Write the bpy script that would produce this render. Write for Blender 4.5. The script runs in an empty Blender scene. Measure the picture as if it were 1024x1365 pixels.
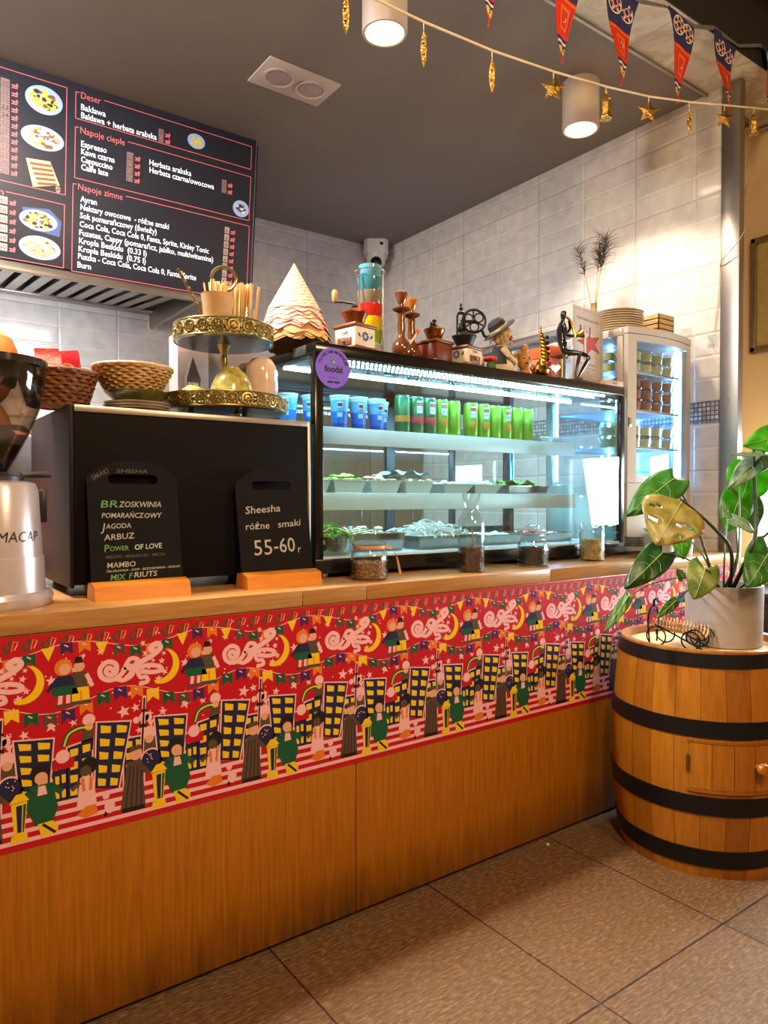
import bpy, bmesh, math, random
from mathutils import Vector, Matrix
PI = math.pi
random.seed(7)
S = bpy.context.scene
COL = S.collection
V = Vector

# ------------------------------------------------------------------ camera
cam_d = bpy.data.cameras.new('camera'); cam = bpy.data.objects.new('camera', cam_d); COL.objects.link(cam)
cam_d.sensor_fit = 'HORIZONTAL'; cam_d.sensor_width = 36.0; cam_d.lens = 36.0 * 955.0 / 1024.0
cam.location = (0, 0, 1.2)
cam.rotation_euler = (math.radians(90 - 1.05), 0, math.radians(54.1 - 90))
cam_d.clip_start = 0.02
S.camera = cam

# ------------------------------------------------------------------ world, light, exposure
S.view_settings.view_transform = 'Standard'; S.view_settings.look = 'None'
S.view_settings.gamma = 1.0; S.view_settings.use_curve_mapping = False
S.view_settings.exposure = 0.0
S.cycles.use_denoising = True
S.cycles.max_bounces = 12; S.cycles.diffuse_bounces = 4; S.cycles.glossy_bounces = 5
S.cycles.transparent_max_bounces = 24; S.cycles.transmission_bounces = 8
S.cycles.caustics_reflective = False; S.cycles.caustics_refractive = False
S.cycles.sample_clamp_indirect = 4.0
w = bpy.data.worlds.new('daylight'); S.world = w; w.use_nodes = True
w.node_tree.nodes['Background'].inputs[0].default_value = (0.80, 0.92, 1.0, 1)
w.node_tree.nodes['Background'].inputs[1].default_value = 2.2

def lamp(name, kind, loc, energy, color, size=0.1, target=None, **kw):
    d = bpy.data.lights.new(name, kind); d.energy = energy; d.color = color
    if kind == 'AREA':
        d.shape = kw.get('shape', 'DISK'); d.size = size
        if 'size_y' in kw: d.size_y = kw['size_y']
    else:
        d.shadow_soft_size = size
    if kind == 'SPOT':
        d.spot_size = math.radians(kw.get('angle', 120)); d.spot_blend = kw.get('blend', .4)
    o = bpy.data.objects.new(name, d); COL.objects.link(o); o.location = loc
    if target is not None:
        o.rotation_euler = (V(target) - V(loc)).to_track_quat('-Z', 'Y').to_euler()
    return o
WARM = (1.0, 0.70, 0.40)
LAMPS = [(1.557, 2.146), (2.690, 2.170)]
for i, (lx, ly) in enumerate(LAMPS):
    lamp('downlight_beam', 'SPOT', (lx, ly, 2.893), 88, (1.0, 0.84, 0.64), .06, (lx, ly, 0), angle=124, blend=.35)
# further kitchen downlights out of frame to the left, same row
lamp('downlight_beam', 'SPOT', (0.42, 2.15, 2.893), 100, (1.0, 0.88, 0.74), .06, (0.42, 2.15, 0), angle=124, blend=.35)
# kitchen work light near the hood
lamp('kitchen_light', 'AREA', (-0.1, 2.4, 3.05), 150, (0.95, 0.97, 1.0), .5, (0.3, 3.2, 0))
lamp('hood_lamp', 'AREA', (0.4, 3.85, 2.21), 13, (0.90, 0.95, 1.0), 1.2, (0.5, 4.5, 1.2), shape='RECTANGLE', size_y=.3)
# dining-room ceiling lamp behind the camera
lamp('dining_lamp', 'AREA', (0.3, -0.5, 3.3), 72, WARM, .45, (0.9, 1.7, .6))
lamp('beam_fill_light', 'POINT', (1.5, -0.5, 2.25), 75, WARM, .16)  # added unseen point light, lifts the underside of the ceiling beam
# daylight through the side window
lamp('window_daylight', 'AREA', (3.86, 1.30, 1.3), 95, (0.80, 0.92, 1.0), 1.1, (2.0, 1.25, .9), shape='RECTANGLE', size_y=.60)

# ------------------------------------------------------------------ materials
def lin(c):
    return tuple(((v / 255) / 12.92 if v / 255 <= .04045 else (((v / 255) + .055) / 1.055) ** 2.4) for v in c) + (1,)
M = {}
class NT:
    def __init__(s, name):
        m = bpy.data.materials.new(name); m.use_nodes = True; s.m = m; s.t = m.node_tree
        s.b = s.t.nodes['Principled BSDF']; s.out = s.t.nodes['Material Output']
    def n(s, typ, **kw):
        x = s.t.nodes.new(typ)
        for k, v in kw.items():
            if k.startswith('i_'):
                key = k[2:]; key = int(key) if key.isdigit() else key
                x.inputs[key].default_value = v
            else: setattr(x, k, v)
        return x
    def l(s, a, b): s.t.links.new(a, b)
    def ramp(s, fac, stops):
        r = s.n('ShaderNodeValToRGB'); e = r.color_ramp.elements
        while len(e) < len(stops): e.new(.5)
        for i, (p, c) in enumerate(stops): e[i].position = p; e[i].color = c
        s.l(fac, r.inputs[0]); return r
def mat(name, c, rough=.5, metal=0, var=.08, scale=30, spec=.5, emit=0, bump=0, sub=0, alpha=1, coat=0):
    if name in M: return M[name]
    k = NT(name); b = k.b; base = lin(c)
    b.inputs['Roughness'].default_value = rough; b.inputs['Metallic'].default_value = metal
    b.inputs['Specular IOR Level'].default_value = spec
    if coat: b.inputs['Coat Weight'].default_value = coat; b.inputs['Coat Roughness'].default_value = .05
    if emit:
        b.inputs['Emission Color'].default_value = base; b.inputs['Emission Strength'].default_value = emit
    if var:
        tc = k.n('ShaderNodeTexCoord'); nz = k.n('ShaderNodeTexNoise', i_Scale=scale, i_Detail=3.0)
        k.l(tc.outputs['Object'], nz.inputs['Vector'])
        lo = tuple(v * (1 - var) for v in base[:3]) + (1,); hi = tuple(min(1, v * (1 + var)) for v in base[:3]) + (1,)
        r = k.ramp(nz.outputs[0], [(.3, lo), (.7, hi)]); k.l(r.outputs[0], b.inputs['Base Color'])
        if bump:
            bp = k.n('ShaderNodeBump', i_Strength=bump, i_Distance=.01); k.l(nz.outputs[0], bp.inputs['Height']); k.l(bp.outputs[0], b.inputs['Normal'])
    else: b.inputs['Base Color'].default_value = base
    M[name] = k.m; return k.m
def wood(name, c1, c2, stretch=(18, 18, 1.2), rough=.4, scale=1.0, coord='Object', stain=None, planks=None):
    if name in M: return M[name]
    k = NT(name); tc = k.n('ShaderNodeTexCoord'); mp = k.n('ShaderNodeMapping'); mp.inputs['Scale'].default_value = stretch
    k.l(tc.outputs[coord], mp.inputs[0])
    nz = k.n('ShaderNodeTexNoise', i_Scale=4.0 * scale, i_Detail=6.0, i_Roughness=.6); k.l(mp.outputs[0], nz.inputs['Vector'])
    r = k.ramp(nz.outputs[0], [(.3, lin(c1)), (.7, lin(c2))]); colr = r.outputs[0]
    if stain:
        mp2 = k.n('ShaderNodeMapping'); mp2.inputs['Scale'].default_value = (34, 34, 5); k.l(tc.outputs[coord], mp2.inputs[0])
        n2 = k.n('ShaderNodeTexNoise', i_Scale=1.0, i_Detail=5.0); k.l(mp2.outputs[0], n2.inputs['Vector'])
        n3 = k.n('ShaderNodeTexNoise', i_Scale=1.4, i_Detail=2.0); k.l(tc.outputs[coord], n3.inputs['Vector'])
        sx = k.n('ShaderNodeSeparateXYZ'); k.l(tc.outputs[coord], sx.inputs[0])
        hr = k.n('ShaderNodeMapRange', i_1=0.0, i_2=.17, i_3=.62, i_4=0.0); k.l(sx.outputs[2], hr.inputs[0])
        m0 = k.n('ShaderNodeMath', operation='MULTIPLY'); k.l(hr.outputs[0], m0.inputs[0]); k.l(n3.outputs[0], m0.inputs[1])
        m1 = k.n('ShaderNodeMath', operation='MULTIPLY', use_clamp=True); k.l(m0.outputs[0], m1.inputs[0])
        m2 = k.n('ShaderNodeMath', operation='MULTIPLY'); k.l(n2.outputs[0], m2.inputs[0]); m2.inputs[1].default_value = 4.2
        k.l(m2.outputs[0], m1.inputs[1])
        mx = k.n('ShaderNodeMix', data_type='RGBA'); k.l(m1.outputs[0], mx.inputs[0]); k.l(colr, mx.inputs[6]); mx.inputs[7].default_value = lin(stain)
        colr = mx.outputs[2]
    k.l(colr, k.b.inputs['Base Color']); k.b.inputs['Roughness'].default_value = rough
    bp = k.n('ShaderNodeBump', i_Strength=.12, i_Distance=.004); k.l(nz.outputs[0], bp.inputs['Height']); k.l(bp.outputs[0], k.b.inputs['Normal'])
    M[name] = k.m; return k.m
def glass(name, tint=(255, 255, 255), rough=.0, ior=1.45, gain=1.0):
    if name in M: return M[name]
    k = NT(name); k.t.nodes.remove(k.b)
    tr = k.n('ShaderNodeBsdfTransparent'); tr.inputs[0].default_value = lin(tint)
    gl = k.n('ShaderNodeBsdfGlossy'); gl.inputs['Roughness'].default_value = rough
    fr = k.n('ShaderNodeFresnel'); ge = k.n('ShaderNodeNewGeometry')
    io = k.n('ShaderNodeMapRange', i_1=0.0, i_2=1.0, i_3=ior, i_4=1 / ior); k.l(ge.outputs['Backfacing'], io.inputs[0]); k.l(io.outputs[0], fr.inputs[0])
    mu = k.n('ShaderNodeMath', operation='MULTIPLY', use_clamp=True); mu.inputs[1].default_value = gain; k.l(fr.outputs[0], mu.inputs[0])
    mx = k.n('ShaderNodeMixShader'); k.l(mu.outputs[0], mx.inputs[0]); k.l(tr.outputs[0], mx.inputs[1]); k.l(gl.outputs[0], mx.inputs[2])
    k.l(mx.outputs[0], k.out.inputs[0]); M[name] = k.m; return k.m
def emis(name, c, strength):
    if name in M: return M[name]
    k = NT(name); k.t.nodes.remove(k.b)
    e = k.n('ShaderNodeEmission'); e.inputs[0].default_value = lin(c); e.inputs[1].default_value = strength
    k.l(e.outputs[0], k.out.inputs[0]); M[name] = k.m; return k.m

def tile_mat(name, c, tw, th, ox, oz, brick=True, rough=.12):
    k = NT(name); uv = k.n('ShaderNodeUVMap'); mp = k.n('ShaderNodeMapping'); mp.inputs['Location'].default_value = (-ox, -oz, 0)
    k.l(uv.outputs[0], mp.inputs[0])
    br = k.n('ShaderNodeTexBrick', offset=0.0, squash=1.0)
    br.inputs['Color1'].default_value = lin(c); br.inputs['Color2'].default_value = lin(tuple(v - 5 for v in c)); br.inputs['Mortar'].default_value = lin((168, 160, 152))
    for kk, vv in (('Scale', 1.0), ('Mortar Size', .0022), ('Mortar Smooth', .2), ('Bias', 0.0), ('Brick Width', tw), ('Row Height', th)): br.inputs[kk].default_value = vv
    k.l(mp.outputs[0], br.inputs['Vector'])
    b2 = k.n('ShaderNodeTexBrick', offset=0.0, squash=1.0)
    for kk, vv in (('Scale', 1.0), ('Mortar Size', .011), ('Mortar Smooth', .9), ('Brick Width', tw / 2), ('Row Height', th / 3)): b2.inputs[kk].default_value = vv
    k.l(mp.outputs[0], b2.inputs['Vector'])
    nz = k.n('ShaderNodeTexNoise', i_Scale=14.0, i_Detail=5.0); k.l(mp.outputs[0], nz.inputs['Vector'])
    mxc = k.n('ShaderNodeMix', data_type='RGBA', blend_type='MULTIPLY'); mxc.inputs[0].default_value = 1.0
    k.l(br.outputs['Color'], mxc.inputs[6])
    rp = k.ramp(nz.outputs[0], [(.35, (.86, .85, .84, 1)), (.65, (1, 1, 1, 1))]); k.l(rp.outputs[0], mxc.inputs[7])
    mxd = k.n('ShaderNodeMix', data_type='RGBA'); fm = k.n('ShaderNodeMath', operation='MULTIPLY'); fm.inputs[1].default_value = .30; k.l(b2.outputs['Fac'], fm.inputs[0])
    k.l(fm.outputs[0], mxd.inputs[0]); k.l(mxc.outputs[2], mxd.inputs[6]); mxd.inputs[7].default_value = lin((244, 240, 236))
    mxe = k.n('ShaderNodeMix', data_type='RGBA'); k.l(br.outputs['Fac'], mxe.inputs[0]); k.l(mxd.outputs[2], mxe.inputs[6]); mxe.inputs[7].default_value = lin((176, 168, 160))
    k.l(mxe.outputs[2], k.b.inputs['Base Color']); k.b.inputs['Roughness'].default_value = rough
    a = k.n('ShaderNodeMath', operation='MULTIPLY'); a.inputs[1].default_value = -.7 if brick else 0; k.l(b2.outputs['Fac'], a.inputs[0])
    s2 = k.n('ShaderNodeMath', operation='MULTIPLY_ADD'); s2.inputs[1].default_value = -.12; k.l(br.outputs['Fac'], s2.inputs[0]); k.l(a.outputs[0], s2.inputs[2])
    n2 = k.n('ShaderNodeMath', operation='MULTIPLY_ADD'); n2.inputs[1].default_value = .22; k.l(nz.outputs[0], n2.inputs[0]); k.l(s2.outputs[0], n2.inputs[2])
    bp = k.n('ShaderNodeBump', i_Strength=.9, i_Distance=.004); k.l(n2.outputs[0], bp.inputs['Height']); k.l(bp.outputs[0], k.b.inputs['Normal'])
    return k.m
def floor_mat():
    k = NT('floor_tile'); uv = k.n('ShaderNodeUVMap'); mp = k.n('ShaderNodeMapping'); mp.inputs['Location'].default_value = (-.86, -1.06, 0); k.l(uv.outputs[0], mp.inputs[0])
    br = k.n('ShaderNodeTexBrick', offset=0.0, squash=1.0)
    br.inputs['Color1'].default_value = lin((120, 91, 60)); br.inputs['Color2'].default_value = lin((110, 83, 54)); br.inputs['Mortar'].default_value = lin((52, 36, 26))
    for kk, vv in (('Scale', 1.0), ('Mortar Size', .0028), ('Mortar Smooth', .1), ('Brick Width', .545), ('Row Height', 1.09)): br.inputs[kk].default_value = vv
    k.l(mp.outputs[0], br.inputs['Vector'])
    m3 = k.n('ShaderNodeMapping'); m3.inputs['Scale'].default_value = (26, 78, 1); k.l(uv.outputs[0], m3.inputs[0])
    nz = k.n('ShaderNodeTexNoise', i_Scale=1.6, i_Detail=6.0, i_Roughness=.7); k.l(m3.outputs[0], nz.inputs['Vector'])
    r = k.ramp(nz.outputs[0], [(.34, (.50, .47, .44, 1)), (.52, (.95, .92, .88, 1)), (.66, (1.9, 1.85, 1.75, 1))])
    mx = k.n('ShaderNodeMix', data_type='RGBA', blend_type='MULTIPLY'); mx.inputs[0].default_value = 1.0
    k.l(br.outputs['Color'], mx.inputs[6]); k.l(r.outputs[0], mx.inputs[7]); k.l(mx.outputs[2], k.b.inputs['Base Color'])
    k.b.inputs['Roughness'].default_value = .36
    h = k.n('ShaderNodeMath', operation='MULTIPLY_ADD'); h.inputs[1].default_value = -1.5; k.l(br.outputs['Fac'], h.inputs[0]); k.l(nz.outputs[0], h.inputs[2])
    bp = k.n('ShaderNodeBump', i_Strength=.8, i_Distance=.006); k.l(h.outputs[0], bp.inputs['Height']); k.l(bp.outputs[0], k.b.inputs['Normal'])
    return k.m
def marble_mat():
    k = NT('marble_cladding'); uv = k.n('ShaderNodeUVMap')
    nz = k.n('ShaderNodeTexNoise', i_Scale=5.0, i_Detail=8.0, i_Distortion=1.2); k.l(uv.outputs[0], nz.inputs['Vector'])
    r = k.ramp(nz.outputs[0], [(.38, lin((228, 220, 200))), (.5, lin((205, 192, 165))), (.62, lin((232, 226, 208)))])
    br = k.n('ShaderNodeTexBrick', offset=0.0); br.inputs['Color1'].default_value = (1, 1, 1, 1); br.inputs['Color2'].default_value = (1, 1, 1, 1); br.inputs['Mortar'].default_value = (.55, .5, .42, 1)
    for kk, vv in (('Scale', 1.0), ('Mortar Size', .002), ('Brick Width', .66), ('Row Height', 5.0)): br.inputs[kk].default_value = vv
    k.l(uv.outputs[0], br.inputs['Vector'])
    mx = k.n('ShaderNodeMix', data_type='RGBA', blend_type='MULTIPLY'); mx.inputs[0].default_value = 1.0; k.l(r.outputs[0], mx.inputs[6]); k.l(br.outputs['Color'], mx.inputs[7])
    k.l(mx.outputs[2], k.b.inputs['Base Color']); k.b.inputs['Roughness'].default_value = .2
    return k.m
def weave_mat(name, c1, c2, sc=(60, 60, 160)):
    if name in M: return M[name]
    k = NT(name); tc = k.n('ShaderNodeTexCoord'); mp = k.n('ShaderNodeMapping'); mp.inputs['Scale'].default_value = sc; k.l(tc.outputs['Object'], mp.inputs[0])
    nz = k.n('ShaderNodeTexNoise', i_Scale=1.0, i_Detail=2.0); k.l(mp.outputs[0], nz.inputs['Vector'])
    r = k.ramp(nz.outputs[0], [(.35, lin(c1)), (.65, lin(c2))]); k.l(r.outputs[0], k.b.inputs['Base Color']); k.b.inputs['Roughness'].default_value = .55
    M[name] = k.m; return k.m
def filigree_mat():
    k = NT('brass_filigree'); tc = k.n('ShaderNodeTexCoord')
    vo = k.n('ShaderNodeTexVoronoi', i_Scale=170.0); k.l(tc.outputs['Object'], vo.inputs['Vector'])
    v2 = k.n('ShaderNodeTexVoronoi', i_Scale=48.0); k.l(tc.outputs['Object'], v2.inputs['Vector'])
    ad = k.n('ShaderNodeMath', operation='ADD'); k.l(vo.outputs[0], ad.inputs[0]); k.l(v2.outputs[0], ad.inputs[1])
    r = k.ramp(ad.outputs[0], [(.25, lin((26, 22, 12))), (.55, lin((84, 76, 42))), (1.0, lin((156, 144, 94)))])
    k.l(r.outputs[0], k.b.inputs['Base Color']); k.b.inputs['Metallic'].default_value = .85; k.b.inputs['Roughness'].default_value = .32
    bp = k.n('ShaderNodeBump', i_Strength=1.0, i_Distance=.004); k.l(ad.outputs[0], bp.inputs['Height']); k.l(bp.outputs[0], k.b.inputs['Normal'])
    return k.m
def mosaic_mat():
    k = NT('glass_mosaic'); uv = k.n('ShaderNodeUVMap')
    br = k.n('ShaderNodeTexBrick', offset=0.0); br.inputs['Color1'].default_value = lin((232, 236, 240)); br.inputs['Color2'].default_value = lin((140, 146, 156)); br.inputs['Mortar'].default_value = lin((104, 106, 112))
    for kk, vv in (('Scale', 1.0), ('Mortar Size', .003), ('Brick Width', .021), ('Row Height', .021), ('Bias', -.1)): br.inputs[kk].default_value = vv
    k.l(uv.outputs[0], br.inputs['Vector']); k.l(br.outputs['Color'], k.b.inputs['Base Color']); k.b.inputs['Roughness'].default_value = .15; k.b.inputs['Metallic'].default_value = .3
    return k.m
def print_mat():
    # wrapping paper with short printed dashes
    k = NT('printed_paper'); uv = k.n('ShaderNodeUVMap'); mp = k.n('ShaderNodeMapping'); mp.inputs['Scale'].default_value = (1, 1, 1); mp.inputs['Rotation'].default_value = (0, 0, .25); k.l(uv.outputs[0], mp.inputs[0])
    br = k.n('ShaderNodeTexBrick', offset=.5); br.inputs['Color1'].default_value = lin((190, 104, 92)); br.inputs['Color2'].default_value = lin((198, 122, 106)); br.inputs['Mortar'].default_value = lin((224, 178, 146))
    for kk, vv in (('Scale', 1.0), ('Mortar Size', .0052), ('Mortar Smooth', .1), ('Brick Width', .040), ('Row Height', .0150)): br.inputs[kk].default_value = vv
    k.l(mp.outputs[0], br.inputs['Vector']); k.l(br.outputs['Color'], k.b.inputs['Base Color']); k.b.inputs['Roughness'].default_value = .7
    return k.m

# ------------------------------------------------------------------ mesh builder
class MB:
    """collects shapes; build() links ONE mesh object"""
    def __init__(s): s.bm = bmesh.new(); s.mats = []; s.uv = s.bm.loops.layers.uv.new('UVMap')
    def mi(s, m):
        if m not in s.mats: s.mats.append(m)
        return s.mats.index(m)
    def add(s, verts, faces, m, uvs=None):
        i = s.mi(m); vs = [s.bm.verts.new(v) for v in verts]
        for f in faces:
            try: fc = s.bm.faces.new([vs[j] for j in f])
            except ValueError: continue
            fc.material_index = i; fc.smooth = True
            if uvs:
                for lp, j in zip(fc.loops, f): lp[s.uv].uv = uvs[j]
        return vs
    def box(s, a, b, m, bev=0, mx=None, seg=2):
        t = bmesh.new(); bmesh.ops.create_cube(t, size=1)
        a, b = V(a), V(b); c = (a + b) / 2; d = b - a
        for v in t.verts: v.co = V((v.co.x * d.x, v.co.y * d.y, v.co.z * d.z)) + c
        if bev: bmesh.ops.bevel(t, geom=list(t.edges), offset=min(bev, min(abs(x) for x in d) * .49), segments=seg, affect='EDGES', profile=.5)
        s.merge(t, m, mx)
    def merge(s, t, m, mx=None):
        t.verts.index_update()
        vv = [(mx @ v.co if mx else v.co.copy()) for v in t.verts]; ff = [[v.index for v in f.verts] for f in t.faces]
        s.add(vv, ff, m); t.free()
    def lathe(s, prof, m, seg=32, mx=None, a0=0, a1=2 * PI, flute=None, cap=True, uvscale=None):
        full = abs(a1 - a0 - 2 * PI) < 1e-6; n = seg if full else seg + 1
        verts = []; rows = []; uvs = []
        run = 0; last = None
        for (r, z) in prof:
            if last: run += math.hypot(r - last[0], z - last[1])
            last = (r, z); row = []
            if r < 1e-6: row = [len(verts)]; verts.append(V((0, 0, z))); uvs.append((0, run))
            else:
                for k in range(n):
                    a = a0 + (a1 - a0) * k / seg; rr = r * (1 + flute[1] * math.cos(flute[0] * a)) if flute else r
                    row.append(len(verts)); verts.append(V((rr * math.cos(a), rr * math.sin(a), z))); uvs.append((a * .1, run))
            rows.append(row)
        faces = []
        for A, B in zip(rows, rows[1:]):
            if len(A) == 1 and len(B) == 1: continue
            rng = range(n if full else n - 1)
            for k in rng:
                k2 = (k + 1) % n
                if len(A) == 1: faces.append((A[0], B[k2], B[k]))
                elif len(B) == 1: faces.append((A[k], A[k2], B[0]))
                else: faces.append((A[k], A[k2], B[k2], B[k]))
        if cap and full:
            if len(rows[0]) > 1: faces.append(tuple(reversed(rows[0])))
            if len(rows[-1]) > 1: faces.append(tuple(rows[-1]))
        if mx: verts = [mx @ v for v in verts]
        s.add(verts, faces, m, uvs)
    def cyl(s, r, z0, z1, m, seg=24, mx=None, bev=0):
        p = [(r, z0), (r, z1)] if not bev else [(r - bev, z0), (r, z0 + bev), (r, z1 - bev), (r - bev, z1)]
        s.lathe(p, m, seg, mx)
    def sphere(s, c, r, m, seg=16, sc=(1, 1, 1), mx=None):
        t = bmesh.new(); bmesh.ops.create_uvsphere(t, u_segments=seg, v_segments=max(6, seg * 2 // 3), radius=1)
        for v in t.verts: v.co = V((v.co.x * r * sc[0], v.co.y * r * sc[1], v.co.z * r * sc[2])) + V(c)
        s.merge(t, m, mx)
    def tube(s, pts, r, m, seg=8, closed=False, mx=None):
        pts = [V(p) for p in pts]; n = len(pts); rad = r if isinstance(r, (list, tuple)) else [r] * n
        verts = []; prev = None
        for i, p in enumerate(pts):
            if closed: d = pts[(i + 1) % n] - pts[i - 1]
            else: d = pts[min(i + 1, n - 1)] - pts[max(i - 1, 0)]
            if d.length < 1e-9: d = V((0, 0, 1))
            d.normalize()
            if prev is None:
                u = d.orthogonal().normalized()
            else:
                u = (prev - d * prev.dot(d)); u = u.normalized() if u.length > 1e-6 else d.orthogonal().normalized()
            prev = u; w_ = d.cross(u)
            for k in range(seg):
                a = 2 * PI * k / seg; verts.append(p + (u * math.cos(a) + w_ * math.sin(a)) * rad[i])
        faces = []
        for i in range(n if closed else n - 1):
            j = (i + 1) % n
            for k in range(seg):
                k2 = (k + 1) % seg; faces.append((i * seg + k, i * seg + k2, j * seg + k2, j * seg + k))
        if not closed:
            faces.append(tuple(reversed(range(seg)))); faces.append(tuple((n - 1) * seg + k for k in range(seg)))
        if mx: verts = [mx @ v for v in verts]
        s.add(verts, faces, m)
    def prism(s, pts2, h0, h1, m, mx=None):
        """polygon in the local xy plane extruded in z"""
        n = len(pts2); verts = [V((x, y, h0)) for x, y in pts2] + [V((x, y, h1)) for x, y in pts2]
        faces = [tuple(reversed(range(n))), tuple(range(n, 2 * n))] + [(k, (k + 1) % n, n + (k + 1) % n, n + k) for k in range(n)]
        if mx: verts = [mx @ v for v in verts]
        s.add(verts, faces, m)
    def poly(s, pts, m, mx=None, uvs=None):
        verts = [V(p) for p in pts]
        if mx: verts = [mx @ v for v in verts]
        s.add(verts, [tuple(range(len(pts)))], m, uvs)
    def quad_uv(s, pts, m, uvs): s.add([V(p) for p in pts], [(0, 1, 2, 3)], m, uvs)
    def patch(s, r0, r1, a0, a1, z0, z1, m, seg=8, mx=None):
        """curved label on a round body, radius r0 at z0 and r1 at z1"""
        vs = []; f = []
        for k in range(seg + 1):
            a = a0 + (a1 - a0) * k / seg
            vs += [V((r0 * math.cos(a), r0 * math.sin(a), z0)), V((r1 * math.cos(a), r1 * math.sin(a), z1))]
        for k in range(seg): f.append((2 * k, 2 * k + 2, 2 * k + 3, 2 * k + 1))
        if mx: vs = [mx @ v for v in vs]
        s.add(vs, f, m)
    def text(s, txt, m, mx, size=.02, width=None, align='LEFT', bold=0, depth=0.0, shear=0, curve=None):
        c = bpy.data.curves.new('t', 'FONT'); c.body = txt; c.size = size; c.align_x = align; c.offset = bold; c.extrude = depth; c.shear = shear
        c.resolution_u = 2
        o = bpy.data.objects.new('t', c); COL.objects.link(o); bpy.context.view_layer.update()
        me = o.to_mesh(); vs = [v.co.copy() for v in me.vertices]; fs = [tuple(p.vertices) for p in me.polygons]
        o.to_mesh_clear(); bpy.data.objects.remove(o); bpy.data.curves.remove(c)
        if not vs: return
        if width:
            x1 = max(v.x for v in vs); x0 = min(v.x for v in vs); k = width / (x1 - x0)
            o0 = x0 if align == 'LEFT' else 0
            for v in vs: v.x = (v.x - o0) * k + (0 if align == 'LEFT' else o0)
        if curve:
            for v in vs:
                a = v.x / curve; rr = curve + v.y; v.x = rr * math.sin(a); v.y = rr * math.cos(a)
        s.add([mx @ v for v in vs], fs, m)
    def build(s, name, parent=None, sharp=32, loc=None):
        me = bpy.data.meshes.new(name); bmesh.ops.recalc_face_normals(s.bm, faces=[f for f in s.bm.faces if True]) if not getattr(s, 'keep', False) else None
        s.bm.to_mesh(me); s.bm.free()
        for m in s.mats: me.materials.append(m)
        me.set_sharp_from_angle(angle=math.radians(sharp))
        o = bpy.data.objects.new(name, me); COL.objects.link(o)
        if loc: o.location = loc
        if parent: o.parent = parent
        return o
def tag(o, label, cat, group=None, kind=None):
    o['label'] = label; o['category'] = cat
    if group: o['group'] = group
    if kind: o['kind'] = kind
    return o
def thing(name, label, cat, loc=(0, 0, 0), rz=0, group=None):
    o = bpy.data.objects.new(name, None); COL.objects.link(o); o.location = loc; o.rotation_euler = (0, 0, rz); o.empty_display_size = .05
    return tag(o, label, cat, group)
def struct(mb, name, parent=None):
    o = mb.build(name, parent)
    if not parent: o['kind'] = 'structure'
    return o
def dup(root, loc=None, rz=None, label=None, group=None):
    r = root.copy(); COL.objects.link(r)
    if loc is not None: r.location = loc
    if rz is not None: r.rotation_euler = (0, 0, rz)
    if label: r['label'] = label
    if group: r['group'] = group
    for ch in list(root.children):
        c = ch.copy(); COL.objects.link(c); c.parent = r
        for g in list(ch.children):
            d = g.copy(); COL.objects.link(d); d.parent = c
    return r
def one(mb, name, label, cat, group=None, loc=None, kind=None):
    return tag(mb.build(name, loc=loc), label, cat, group, kind)
def T(x=0, y=0, z=0): return Matrix.Translation((x, y, z))
def R(a, ax): return Matrix.Rotation(a, 4, ax)
def frame(o, x, y):
    """matrix from an origin and the world directions of local x and y"""
    x = V(x).normalized(); y = V(y).normalized(); z = x.cross(y)
    return Matrix(((x.x, y.x, z.x, o[0]), (x.y, y.y, z.y, o[1]), (x.z, y.z, z.z, o[2]), (0, 0, 0, 1)))
def arc(cx, cy, r, a0, a1, n, ry=None):
    return [(cx + r * math.cos(a0 + (a1 - a0) * k / n), cy + (ry or r) * math.sin(a0 + (a1 - a0) * k / n)) for k in range(n + 1)]

# ------------------------------------------------------------------ setting
XR, YB, ZC, YS, YN, XW, YW, ZD = 3.25, 4.49, 3.114, 1.88, 1.62, 3.70, 1.95, 3.52
m_tile_r = tile_mat('white_wall_tile', (226, 220, 214), .66, .325, 2.267, 1.335 - .325 * 4)
m_tile_b = tile_mat('white_wall_tile_rear', (226, 222, 219), .66, .325, 1.25, 1.335 - .325 * 4)
m_cream = mat('cream_paint', (214, 190, 150), .7, var=.04, scale=3)
m_ceil = mat('grey_ceiling_paint', (134, 124, 114), .75, var=.05, scale=2)
m_black = mat('black_ceiling', (38, 34, 32), .7)
m_steel = mat('brushed_steel', (176, 172, 166), .28, 1, var=.1, scale=8)
m_marble = marble_mat()
b = MB(); b.quad_uv([(-2.6, -3, 0), (3.9, -3, 0), (3.9, YB + .1, 0), (-2.6, YB + .1, 0)], floor_mat(), [(-2.6, -3), (3.9, -3), (3.9, 4.59), (-2.6, 4.59)]); struct(b, 'floor')
b = MB(); b.quad_uv([(-2.6, YB, 0), (XR, YB, 0), (XR, YB, ZC), (-2.6, YB, ZC)], m_tile_b, [(-2.6, 0), (XR, 0), (XR, ZC), (-2.6, ZC)]); struct(b, 'wall_back')
b = MB(); b.quad_uv([(XR, YB, 0), (XR, 1.79, 0), (XR, 1.79, ZC), (XR, YB, ZC)], m_tile_r, [(YB, 0), (1.79, 0), (1.79, ZC), (YB, ZC)])
b.box((XR + .002, 1.80, 0), (XR + .10, YB, ZC), m_cream)
struct(b, 'wall_right')
b = MB(); b.quad_uv([(XR - .004, YB, 1.56), (XR - .004, 1.79, 1.56), (XR - .004, 1.79, 1.665), (XR - .004, YB, 1.665)], mosaic_mat(), [(YB, 1.56), (1.79, 1.56), (1.79, 1.665), (YB, 1.665)]); struct(b, 'trim_1')
b = MB(); b.box((XR - .012, 1.712, 0), (XR + .03, 1.80, ZC), mat('post_steel', (150, 142, 134), .36, .9, var=.08, scale=5), .0015); b.sphere((XR - .013, 1.757, 1.66), .004, m_steel, 8); struct(b, 'trim_2')
m_tan = mat('tan_paint', (166, 130, 92), .6, var=.05, scale=4)
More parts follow.
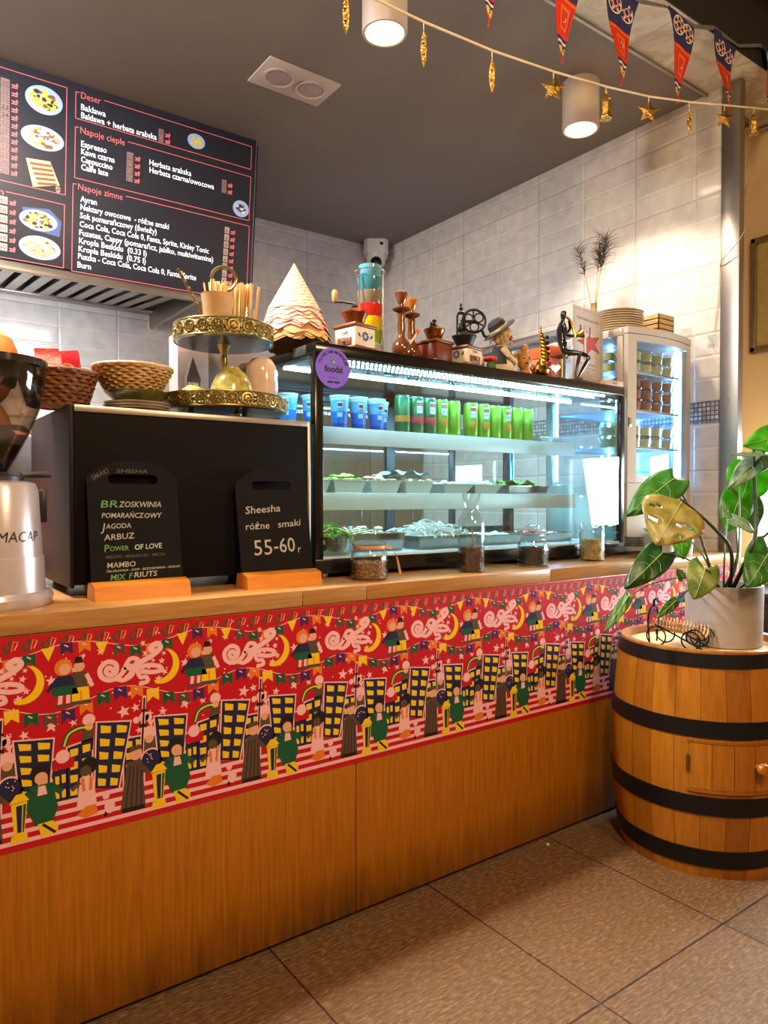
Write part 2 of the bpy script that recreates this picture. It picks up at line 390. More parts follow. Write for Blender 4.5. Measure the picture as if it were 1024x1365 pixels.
b = MB(); b.box((XR + .10, YW, 0), (XW + .05, YW + .03, ZC), m_tan); struct(b, 'wall_alcove')
# customer side wall with the window opening  Y .88..1.76  z .90..1.46
b = MB(); wy0, wy1, wz0, wz1 = .72, 1.875, .90, 1.49
for a, c in (((XW, -3, 0), (XW + .04, wy0, ZD)), ((XW, wy1, 0), (XW + .04, YW, ZD)), ((XW, wy0, 0), (XW + .04, wy1, wz0)), ((XW, wy0, wz1), (XW + .04, wy1, ZD))): b.box(a, c, m_cream)
struct(b, 'wall_right_dining')
b = MB(); b.box((-2.7, -3, 0), (-2.6, YB, ZD), m_cream); struct(b, 'wall_left')
b = MB(); b.box((-2.6, -3.1, 0), (XW, -3, ZD), m_cream); struct(b, 'wall_front')
m_wframe = mat('white_window_frame', (226, 224, 218), .35)
wf = MB()
for a, c in (((XW - .006, wy0, wz0), (XW + .03, wy0 + .035, wz1)), ((XW - .006, wy1 - .035, wz0), (XW + .03, wy1, wz1)), ((XW - .006, wy0, wz1 - .035), (XW + .03, wy1, wz1)), ((XW - .006, wy0, wz0), (XW + .03, wy1, wz0 + .035))): wf.box(a, c, m_wframe, .004)
wo = struct(wf, 'window_1')
b = MB(); b.box((XW + .010, wy0 + .035, wz0 + .035), (XW + .015, wy1 - .035, wz1 - .035), glass('window_glass')); b.build('pane', wo)
b = MB(); b.box((XW - .10, wy0 - .03, wz0 - .03), (XW + .02, wy1 + .03, wz0 - .0005), m_wframe, .006); b.build('window_sill', wo)
b = MB(); b.box((-2.6, YS, ZC), (XW + .1, YB + .1, ZC + .06), m_ceil); struct(b, 'ceiling')
b = MB(); b.quad_uv([(-2.6, YS, ZC), (XW, YS, ZC), (XW, YN, ZC), (-2.6, YN, ZC)], m_marble, [(-2.6, YS), (XW, YS), (XW, YN), (-2.6, YN)])
b.box((-2.6, YN - .006, ZC - .004), (XW, YN, ZD), m_black); b.box((-2.6, YS - .006, ZC - .012), (XW, YS + .006, ZC), m_steel); struct(b, 'ceiling_beam')
b = MB(); b.box((-2.6, -3, ZD), (XW + .1, YN, ZD + .05), m_black)
b.box((-2.6, .9, ZD - .16), (XW, 1.06, ZD), m_black); struct(b, 'ceiling_dining')
o = MB(); o.tube([(-2.5, 1.36, 3.40), (XW, 1.36, 3.40)], .045, m_black, 12); o = struct(o, 'trim_3')

# ------------------------------------------------------------------ counter
YF, ZT = 1.70, .953
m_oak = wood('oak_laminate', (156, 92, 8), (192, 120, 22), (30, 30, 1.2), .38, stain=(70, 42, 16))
m_top = wood('oak_worktop', (160, 110, 56), (190, 140, 82), (1.5, 22, 22), .3)
m_dark = mat('black_plastic', (24, 23, 24), .35)
ct = thing('service_counter', 'long wood-fronted service counter with a red printed cloth across it', 'counter', (0, YF, 0))
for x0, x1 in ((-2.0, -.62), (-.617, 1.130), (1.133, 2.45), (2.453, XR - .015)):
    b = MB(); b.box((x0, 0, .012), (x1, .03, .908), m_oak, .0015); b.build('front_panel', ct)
b = MB(); b.box((-2.0, .03, .012), (XR - .015, .55, .906), mat('counter_carcass', (60, 50, 42), .7)); b.box((-2.0, .02, 0), (XR - .015, .5, .012), m_dark); b.build('carcass', ct)
b = MB(); XE = [-2.0, -.72, .955, 1.165, 1.95, XR - .013]
for i in range(5): b.box((XE[i] + .0004, 1.694, .909), (XE[i + 1] - .0004, 2.60 if i > 1 else 2.44, ZT), m_top, .003)
one(b, 'counter_worktop', 'long pale oak worktop lying along the top of the counter', 'worktop')

# ------------------------------------------------------------------ printed cloth
def P_(name, c): return mat(name, c, .42, var=0, spec=.5)
cr, cp, cy_, cn, cg, cb, ck, co, cs, cpu = (P_('print_red', (190, 2, 28)), P_('print_pink', (242, 186, 194)), P_('print_yellow', (240, 198, 22)), P_('print_navy', (28, 30, 72)),
    P_('print_green', (12, 84, 56)), P_('print_brown', (88, 68, 54)), P_('print_black', (22, 18, 18)), P_('print_orange', (226, 120, 30)), P_('print_skin', (226, 165, 140)), P_('print_purple', (62, 30, 92)))
cl = MB(); clx0, clx1, clz0, clz1 = -.55, 3.22, .443, .905
cl.box((clx0, YF - .0016, clz0), (clx1, YF - .0004, clz1), cr)
class Print:
    """flat printed shapes on the plane Y = const, later layers in front"""
    def __init__(s, mb, y0): s.mb, s.y, s.k, s.ox = mb, y0, 0, 0
    def p(s, pts, m, lay=0):
        y = s.y - .00006 * lay
        pp = [(min(max(x + s.ox, clx0 + .002), clx1 - .002), y, z) for x, z in pts]
        if max(q[0] for q in pp) - min(q[0] for q in pp) < 1e-4: return
        s.mb.poly(pp, m)
    def line(s, pts, w, m, lay=0):
        n = len(pts); vs = []
        for i, (x, z) in enumerate(pts):
            x0, z0 = pts[max(i - 1, 0)]; x1, z1 = pts[min(i + 1, n - 1)]
            d = math.hypot(x1 - x0, z1 - z0) or 1; nx, nz = -(z1 - z0) / d * w / 2, (x1 - x0) / d * w / 2
            y = s.y - .00006 * lay - 2.5e-6 * i
            for sg in (1, -1): vs.append((min(max(x + sg * nx + s.ox, clx0 + .002), clx1 - .002), y, z + sg * nz))
        s.mb.add([V(v) for v in vs], [(2 * i, 2 * i + 2, 2 * i + 3, 2 * i + 1) for i in range(n - 1)], m)
    def star(s, x, z, r, m, lay=0, rot=.2):
        s.p([(x + r * (1 if k % 2 == 0 else .42) * math.sin(rot + k * PI / 5), z + r * (1 if k % 2 == 0 else .42) * math.cos(rot + k * PI / 5)) for k in range(10)], m, lay)
    def disc(s, x, z, r, m, lay=0, rz=None, n=14): s.p([(x + r * math.cos(2 * PI * k / n), z + (rz or r) * math.sin(2 * PI * k / n)) for k in range(n)], m, lay)
pr = Print(cl, YF - .0017)
rs = random.Random(3)
def bez(pts, n=7):
    out = []; q = [pts[0]] + list(pts) + [pts[-1]]
    for i in range(1, len(q) - 2):
        for k in range(n):
            t = k / n; a, b_, c, d = q[i - 1], q[i], q[i + 1], q[i + 2]
            out.append(tuple(.5 * (2 * b_[j] + (c[j] - a[j]) * t + (2 * a[j] - 5 * b_[j] + 4 * c[j] - d[j]) * t * t + (3 * b_[j] - a[j] - 3 * c[j] + d[j]) * t ** 3) for j in (0, 1)))
    return out + [pts[-1]]
SW = [([(.232, .806), (.222, .812), (.216, .804), (.224, .795), (.238, .800), (.238, .818), (.22, .826), (.203, .812), (.207, .792), (.226, .783), (.246, .79), (.262, .808)], .0085),
      ([(.256, .803), (.27, .826), (.288, .822), (.284, .806), (.268, .81), (.276, .79), (.256, .779), (.243, .783)], .008),
      ([(.285, .812), (.312, .823), (.334, .836), (.342, .846), (.333, .855), (.318, .846), (.326, .836)], .010),
      ([(.262, .783), (.28, .798), (.31, .806), (.338, .80), (.344, .79), (.322, .788), (.30, .793)], .008),
      ([(.288, .793), (.294, .78), (.307, .779), (.311, .768), (.296, .765)], .0075)]
STARS = [(.10, .80, .010), (.035, .77, .008), (.06, .852, .005), (.13, .838, .009), (.148, .818, .007), (.165, .845, .006), (.175, .79, .010), (.005, .835, .008), (.022, .816, .005), (.30, .86, .006), (.345, .812, .007), (.352, .785, .007), (.35, .83, .005),
         (.10, .70, .012), (.255, .705, .013), (.282, .71, .009), (.145, .70, .008), (.20, .64, .010), (.29, .655, .007), (.045, .69, .009), (.018, .655, .007), (.235, .665, .008), (.27, .745, .006), (.165, .755, .005), (.08, .655, .006), (.315, .69, .008), (.012, .80, .005), (.205, .852, .008), (.235, .845, .005)]
for kk in range(-3, 10):
    pr.ox = .2265 + .302 * kk; X = 0
    for k in range(8):                                   # row of dark fans under the top edge
        x = k * .0378
        pr.p([(x + .002, .885), (x + .023, .9), (x + .024, .893), (x + .02, .873), (x + .012, .866)], cb, 1)
        pr.p([(x + .009, .882), (x + .014, .892), (x + .018, .884), (x + .015, .874)], cr, 2)
        pr.line([(x + .022, .874), (x + .026, .895), (x + .036, .892)], .0028, co, 2); pr.line([(x + .028, .876), (x + .034, .89)], .002, cp, 2)
    sag = [(x / 12 * .302, .868 + .013 * math.cos(2 * PI * (x / 12 - .5))) for x in range(13)]
    pr.line(sag, .0018, cp, 3)
    for k, m in enumerate((co, cg, cy_, cpu, co, cy_, cb, cg)):
        x = .018 + k * .0378; z = .868 + .013 * math.cos(2 * PI * (x / .302 - .5))
        if k in (2, 5): pr.p([(x - .014, z), (x + .014, z + .001), (x + .001, z - .029)], m, 4)
        else: pr.p([(x - .013, z), (x + .013, z + .001), (x + .014, z - .026), (x + .001, z - .017), (x - .011, z - .027)], m, 4); pr.line([(x - .004, z - .004), (x + .004, z - .009)], .003, cp, 5)
    sag2 = [(x / 12 * .302, .746 - .016 * math.sin(2 * PI * (x / 12 + .02)) + .012 * math.cos(2 * PI * x / 12)) for x in range(13)]
    pr.line(sag2, .0018, cp, 3)
    for k, m in enumerate((cy_, cg, cb, cpu, co, cg, cpu, co)):
        x = .02 + k * .0378; z = .746 - .016 * math.sin(2 * PI * (x / .302 + .02)) + .012 * math.cos(2 * PI * x / .302)
        pr.p([(x - .014, z), (x + .015, z), (x + .016, z - .030), (x + .001, z - .019), (x - .012, z - .031)], m, 4)
        pr.line([(x - .004, z - .005), (x + .004, z - .010)], .003, cp, 5)
    for x, z, r in STARS: pr.star(x, z, r * 1.25, cp, 2, rs.uniform(-.3, .3))
    for _ in range(26): pr.disc(rs.uniform(0, .3), rs.uniform(.60, .9), .0022, cp, 1, n=6)
    for pts, wd in SW:                                   # looping script lettering
        wd *= 1.3; bz = bez(pts, 6); pr.line(bz, wd, cp, 4)
        for q in (bz[0], bz[-1]): pr.disc(q[0], q[1], wd * .62, cp, 7, n=10)
    a = arc(.345, .80, .043, -PI * .62, PI * .42, 14); a2 = arc(.334, .806, .0385, PI * .40, -PI * .56, 14)
    for q in range(13): pr.p([a[q], a[q + 1], a2[13 - q], a2[14 - q]], cy_, 5)
    # a pair of plain doll shapes under the bunting
    pr.disc(.125, .826, .019, co, 5); pr.disc(.128, .822, .0125, cs, 6); pr.p([(.112, .808), (.142, .808), (.155, .772), (.10, .772)], cn, 6); pr.p([(.106, .784), (.15, .784), (.157, .764), (.10, .764)], cg, 7)
    pr.line([(.112, .802), (.092, .776)], .008, cn, 6); pr.line([(.119, .764), (.117, .744)], .009, cp, 6); pr.line([(.135, .764), (.134, .744)], .009, cp, 6); pr.p([(.108, .745), (.142, .745), (.142, .738), (.105, .738)], cb, 7)
    pr.p([(.150, .846), (.164, .846), (.166, .832), (.148, .832)], ck, 6); pr.disc(.158, .824, .012, cs, 5); pr.p([(.144, .812), (.174, .812), (.176, .775), (.146, .775)], cb, 5); pr.line([(.173, .806), (.186, .776)], .009, cp, 5)
    pr.p([(.143, .777), (.178, .777), (.180, .746), (.142, .746)], cy_, 7); pr.line([(.161, .77), (.162, .748)], .003, co, 8); pr.p([(.14, .747), (.184, .747), (.184, .738), (.14, .738)], cb, 8)
    # smoking lamp shape, turban balls
    for q, r in ((.284, .008), (.302, .012), (.312, .009), (.254, .006)): pr.disc(q, .672 + r, r, cp, 3)
    pr.p([(.31, .672), (.342, .68), (.348, .672), (.342, .656), (.318, .660)], cp, 3); pr.disc(.333, .662, .012, cr, 4); pr.disc(.333, .662, .009, cp, 5)
    # navy towers with yellow windows
    def tower(q, cols, rows, lay):
        (x0, z0), (x1, z1), (x2, z2), (x3, z3) = q       # TL TR BR BL
        o = .0035; pr.p([(x0 - o, z0 + o), (x1 + o, z1 + o), (x2 + o, z2), (x3 - o, z3)], cp, lay); pr.p(q, cn, lay + 1)
        for i in range(cols):
            for j in range(rows):
                def at(u, v): a = (x0 + (x1 - x0) * u, z0 + (z1 - z0) * u); c = (x3 + (x2 - x3) * u, z3 + (z2 - z3) * u); return (a[0] + (c[0] - a[0]) * v, a[1] + (c[1] - a[1]) * v)
                u0, u1 = (i + .2) / cols, (i + .85) / cols; v0, v1 = (j + .2) / rows, (j + .8) / rows
                pr.p([at(u0, v0), at(u1, v0 + .02), at(u1, v1), at(u0 + .02, v1)], cy_, lay + 2)
    tower(((.09, .62), (.13, .63), (.13, .53), (.09, .53)), 3, 3, 6)
    tower(((.132, .645), (.185, .655), (.18, .53), (.132, .53)), 2, 4, 6)
    tower(((.255, .64), (.30, .64), (.30, .53), (.255, .53)), 2, 4, 5)
    tower(((.025, .68), (.103, .671), (.092, .54), (.036, .55)), 2, 5, 9)
    tower(((.196, .69), (.270, .679), (.242, .53), (.19, .54)), 2, 5, 9)
    pr.disc(.178, .70, .014, cp, 7); pr.p([(.166, .69), (.19, .69), (.186, .63), (.16, .64)], cb, 6); pr.disc(.178, .685, .009, cs, 8)
    pr.line(bez([(.125, .65), (.135, .675), (.16, .685), (.185, .68)]), .013, cg, 7); pr.line(bez([(.125, .65), (.135, .675), (.16, .685), (.185, .68)]), .004, cy_, 8)
    pr.disc(.012, .645, .016, cp, 7); pr.p([(-.004, .632), (.028, .632), (.03, .60), (-.008, .60)], cb, 6); pr.disc(.012, .63, .010, cs, 8)
    pr.disc(.122, .628, .015, cp, 10); pr.p([(.10, .622), (.146, .622), (.146, .600), (.10, .600)], cr, 9)
    pr.line([(.303, .735), (.296, .60)], .009, cp, 9); pr.line([(.303, .73), (.296, .60)], .0045, ck, 10); pr.line([(.291, .665), (.308, .664)], .008, ck, 10); pr.line([(.296, .70), (.307, .70)], .006, ck, 10)
    pr.p([(q[0], q[1]) for q in arc(.318, .582, .026, 0, PI, 10)] + [(.292, .555), (.344, .555)], cp, 10); pr.p(arc(.318, .582, .022, 0, PI, 10) + [(.296, .553), (.340, .553)], cn, 11)
    for q in range(8): pr.disc(.304 + rs.random() * .028, .575 + rs.random() * .022, .0016, cp, 12, n=6)
    # pink and red street stripes
    for q, z in enumerate((.457, .478, .499, .520)): pr.p([(0, z), (.302, z), (.302, z + .0095), (0, z + .0095)], cp, 13 if q < 3 else 5)
    # street folk as plain colour shapes, and the lantern
    pr.disc(.076, .60, .021, ck, 15); pr.disc(.078, .590, .0135, cs, 16); pr.p([(.054, .575), (.10, .577), (.112, .52), (.10, .487), (.066, .487), (.046, .53)], cg, 15); pr.p([(.072, .573), (.086, .573), (.09, .553), (.07, .552)], cp, 16)
    pr.line([(.058, .565), (.034, .545)], .014, cg, 15); pr.line([(.098, .57), (.12, .55)], .013, cg, 15); pr.p([(.07, .49), (.10, .492), (.112, .478), (.11, .462), (.078, .458)], cy_, 16); pr.line([(.08, .488), (.106, .464)], .006, ck, 17)
    pr.disc(.178, .597, .019, ck, 15); pr.disc(.17, .586, .012, cb, 16); pr.p([(.158, .572), (.186, .572), (.194, .505), (.15, .505)], cp, 15); pr.line([(.163, .57), (.166, .54)], .007, co, 16); pr.line([(.182, .57), (.18, .54)], .007, co, 16)
    pr.line([(.158, .562), (.14, .548)], .009, cb, 15); pr.p([(.15, .488), (.17, .505), (.192, .505), (.196, .484), (.17, .478)], co, 14)
    pr.disc(.222, .492, .012, cp, 16, .016); pr.disc(.214, .518, .008, cp, 16); pr.line([(.216, .485), (.212, .472)], .007, ck, 15)
    pr.p([(.262, .585), (.296, .585), (.304, .475), (.246, .475)], cb, 15)
    for q in range(4): pr.line([(.27 + q * .008, .575), (.258 + q * .012, .478)], .0022, ck, 16)
    pr.disc(.282, .601, .015, cs, 16); pr.p([(.266, .606), (.296, .612), (.292, .622), (.268, .620)], cb, 17); pr.line([(.293, .572), (.312, .55)], .010, cb, 16); pr.p([(.25, .478), (.30, .478), (.304, .468), (.25, .468)], ck, 16)
    lx = .335 - .302 if False else .336
    pr.p([(lx - .016, .545), (lx + .016, .548), (lx + .010, .478), (lx - .010, .476)], cy_, 18); pr.p([(lx - .006, .54), (lx + .006, .541), (lx + .004, .482), (lx - .004, .482)], cn, 19); pr.p([(lx + .008, .541), (lx + .014, .542), (lx + .009, .482), (lx + .006, .482)], cg, 19)
    pr.p([(lx - .02, .546), (lx + .02, .549), (lx + .008, .566), (lx - .006, .565)], cy_, 19); pr.p([(lx - .015, .477), (lx + .015, .479), (lx + .017, .462), (lx - .018, .46)], cy_, 19); pr.line([(lx, .566), (lx + .002, .578)], .005, ck, 18)
cl.keep = True
tag(cl.build('printed_cloth'), 'shiny red printed cloth of festive street scenes along the counter front', 'cloth')

# ------------------------------------------------------------------ barrel
m_stave = wood('barrel_oak', (144, 84, 10), (166, 102, 22), (22, 22, 2.2), .36)
m_stave2 = wood('barrel_oak_light', (152, 90, 12), (176, 110, 28), (22, 22, 2.2), .36)
m_stave3 = wood('barrel_oak_dark', (132, 74, 10), (154, 92, 18), (22, 22, 2.2), .36)
m_hoop = mat('black_iron', (26, 24, 26), .42, .6, coat=.1)
m_lid = wood('barrel_lid_wood', (212, 174, 116), (230, 198, 146), (30, 3, 3), .85)
BH, BR, BM = .719, .2665, .296
bar = thing('wine_barrel', 'varnished oak barrel with black hoops and a small door, carrying the leafy plant', 'barrel', (2.367, 1.374, 0))
bpr = lambda z: BM - (BM - BR) * ((z - BH / 2) / (BH / 2)) ** 2
b = MB(); ns = 24; ph0 = math.radians(-150)
for k in range(ns):
    a0 = ph0 + 2 * PI * k / ns + .0022; a1 = ph0 + 2 * PI * (k + 1) / ns - .0022; rr = random.Random(k).uniform(-.0006, .0004)
    b.lathe([(bpr(z) + rr, z) for z in [BH * q / 14 for q in range(15)]] + [(BR - .022, BH), (BR - .0205, BH - .05)], (m_stave, m_stave2, m_stave3, m_stave, m_stave2)[(k * 7) % 5], 4, a0=a0, a1=a1, cap=False)
b.lathe([(bpr(z) - .0014, z) for z in [BH * q / 14 for q in range(15)]], mat('stave_joint', (110, 62, 18), .7), 48, cap=False)
b.build('staves', bar, sharp=20)
b = MB(); b.cyl(BR - .02, BH - .04, BH - .026, m_lid, 48); b.build('lid', bar)
for z0, z1 in ((.668, .712), (.452, .506), (.208, .268), (.036, .094)):
    b = MB(); b.lathe([(bpr(z0) - .002, z0), (bpr(z0) + .0045, z0 + .001), (bpr(z1) + .0045, z1 - .001), (bpr(z1) - .002, z1)], m_hoop, 64, cap=False); b.build('hoop', bar)
# door on the camera-right front
d0, d1 = math.radians(-156), math.radians(-106)
dr = MB()
for k in range(4):
    a0 = d0 + (d1 - d0) * k / 4 + .0025; a1 = d0 + (d1 - d0) * (k + 1) / 4 - .0025
    dr.lathe([(bpr(z) - .002, z) if q in (0, 6) else (bpr(z) + .0055, z) for q, z in enumerate([.292, .293, .32, .36, .40, .434, .435])], (m_stave2, m_stave, m_stave, m_stave2)[k], 4, a0=a0, a1=a1, cap=False)
dr = dr.build('door', bar, sharp=20)
m_gap = mat('stave_joint', (60, 32, 12), .7)
for z in (.286, .441):
    b = MB(); b.lathe([(bpr(z), z - .007), (bpr(z) + .006, z - .005), (bpr(z) + .006, z + .005), (bpr(z), z + .007)], m_stave3, 14, a0=d0 - .02, a1=d1 + .02, cap=False); b.build('door_rail', bar)
b = MB(); a = d0 - .01; b.tube([((bpr(z) + .006) * math.cos(a), (bpr(z) + .006) * math.sin(a), z) for z in (.345, .36, .385, .395)], .0055, mat('worn_brass', (120, 90, 48), .4, .8), 8); b.build('hinge', dr)
a = math.radians(-117); mx = T((bpr(.37) + .004) * math.cos(a), (bpr(.37) + .004) * math.sin(a), .37) @ R(a, 'Z') @ R(PI / 2, 'Y')
b = MB(); b.lathe([(.009, 0), (.008, .01), (.016, .016), (.02, .026), (.016, .036), (0, .04)], m_stave2, 16, mx); b.build('knob', dr)

# plant pot and monstera on the barrel
m_pot = mat('grey_concrete_pot', (150, 138, 130), .6, var=.1, scale=14)
m_soil = mat('dark_soil', (48, 36, 26), .95, var=.5, scale=120, bump=.6)
PX, PY, PZ = 2.440, 1.335, .6935
pl = thing('potted_monstera', 'leafy monstera with a yellowing front leaf in a grey pot on the barrel', 'plant', (PX, PY, PZ))
b = MB(); b.lathe([(.118, 0), (.124, .004), (.127, .205), (.1265, .208), (.119, .208), (.117, .18)], m_pot, 40, cap=False); b.lathe([(0, 0.0005), (.118, 0)], m_pot, 40); b.build('pot', pl)
b = MB(); b.lathe([(0, .186), (.06, .189), (.1175, .182)], m_soil, 24); b.build('soil', pl)
def leafmat(n, c, c2, tr=.35):
    k = NT(n); tc = k.n('ShaderNodeTexCoord'); nz = k.n('ShaderNodeTexNoise', i_Scale=22.0, i_Detail=3.0); k.l(tc.outputs['Object'], nz.inputs['Vector'])
    r = k.ramp(nz.outputs[0], [(.38, lin(c)), (.66, lin(c2))]); k.l(r.outputs[0], k.b.inputs['Base Color']); k.b.inputs['Roughness'].default_value = .32
    ts = k.n('ShaderNodeBsdfTranslucent'); k.l(r.outputs[0], ts.inputs[0]); mx = k.n('ShaderNodeMixShader'); mx.inputs[0].default_value = tr
    k.l(k.b.outputs[0], mx.inputs[1]); k.l(ts.outputs[0], mx.inputs[2]); k.l(mx.outputs[0], k.out.inputs[0]); return k.m
L_dk, L_md, L_br, L_ye, L_gr, L_sp = leafmat('leaf_dark', (30, 74, 34), (48, 96, 40)), leafmat('leaf_mid', (52, 110, 36), (72, 132, 48)), leafmat('leaf_bright', (70, 158, 26), (100, 186, 40), .55), leafmat('leaf_yellow', (136, 120, 46), (170, 152, 82), .2), leafmat('leaf_greygreen', (96, 128, 100), (140, 160, 130)), leafmat('leaf_variegated', (92, 120, 44), (150, 156, 70))
m_vein = mat('leaf_vein', (150, 170, 90), .5); m_stem = mat('dark_stem', (44, 52, 30), .5); m_stem2 = mat('green_stem', (96, 120, 56), .5)
CF = V((math.cos(math.radians(54.1)), math.sin(math.radians(54.1)), 0)); CR = V((CF.y, -CF.x, 0)); UP = V((0, 0, 1))
def leaf(base, tip, width, face, m, heart=.28, holes=(), droop=.12, fold=.16, label=None, prof=1.0):
    base, tip, face = V(base), V(tip), V(face).normalized(); d = tip - base; L = d.length; d.normalize()
    side = d.cross(face).normalized(); nrm = side.cross(d).normalized()
    if nrm.dot(face) < 0: nrm = -nrm
    nu, nv = 16, 10; org = V((PX, PY, PZ)); verts = []; faces = []; mats = []
    for i in range(nu + 1):
        u = i / nu
        for j in range(nv + 1):
            v = 2 * j / nv - 1
            wdt = width / 2 * (math.sin(PI * min(1, (u * .94 + .06)) ** (.62 * prof)) ** .8) if u < 1 else 0
            back = -heart * abs(v) ** 1.2 * (1 - u) ** 2 * L
            p = base + d * (L * u + back) + side * (wdt * v) + nrm * (-droop * L * (u - .35) ** 2 - fold * width * abs(v) * (.5 + .3 * math.sin(u * 9)) * .5 + .012 * L * math.sin(u * 14 + v * 5))
            verts.append(p - org)
    mb = MB(); fs = []
    for i in range(nu):
        for j in range(nv):
            if (i, j) in holes: continue
            fs.append((i * (nv + 1) + j, (i + 1) * (nv + 1) + j, (i + 1) * (nv + 1) + j + 1, i * (nv + 1) + j + 1))
    mb.add(verts, fs, m)
    t = bmesh.new(); 
    o = mb.build('leaf', pl, sharp=180)
    md = o.modifiers.new('thick', 'SOLIDIFY'); md.thickness = .0012; md.offset = 0
    t.free()
    vb = MB(); mid = [verts[i * (nv + 1) + nv // 2] + nrm * .0012 for i in range(nu)]
    vb.tube(mid, [.0016 * (1 - .7 * i / nu) for i in range(nu)], m_vein, 5)
    for i in (3, 6, 9):
        for sg in (1, -1):
            if any((i + q, nv // 2 + sg * 2) in holes for q in (0, 1, 2)): continue
            vb.tube([verts[i * (nv + 1) + nv // 2] + nrm * .001, verts[(i + 1) * (nv + 1) + nv // 2 + sg * 2] + nrm * .001, verts[min(nu, i + 3) * (nv + 1) + nv // 2 + sg * 4] + nrm * .001], .0007, m_vein, 4)
    vb.build('vein', o)
    if label: o['label'] = label
    return o
def stem(pts, r, m=None):
    bz = []; q = [V(pts[0])] + [V(p) for p in pts] + [V(pts[-1])]
    for i in range(1, len(q) - 2):
        for k in range(6):
            t = k / 6; a, b_, c, d = q[i - 1], q[i], q[i + 1], q[i + 2]
            bz.append(.5 * (2 * b_ + (c - a) * t + (2 * a - 5 * b_ + 4 * c - d) * t * t + (3 * b_ - a - 3 * c + d) * t ** 3))
    bz.append(V(pts[-1])); org = V((PX, PY, PZ)); n = len(bz)
    mb = MB(); mb.tube([p - org for p in bz], [r * (1 - .45 * i / n) for i in range(n)], m or m_stem, 7); return mb.build('stem', pl, sharp=180)
TC = -CF                                                    # roughly towards the room
rt = V((PX, PY, PZ + .186))
hl = {(i, j) for i, j in ((6, 1), (6, 2), (7, 3), (9, 7), (9, 8), (5, 8), (4, 7), (10, 1))}
leaf(V((2.160, 1.325, 1.193)), V((2.033, 1.328, 1.060)), .215, TC * .9 + UP * .35 - CR * .1, L_ye, -.04, hl, .10, .14, 'yellowing split leaf')
leaf(V((2.235, 1.397, 1.272)), V((2.067, 1.466, 1.152)), .125, TC * .8 + UP * .7, L_md, .15, (), .16, .25)
leaf(V((2.073, 1.336, 1.029)), V((1.926, 1.365, 0.923)), .10, TC + UP * .3, L_dk, .25, (), .15, .3)
leaf(V((2.106, 1.212, 0.984)), V((2.052, 1.212, 0.895)), .105, TC * .9 + UP * .4, L_sp, .3, (), .15, .2, 'speckled yellow-green leaf')
leaf(V((2.525, 1.140, 1.414)), V((2.351, 1.216, 1.385)), .135, TC * .8 + UP * .6, L_br, .2, (), .14, .2)
leaf(V((2.463, 1.159, 1.342)), V((2.268, 1.227, 1.358)), .085, TC * .25 + UP * 1, L_gr, .1, (), .2, .2, 'grey-green leaf seen edge on')
leaf(V((2.484, 1.218, 1.356)), V((2.305, 1.246, 1.242)), .085, TC * .8 + UP * .3 - CR * .5, L_gr, .15, (), .1, .35)
leaf(V((2.627, 1.336, 1.312)), V((2.570, 1.349, 1.170)), .165, TC * 1.0 + UP * .2, L_br, .15, (), .05, .05)
leaf(V((2.570, 1.350, 1.203)), V((2.495, 1.352, 1.085)), .125, TC * 1.0 + UP * .2, L_br, .3, (), .06, .1)
leaf(V((2.621, 1.338, 1.192)), V((2.617, 1.313, 1.088)), .095, TC * 1.0, L_md, .3, (), .06, .1)
leaf(V((2.355, 1.257, 1.137)), V((2.376, 1.192, 1.094)), .06, TC * .7 + UP * .7, L_gr, .2, (), .15, .3)
leaf(V((2.411, 1.165, 1.027)), V((2.294, 1.173, 0.918)), .13, TC * .9 + UP * .4, L_md, .3, (), .12, .15)
leaf(V((2.501, 1.173, 0.997)), V((2.402, 1.194, 0.938)), .11, TC * .9 + UP * .3, L_dk, .3, (), .12, .15)
leaf(V((2.143, 1.307, 0.945)), V((2.118, 1.314, 0.973)), .035, TC + UP * .4, L_md, .2, (), .1, .2)
leaf(V((1.964, 1.386, 0.890)), V((1.864, 1.407, 0.776)), .036, TC * .8 - CR * .5, L_md, .1, (), -.15, .3)
leaf(V((2.319, 1.430, 1.076)), V((2.294, 1.397, 0.990)), .075, TC, L_br, .3, (), .06, .1)
leaf(V((2.216, 1.376, 0.858)), V((2.126, 1.390, 0.804)), .036, TC + UP * .3, L_md, .1, (), .1, .2)
stem([rt + CR * .02, V((2.309, 1.239, 1.027)), V((2.246, 1.274, 1.114)), V((2.164, 1.335, 1.202))], .0075)
stem([rt - CR * .01, V((2.277, 1.284, 0.951)), V((2.266, 1.346, 1.137)), V((2.233, 1.398, 1.261))], .005)
stem([rt - CR * .03, V((2.210, 1.272, 0.963)), V((2.152, 1.303, 1.006)), V((2.073, 1.335, 1.027))], .004)
stem([rt - CR * .04, V((2.153, 1.214, 0.957)), V((2.106, 1.212, 0.982))], .005)
stem([rt + CR * .03, V((2.359, 1.202, 1.027)), V((2.396, 1.202, 1.113)), V((2.433, 1.231, 1.365)), V((2.464, 1.208, 1.357))], .008)
stem([rt + CR * .03, V((2.409, 1.216, 1.037)), V((2.502, 1.175, 1.137)), V((2.521, 1.166, 1.339))], .005)
stem([rt, V((2.349, 1.283, 1.010)), V((2.417, 1.311, 1.161))], .004, m_stem2); stem([rt + CR * .01, V((2.426, 1.277, 1.007)), V((2.551, 1.340, 1.268))], .0045, m_stem2)
stem([rt, V((2.411, 1.275, 0.995)), V((2.511, 1.329, 1.107)), V((2.570, 1.350, 1.192))], .004)
stem([rt - CR * .02, V((2.315, 1.333, 0.996)), V((2.326, 1.400, 1.061)), V((2.319, 1.430, 1.076))], .004, m_stem2)
stem([rt - CR * .06, V((2.123, 1.272, 0.949)), V((2.027, 1.342, 0.930)), V((1.964, 1.386, 0.887))], .0026)
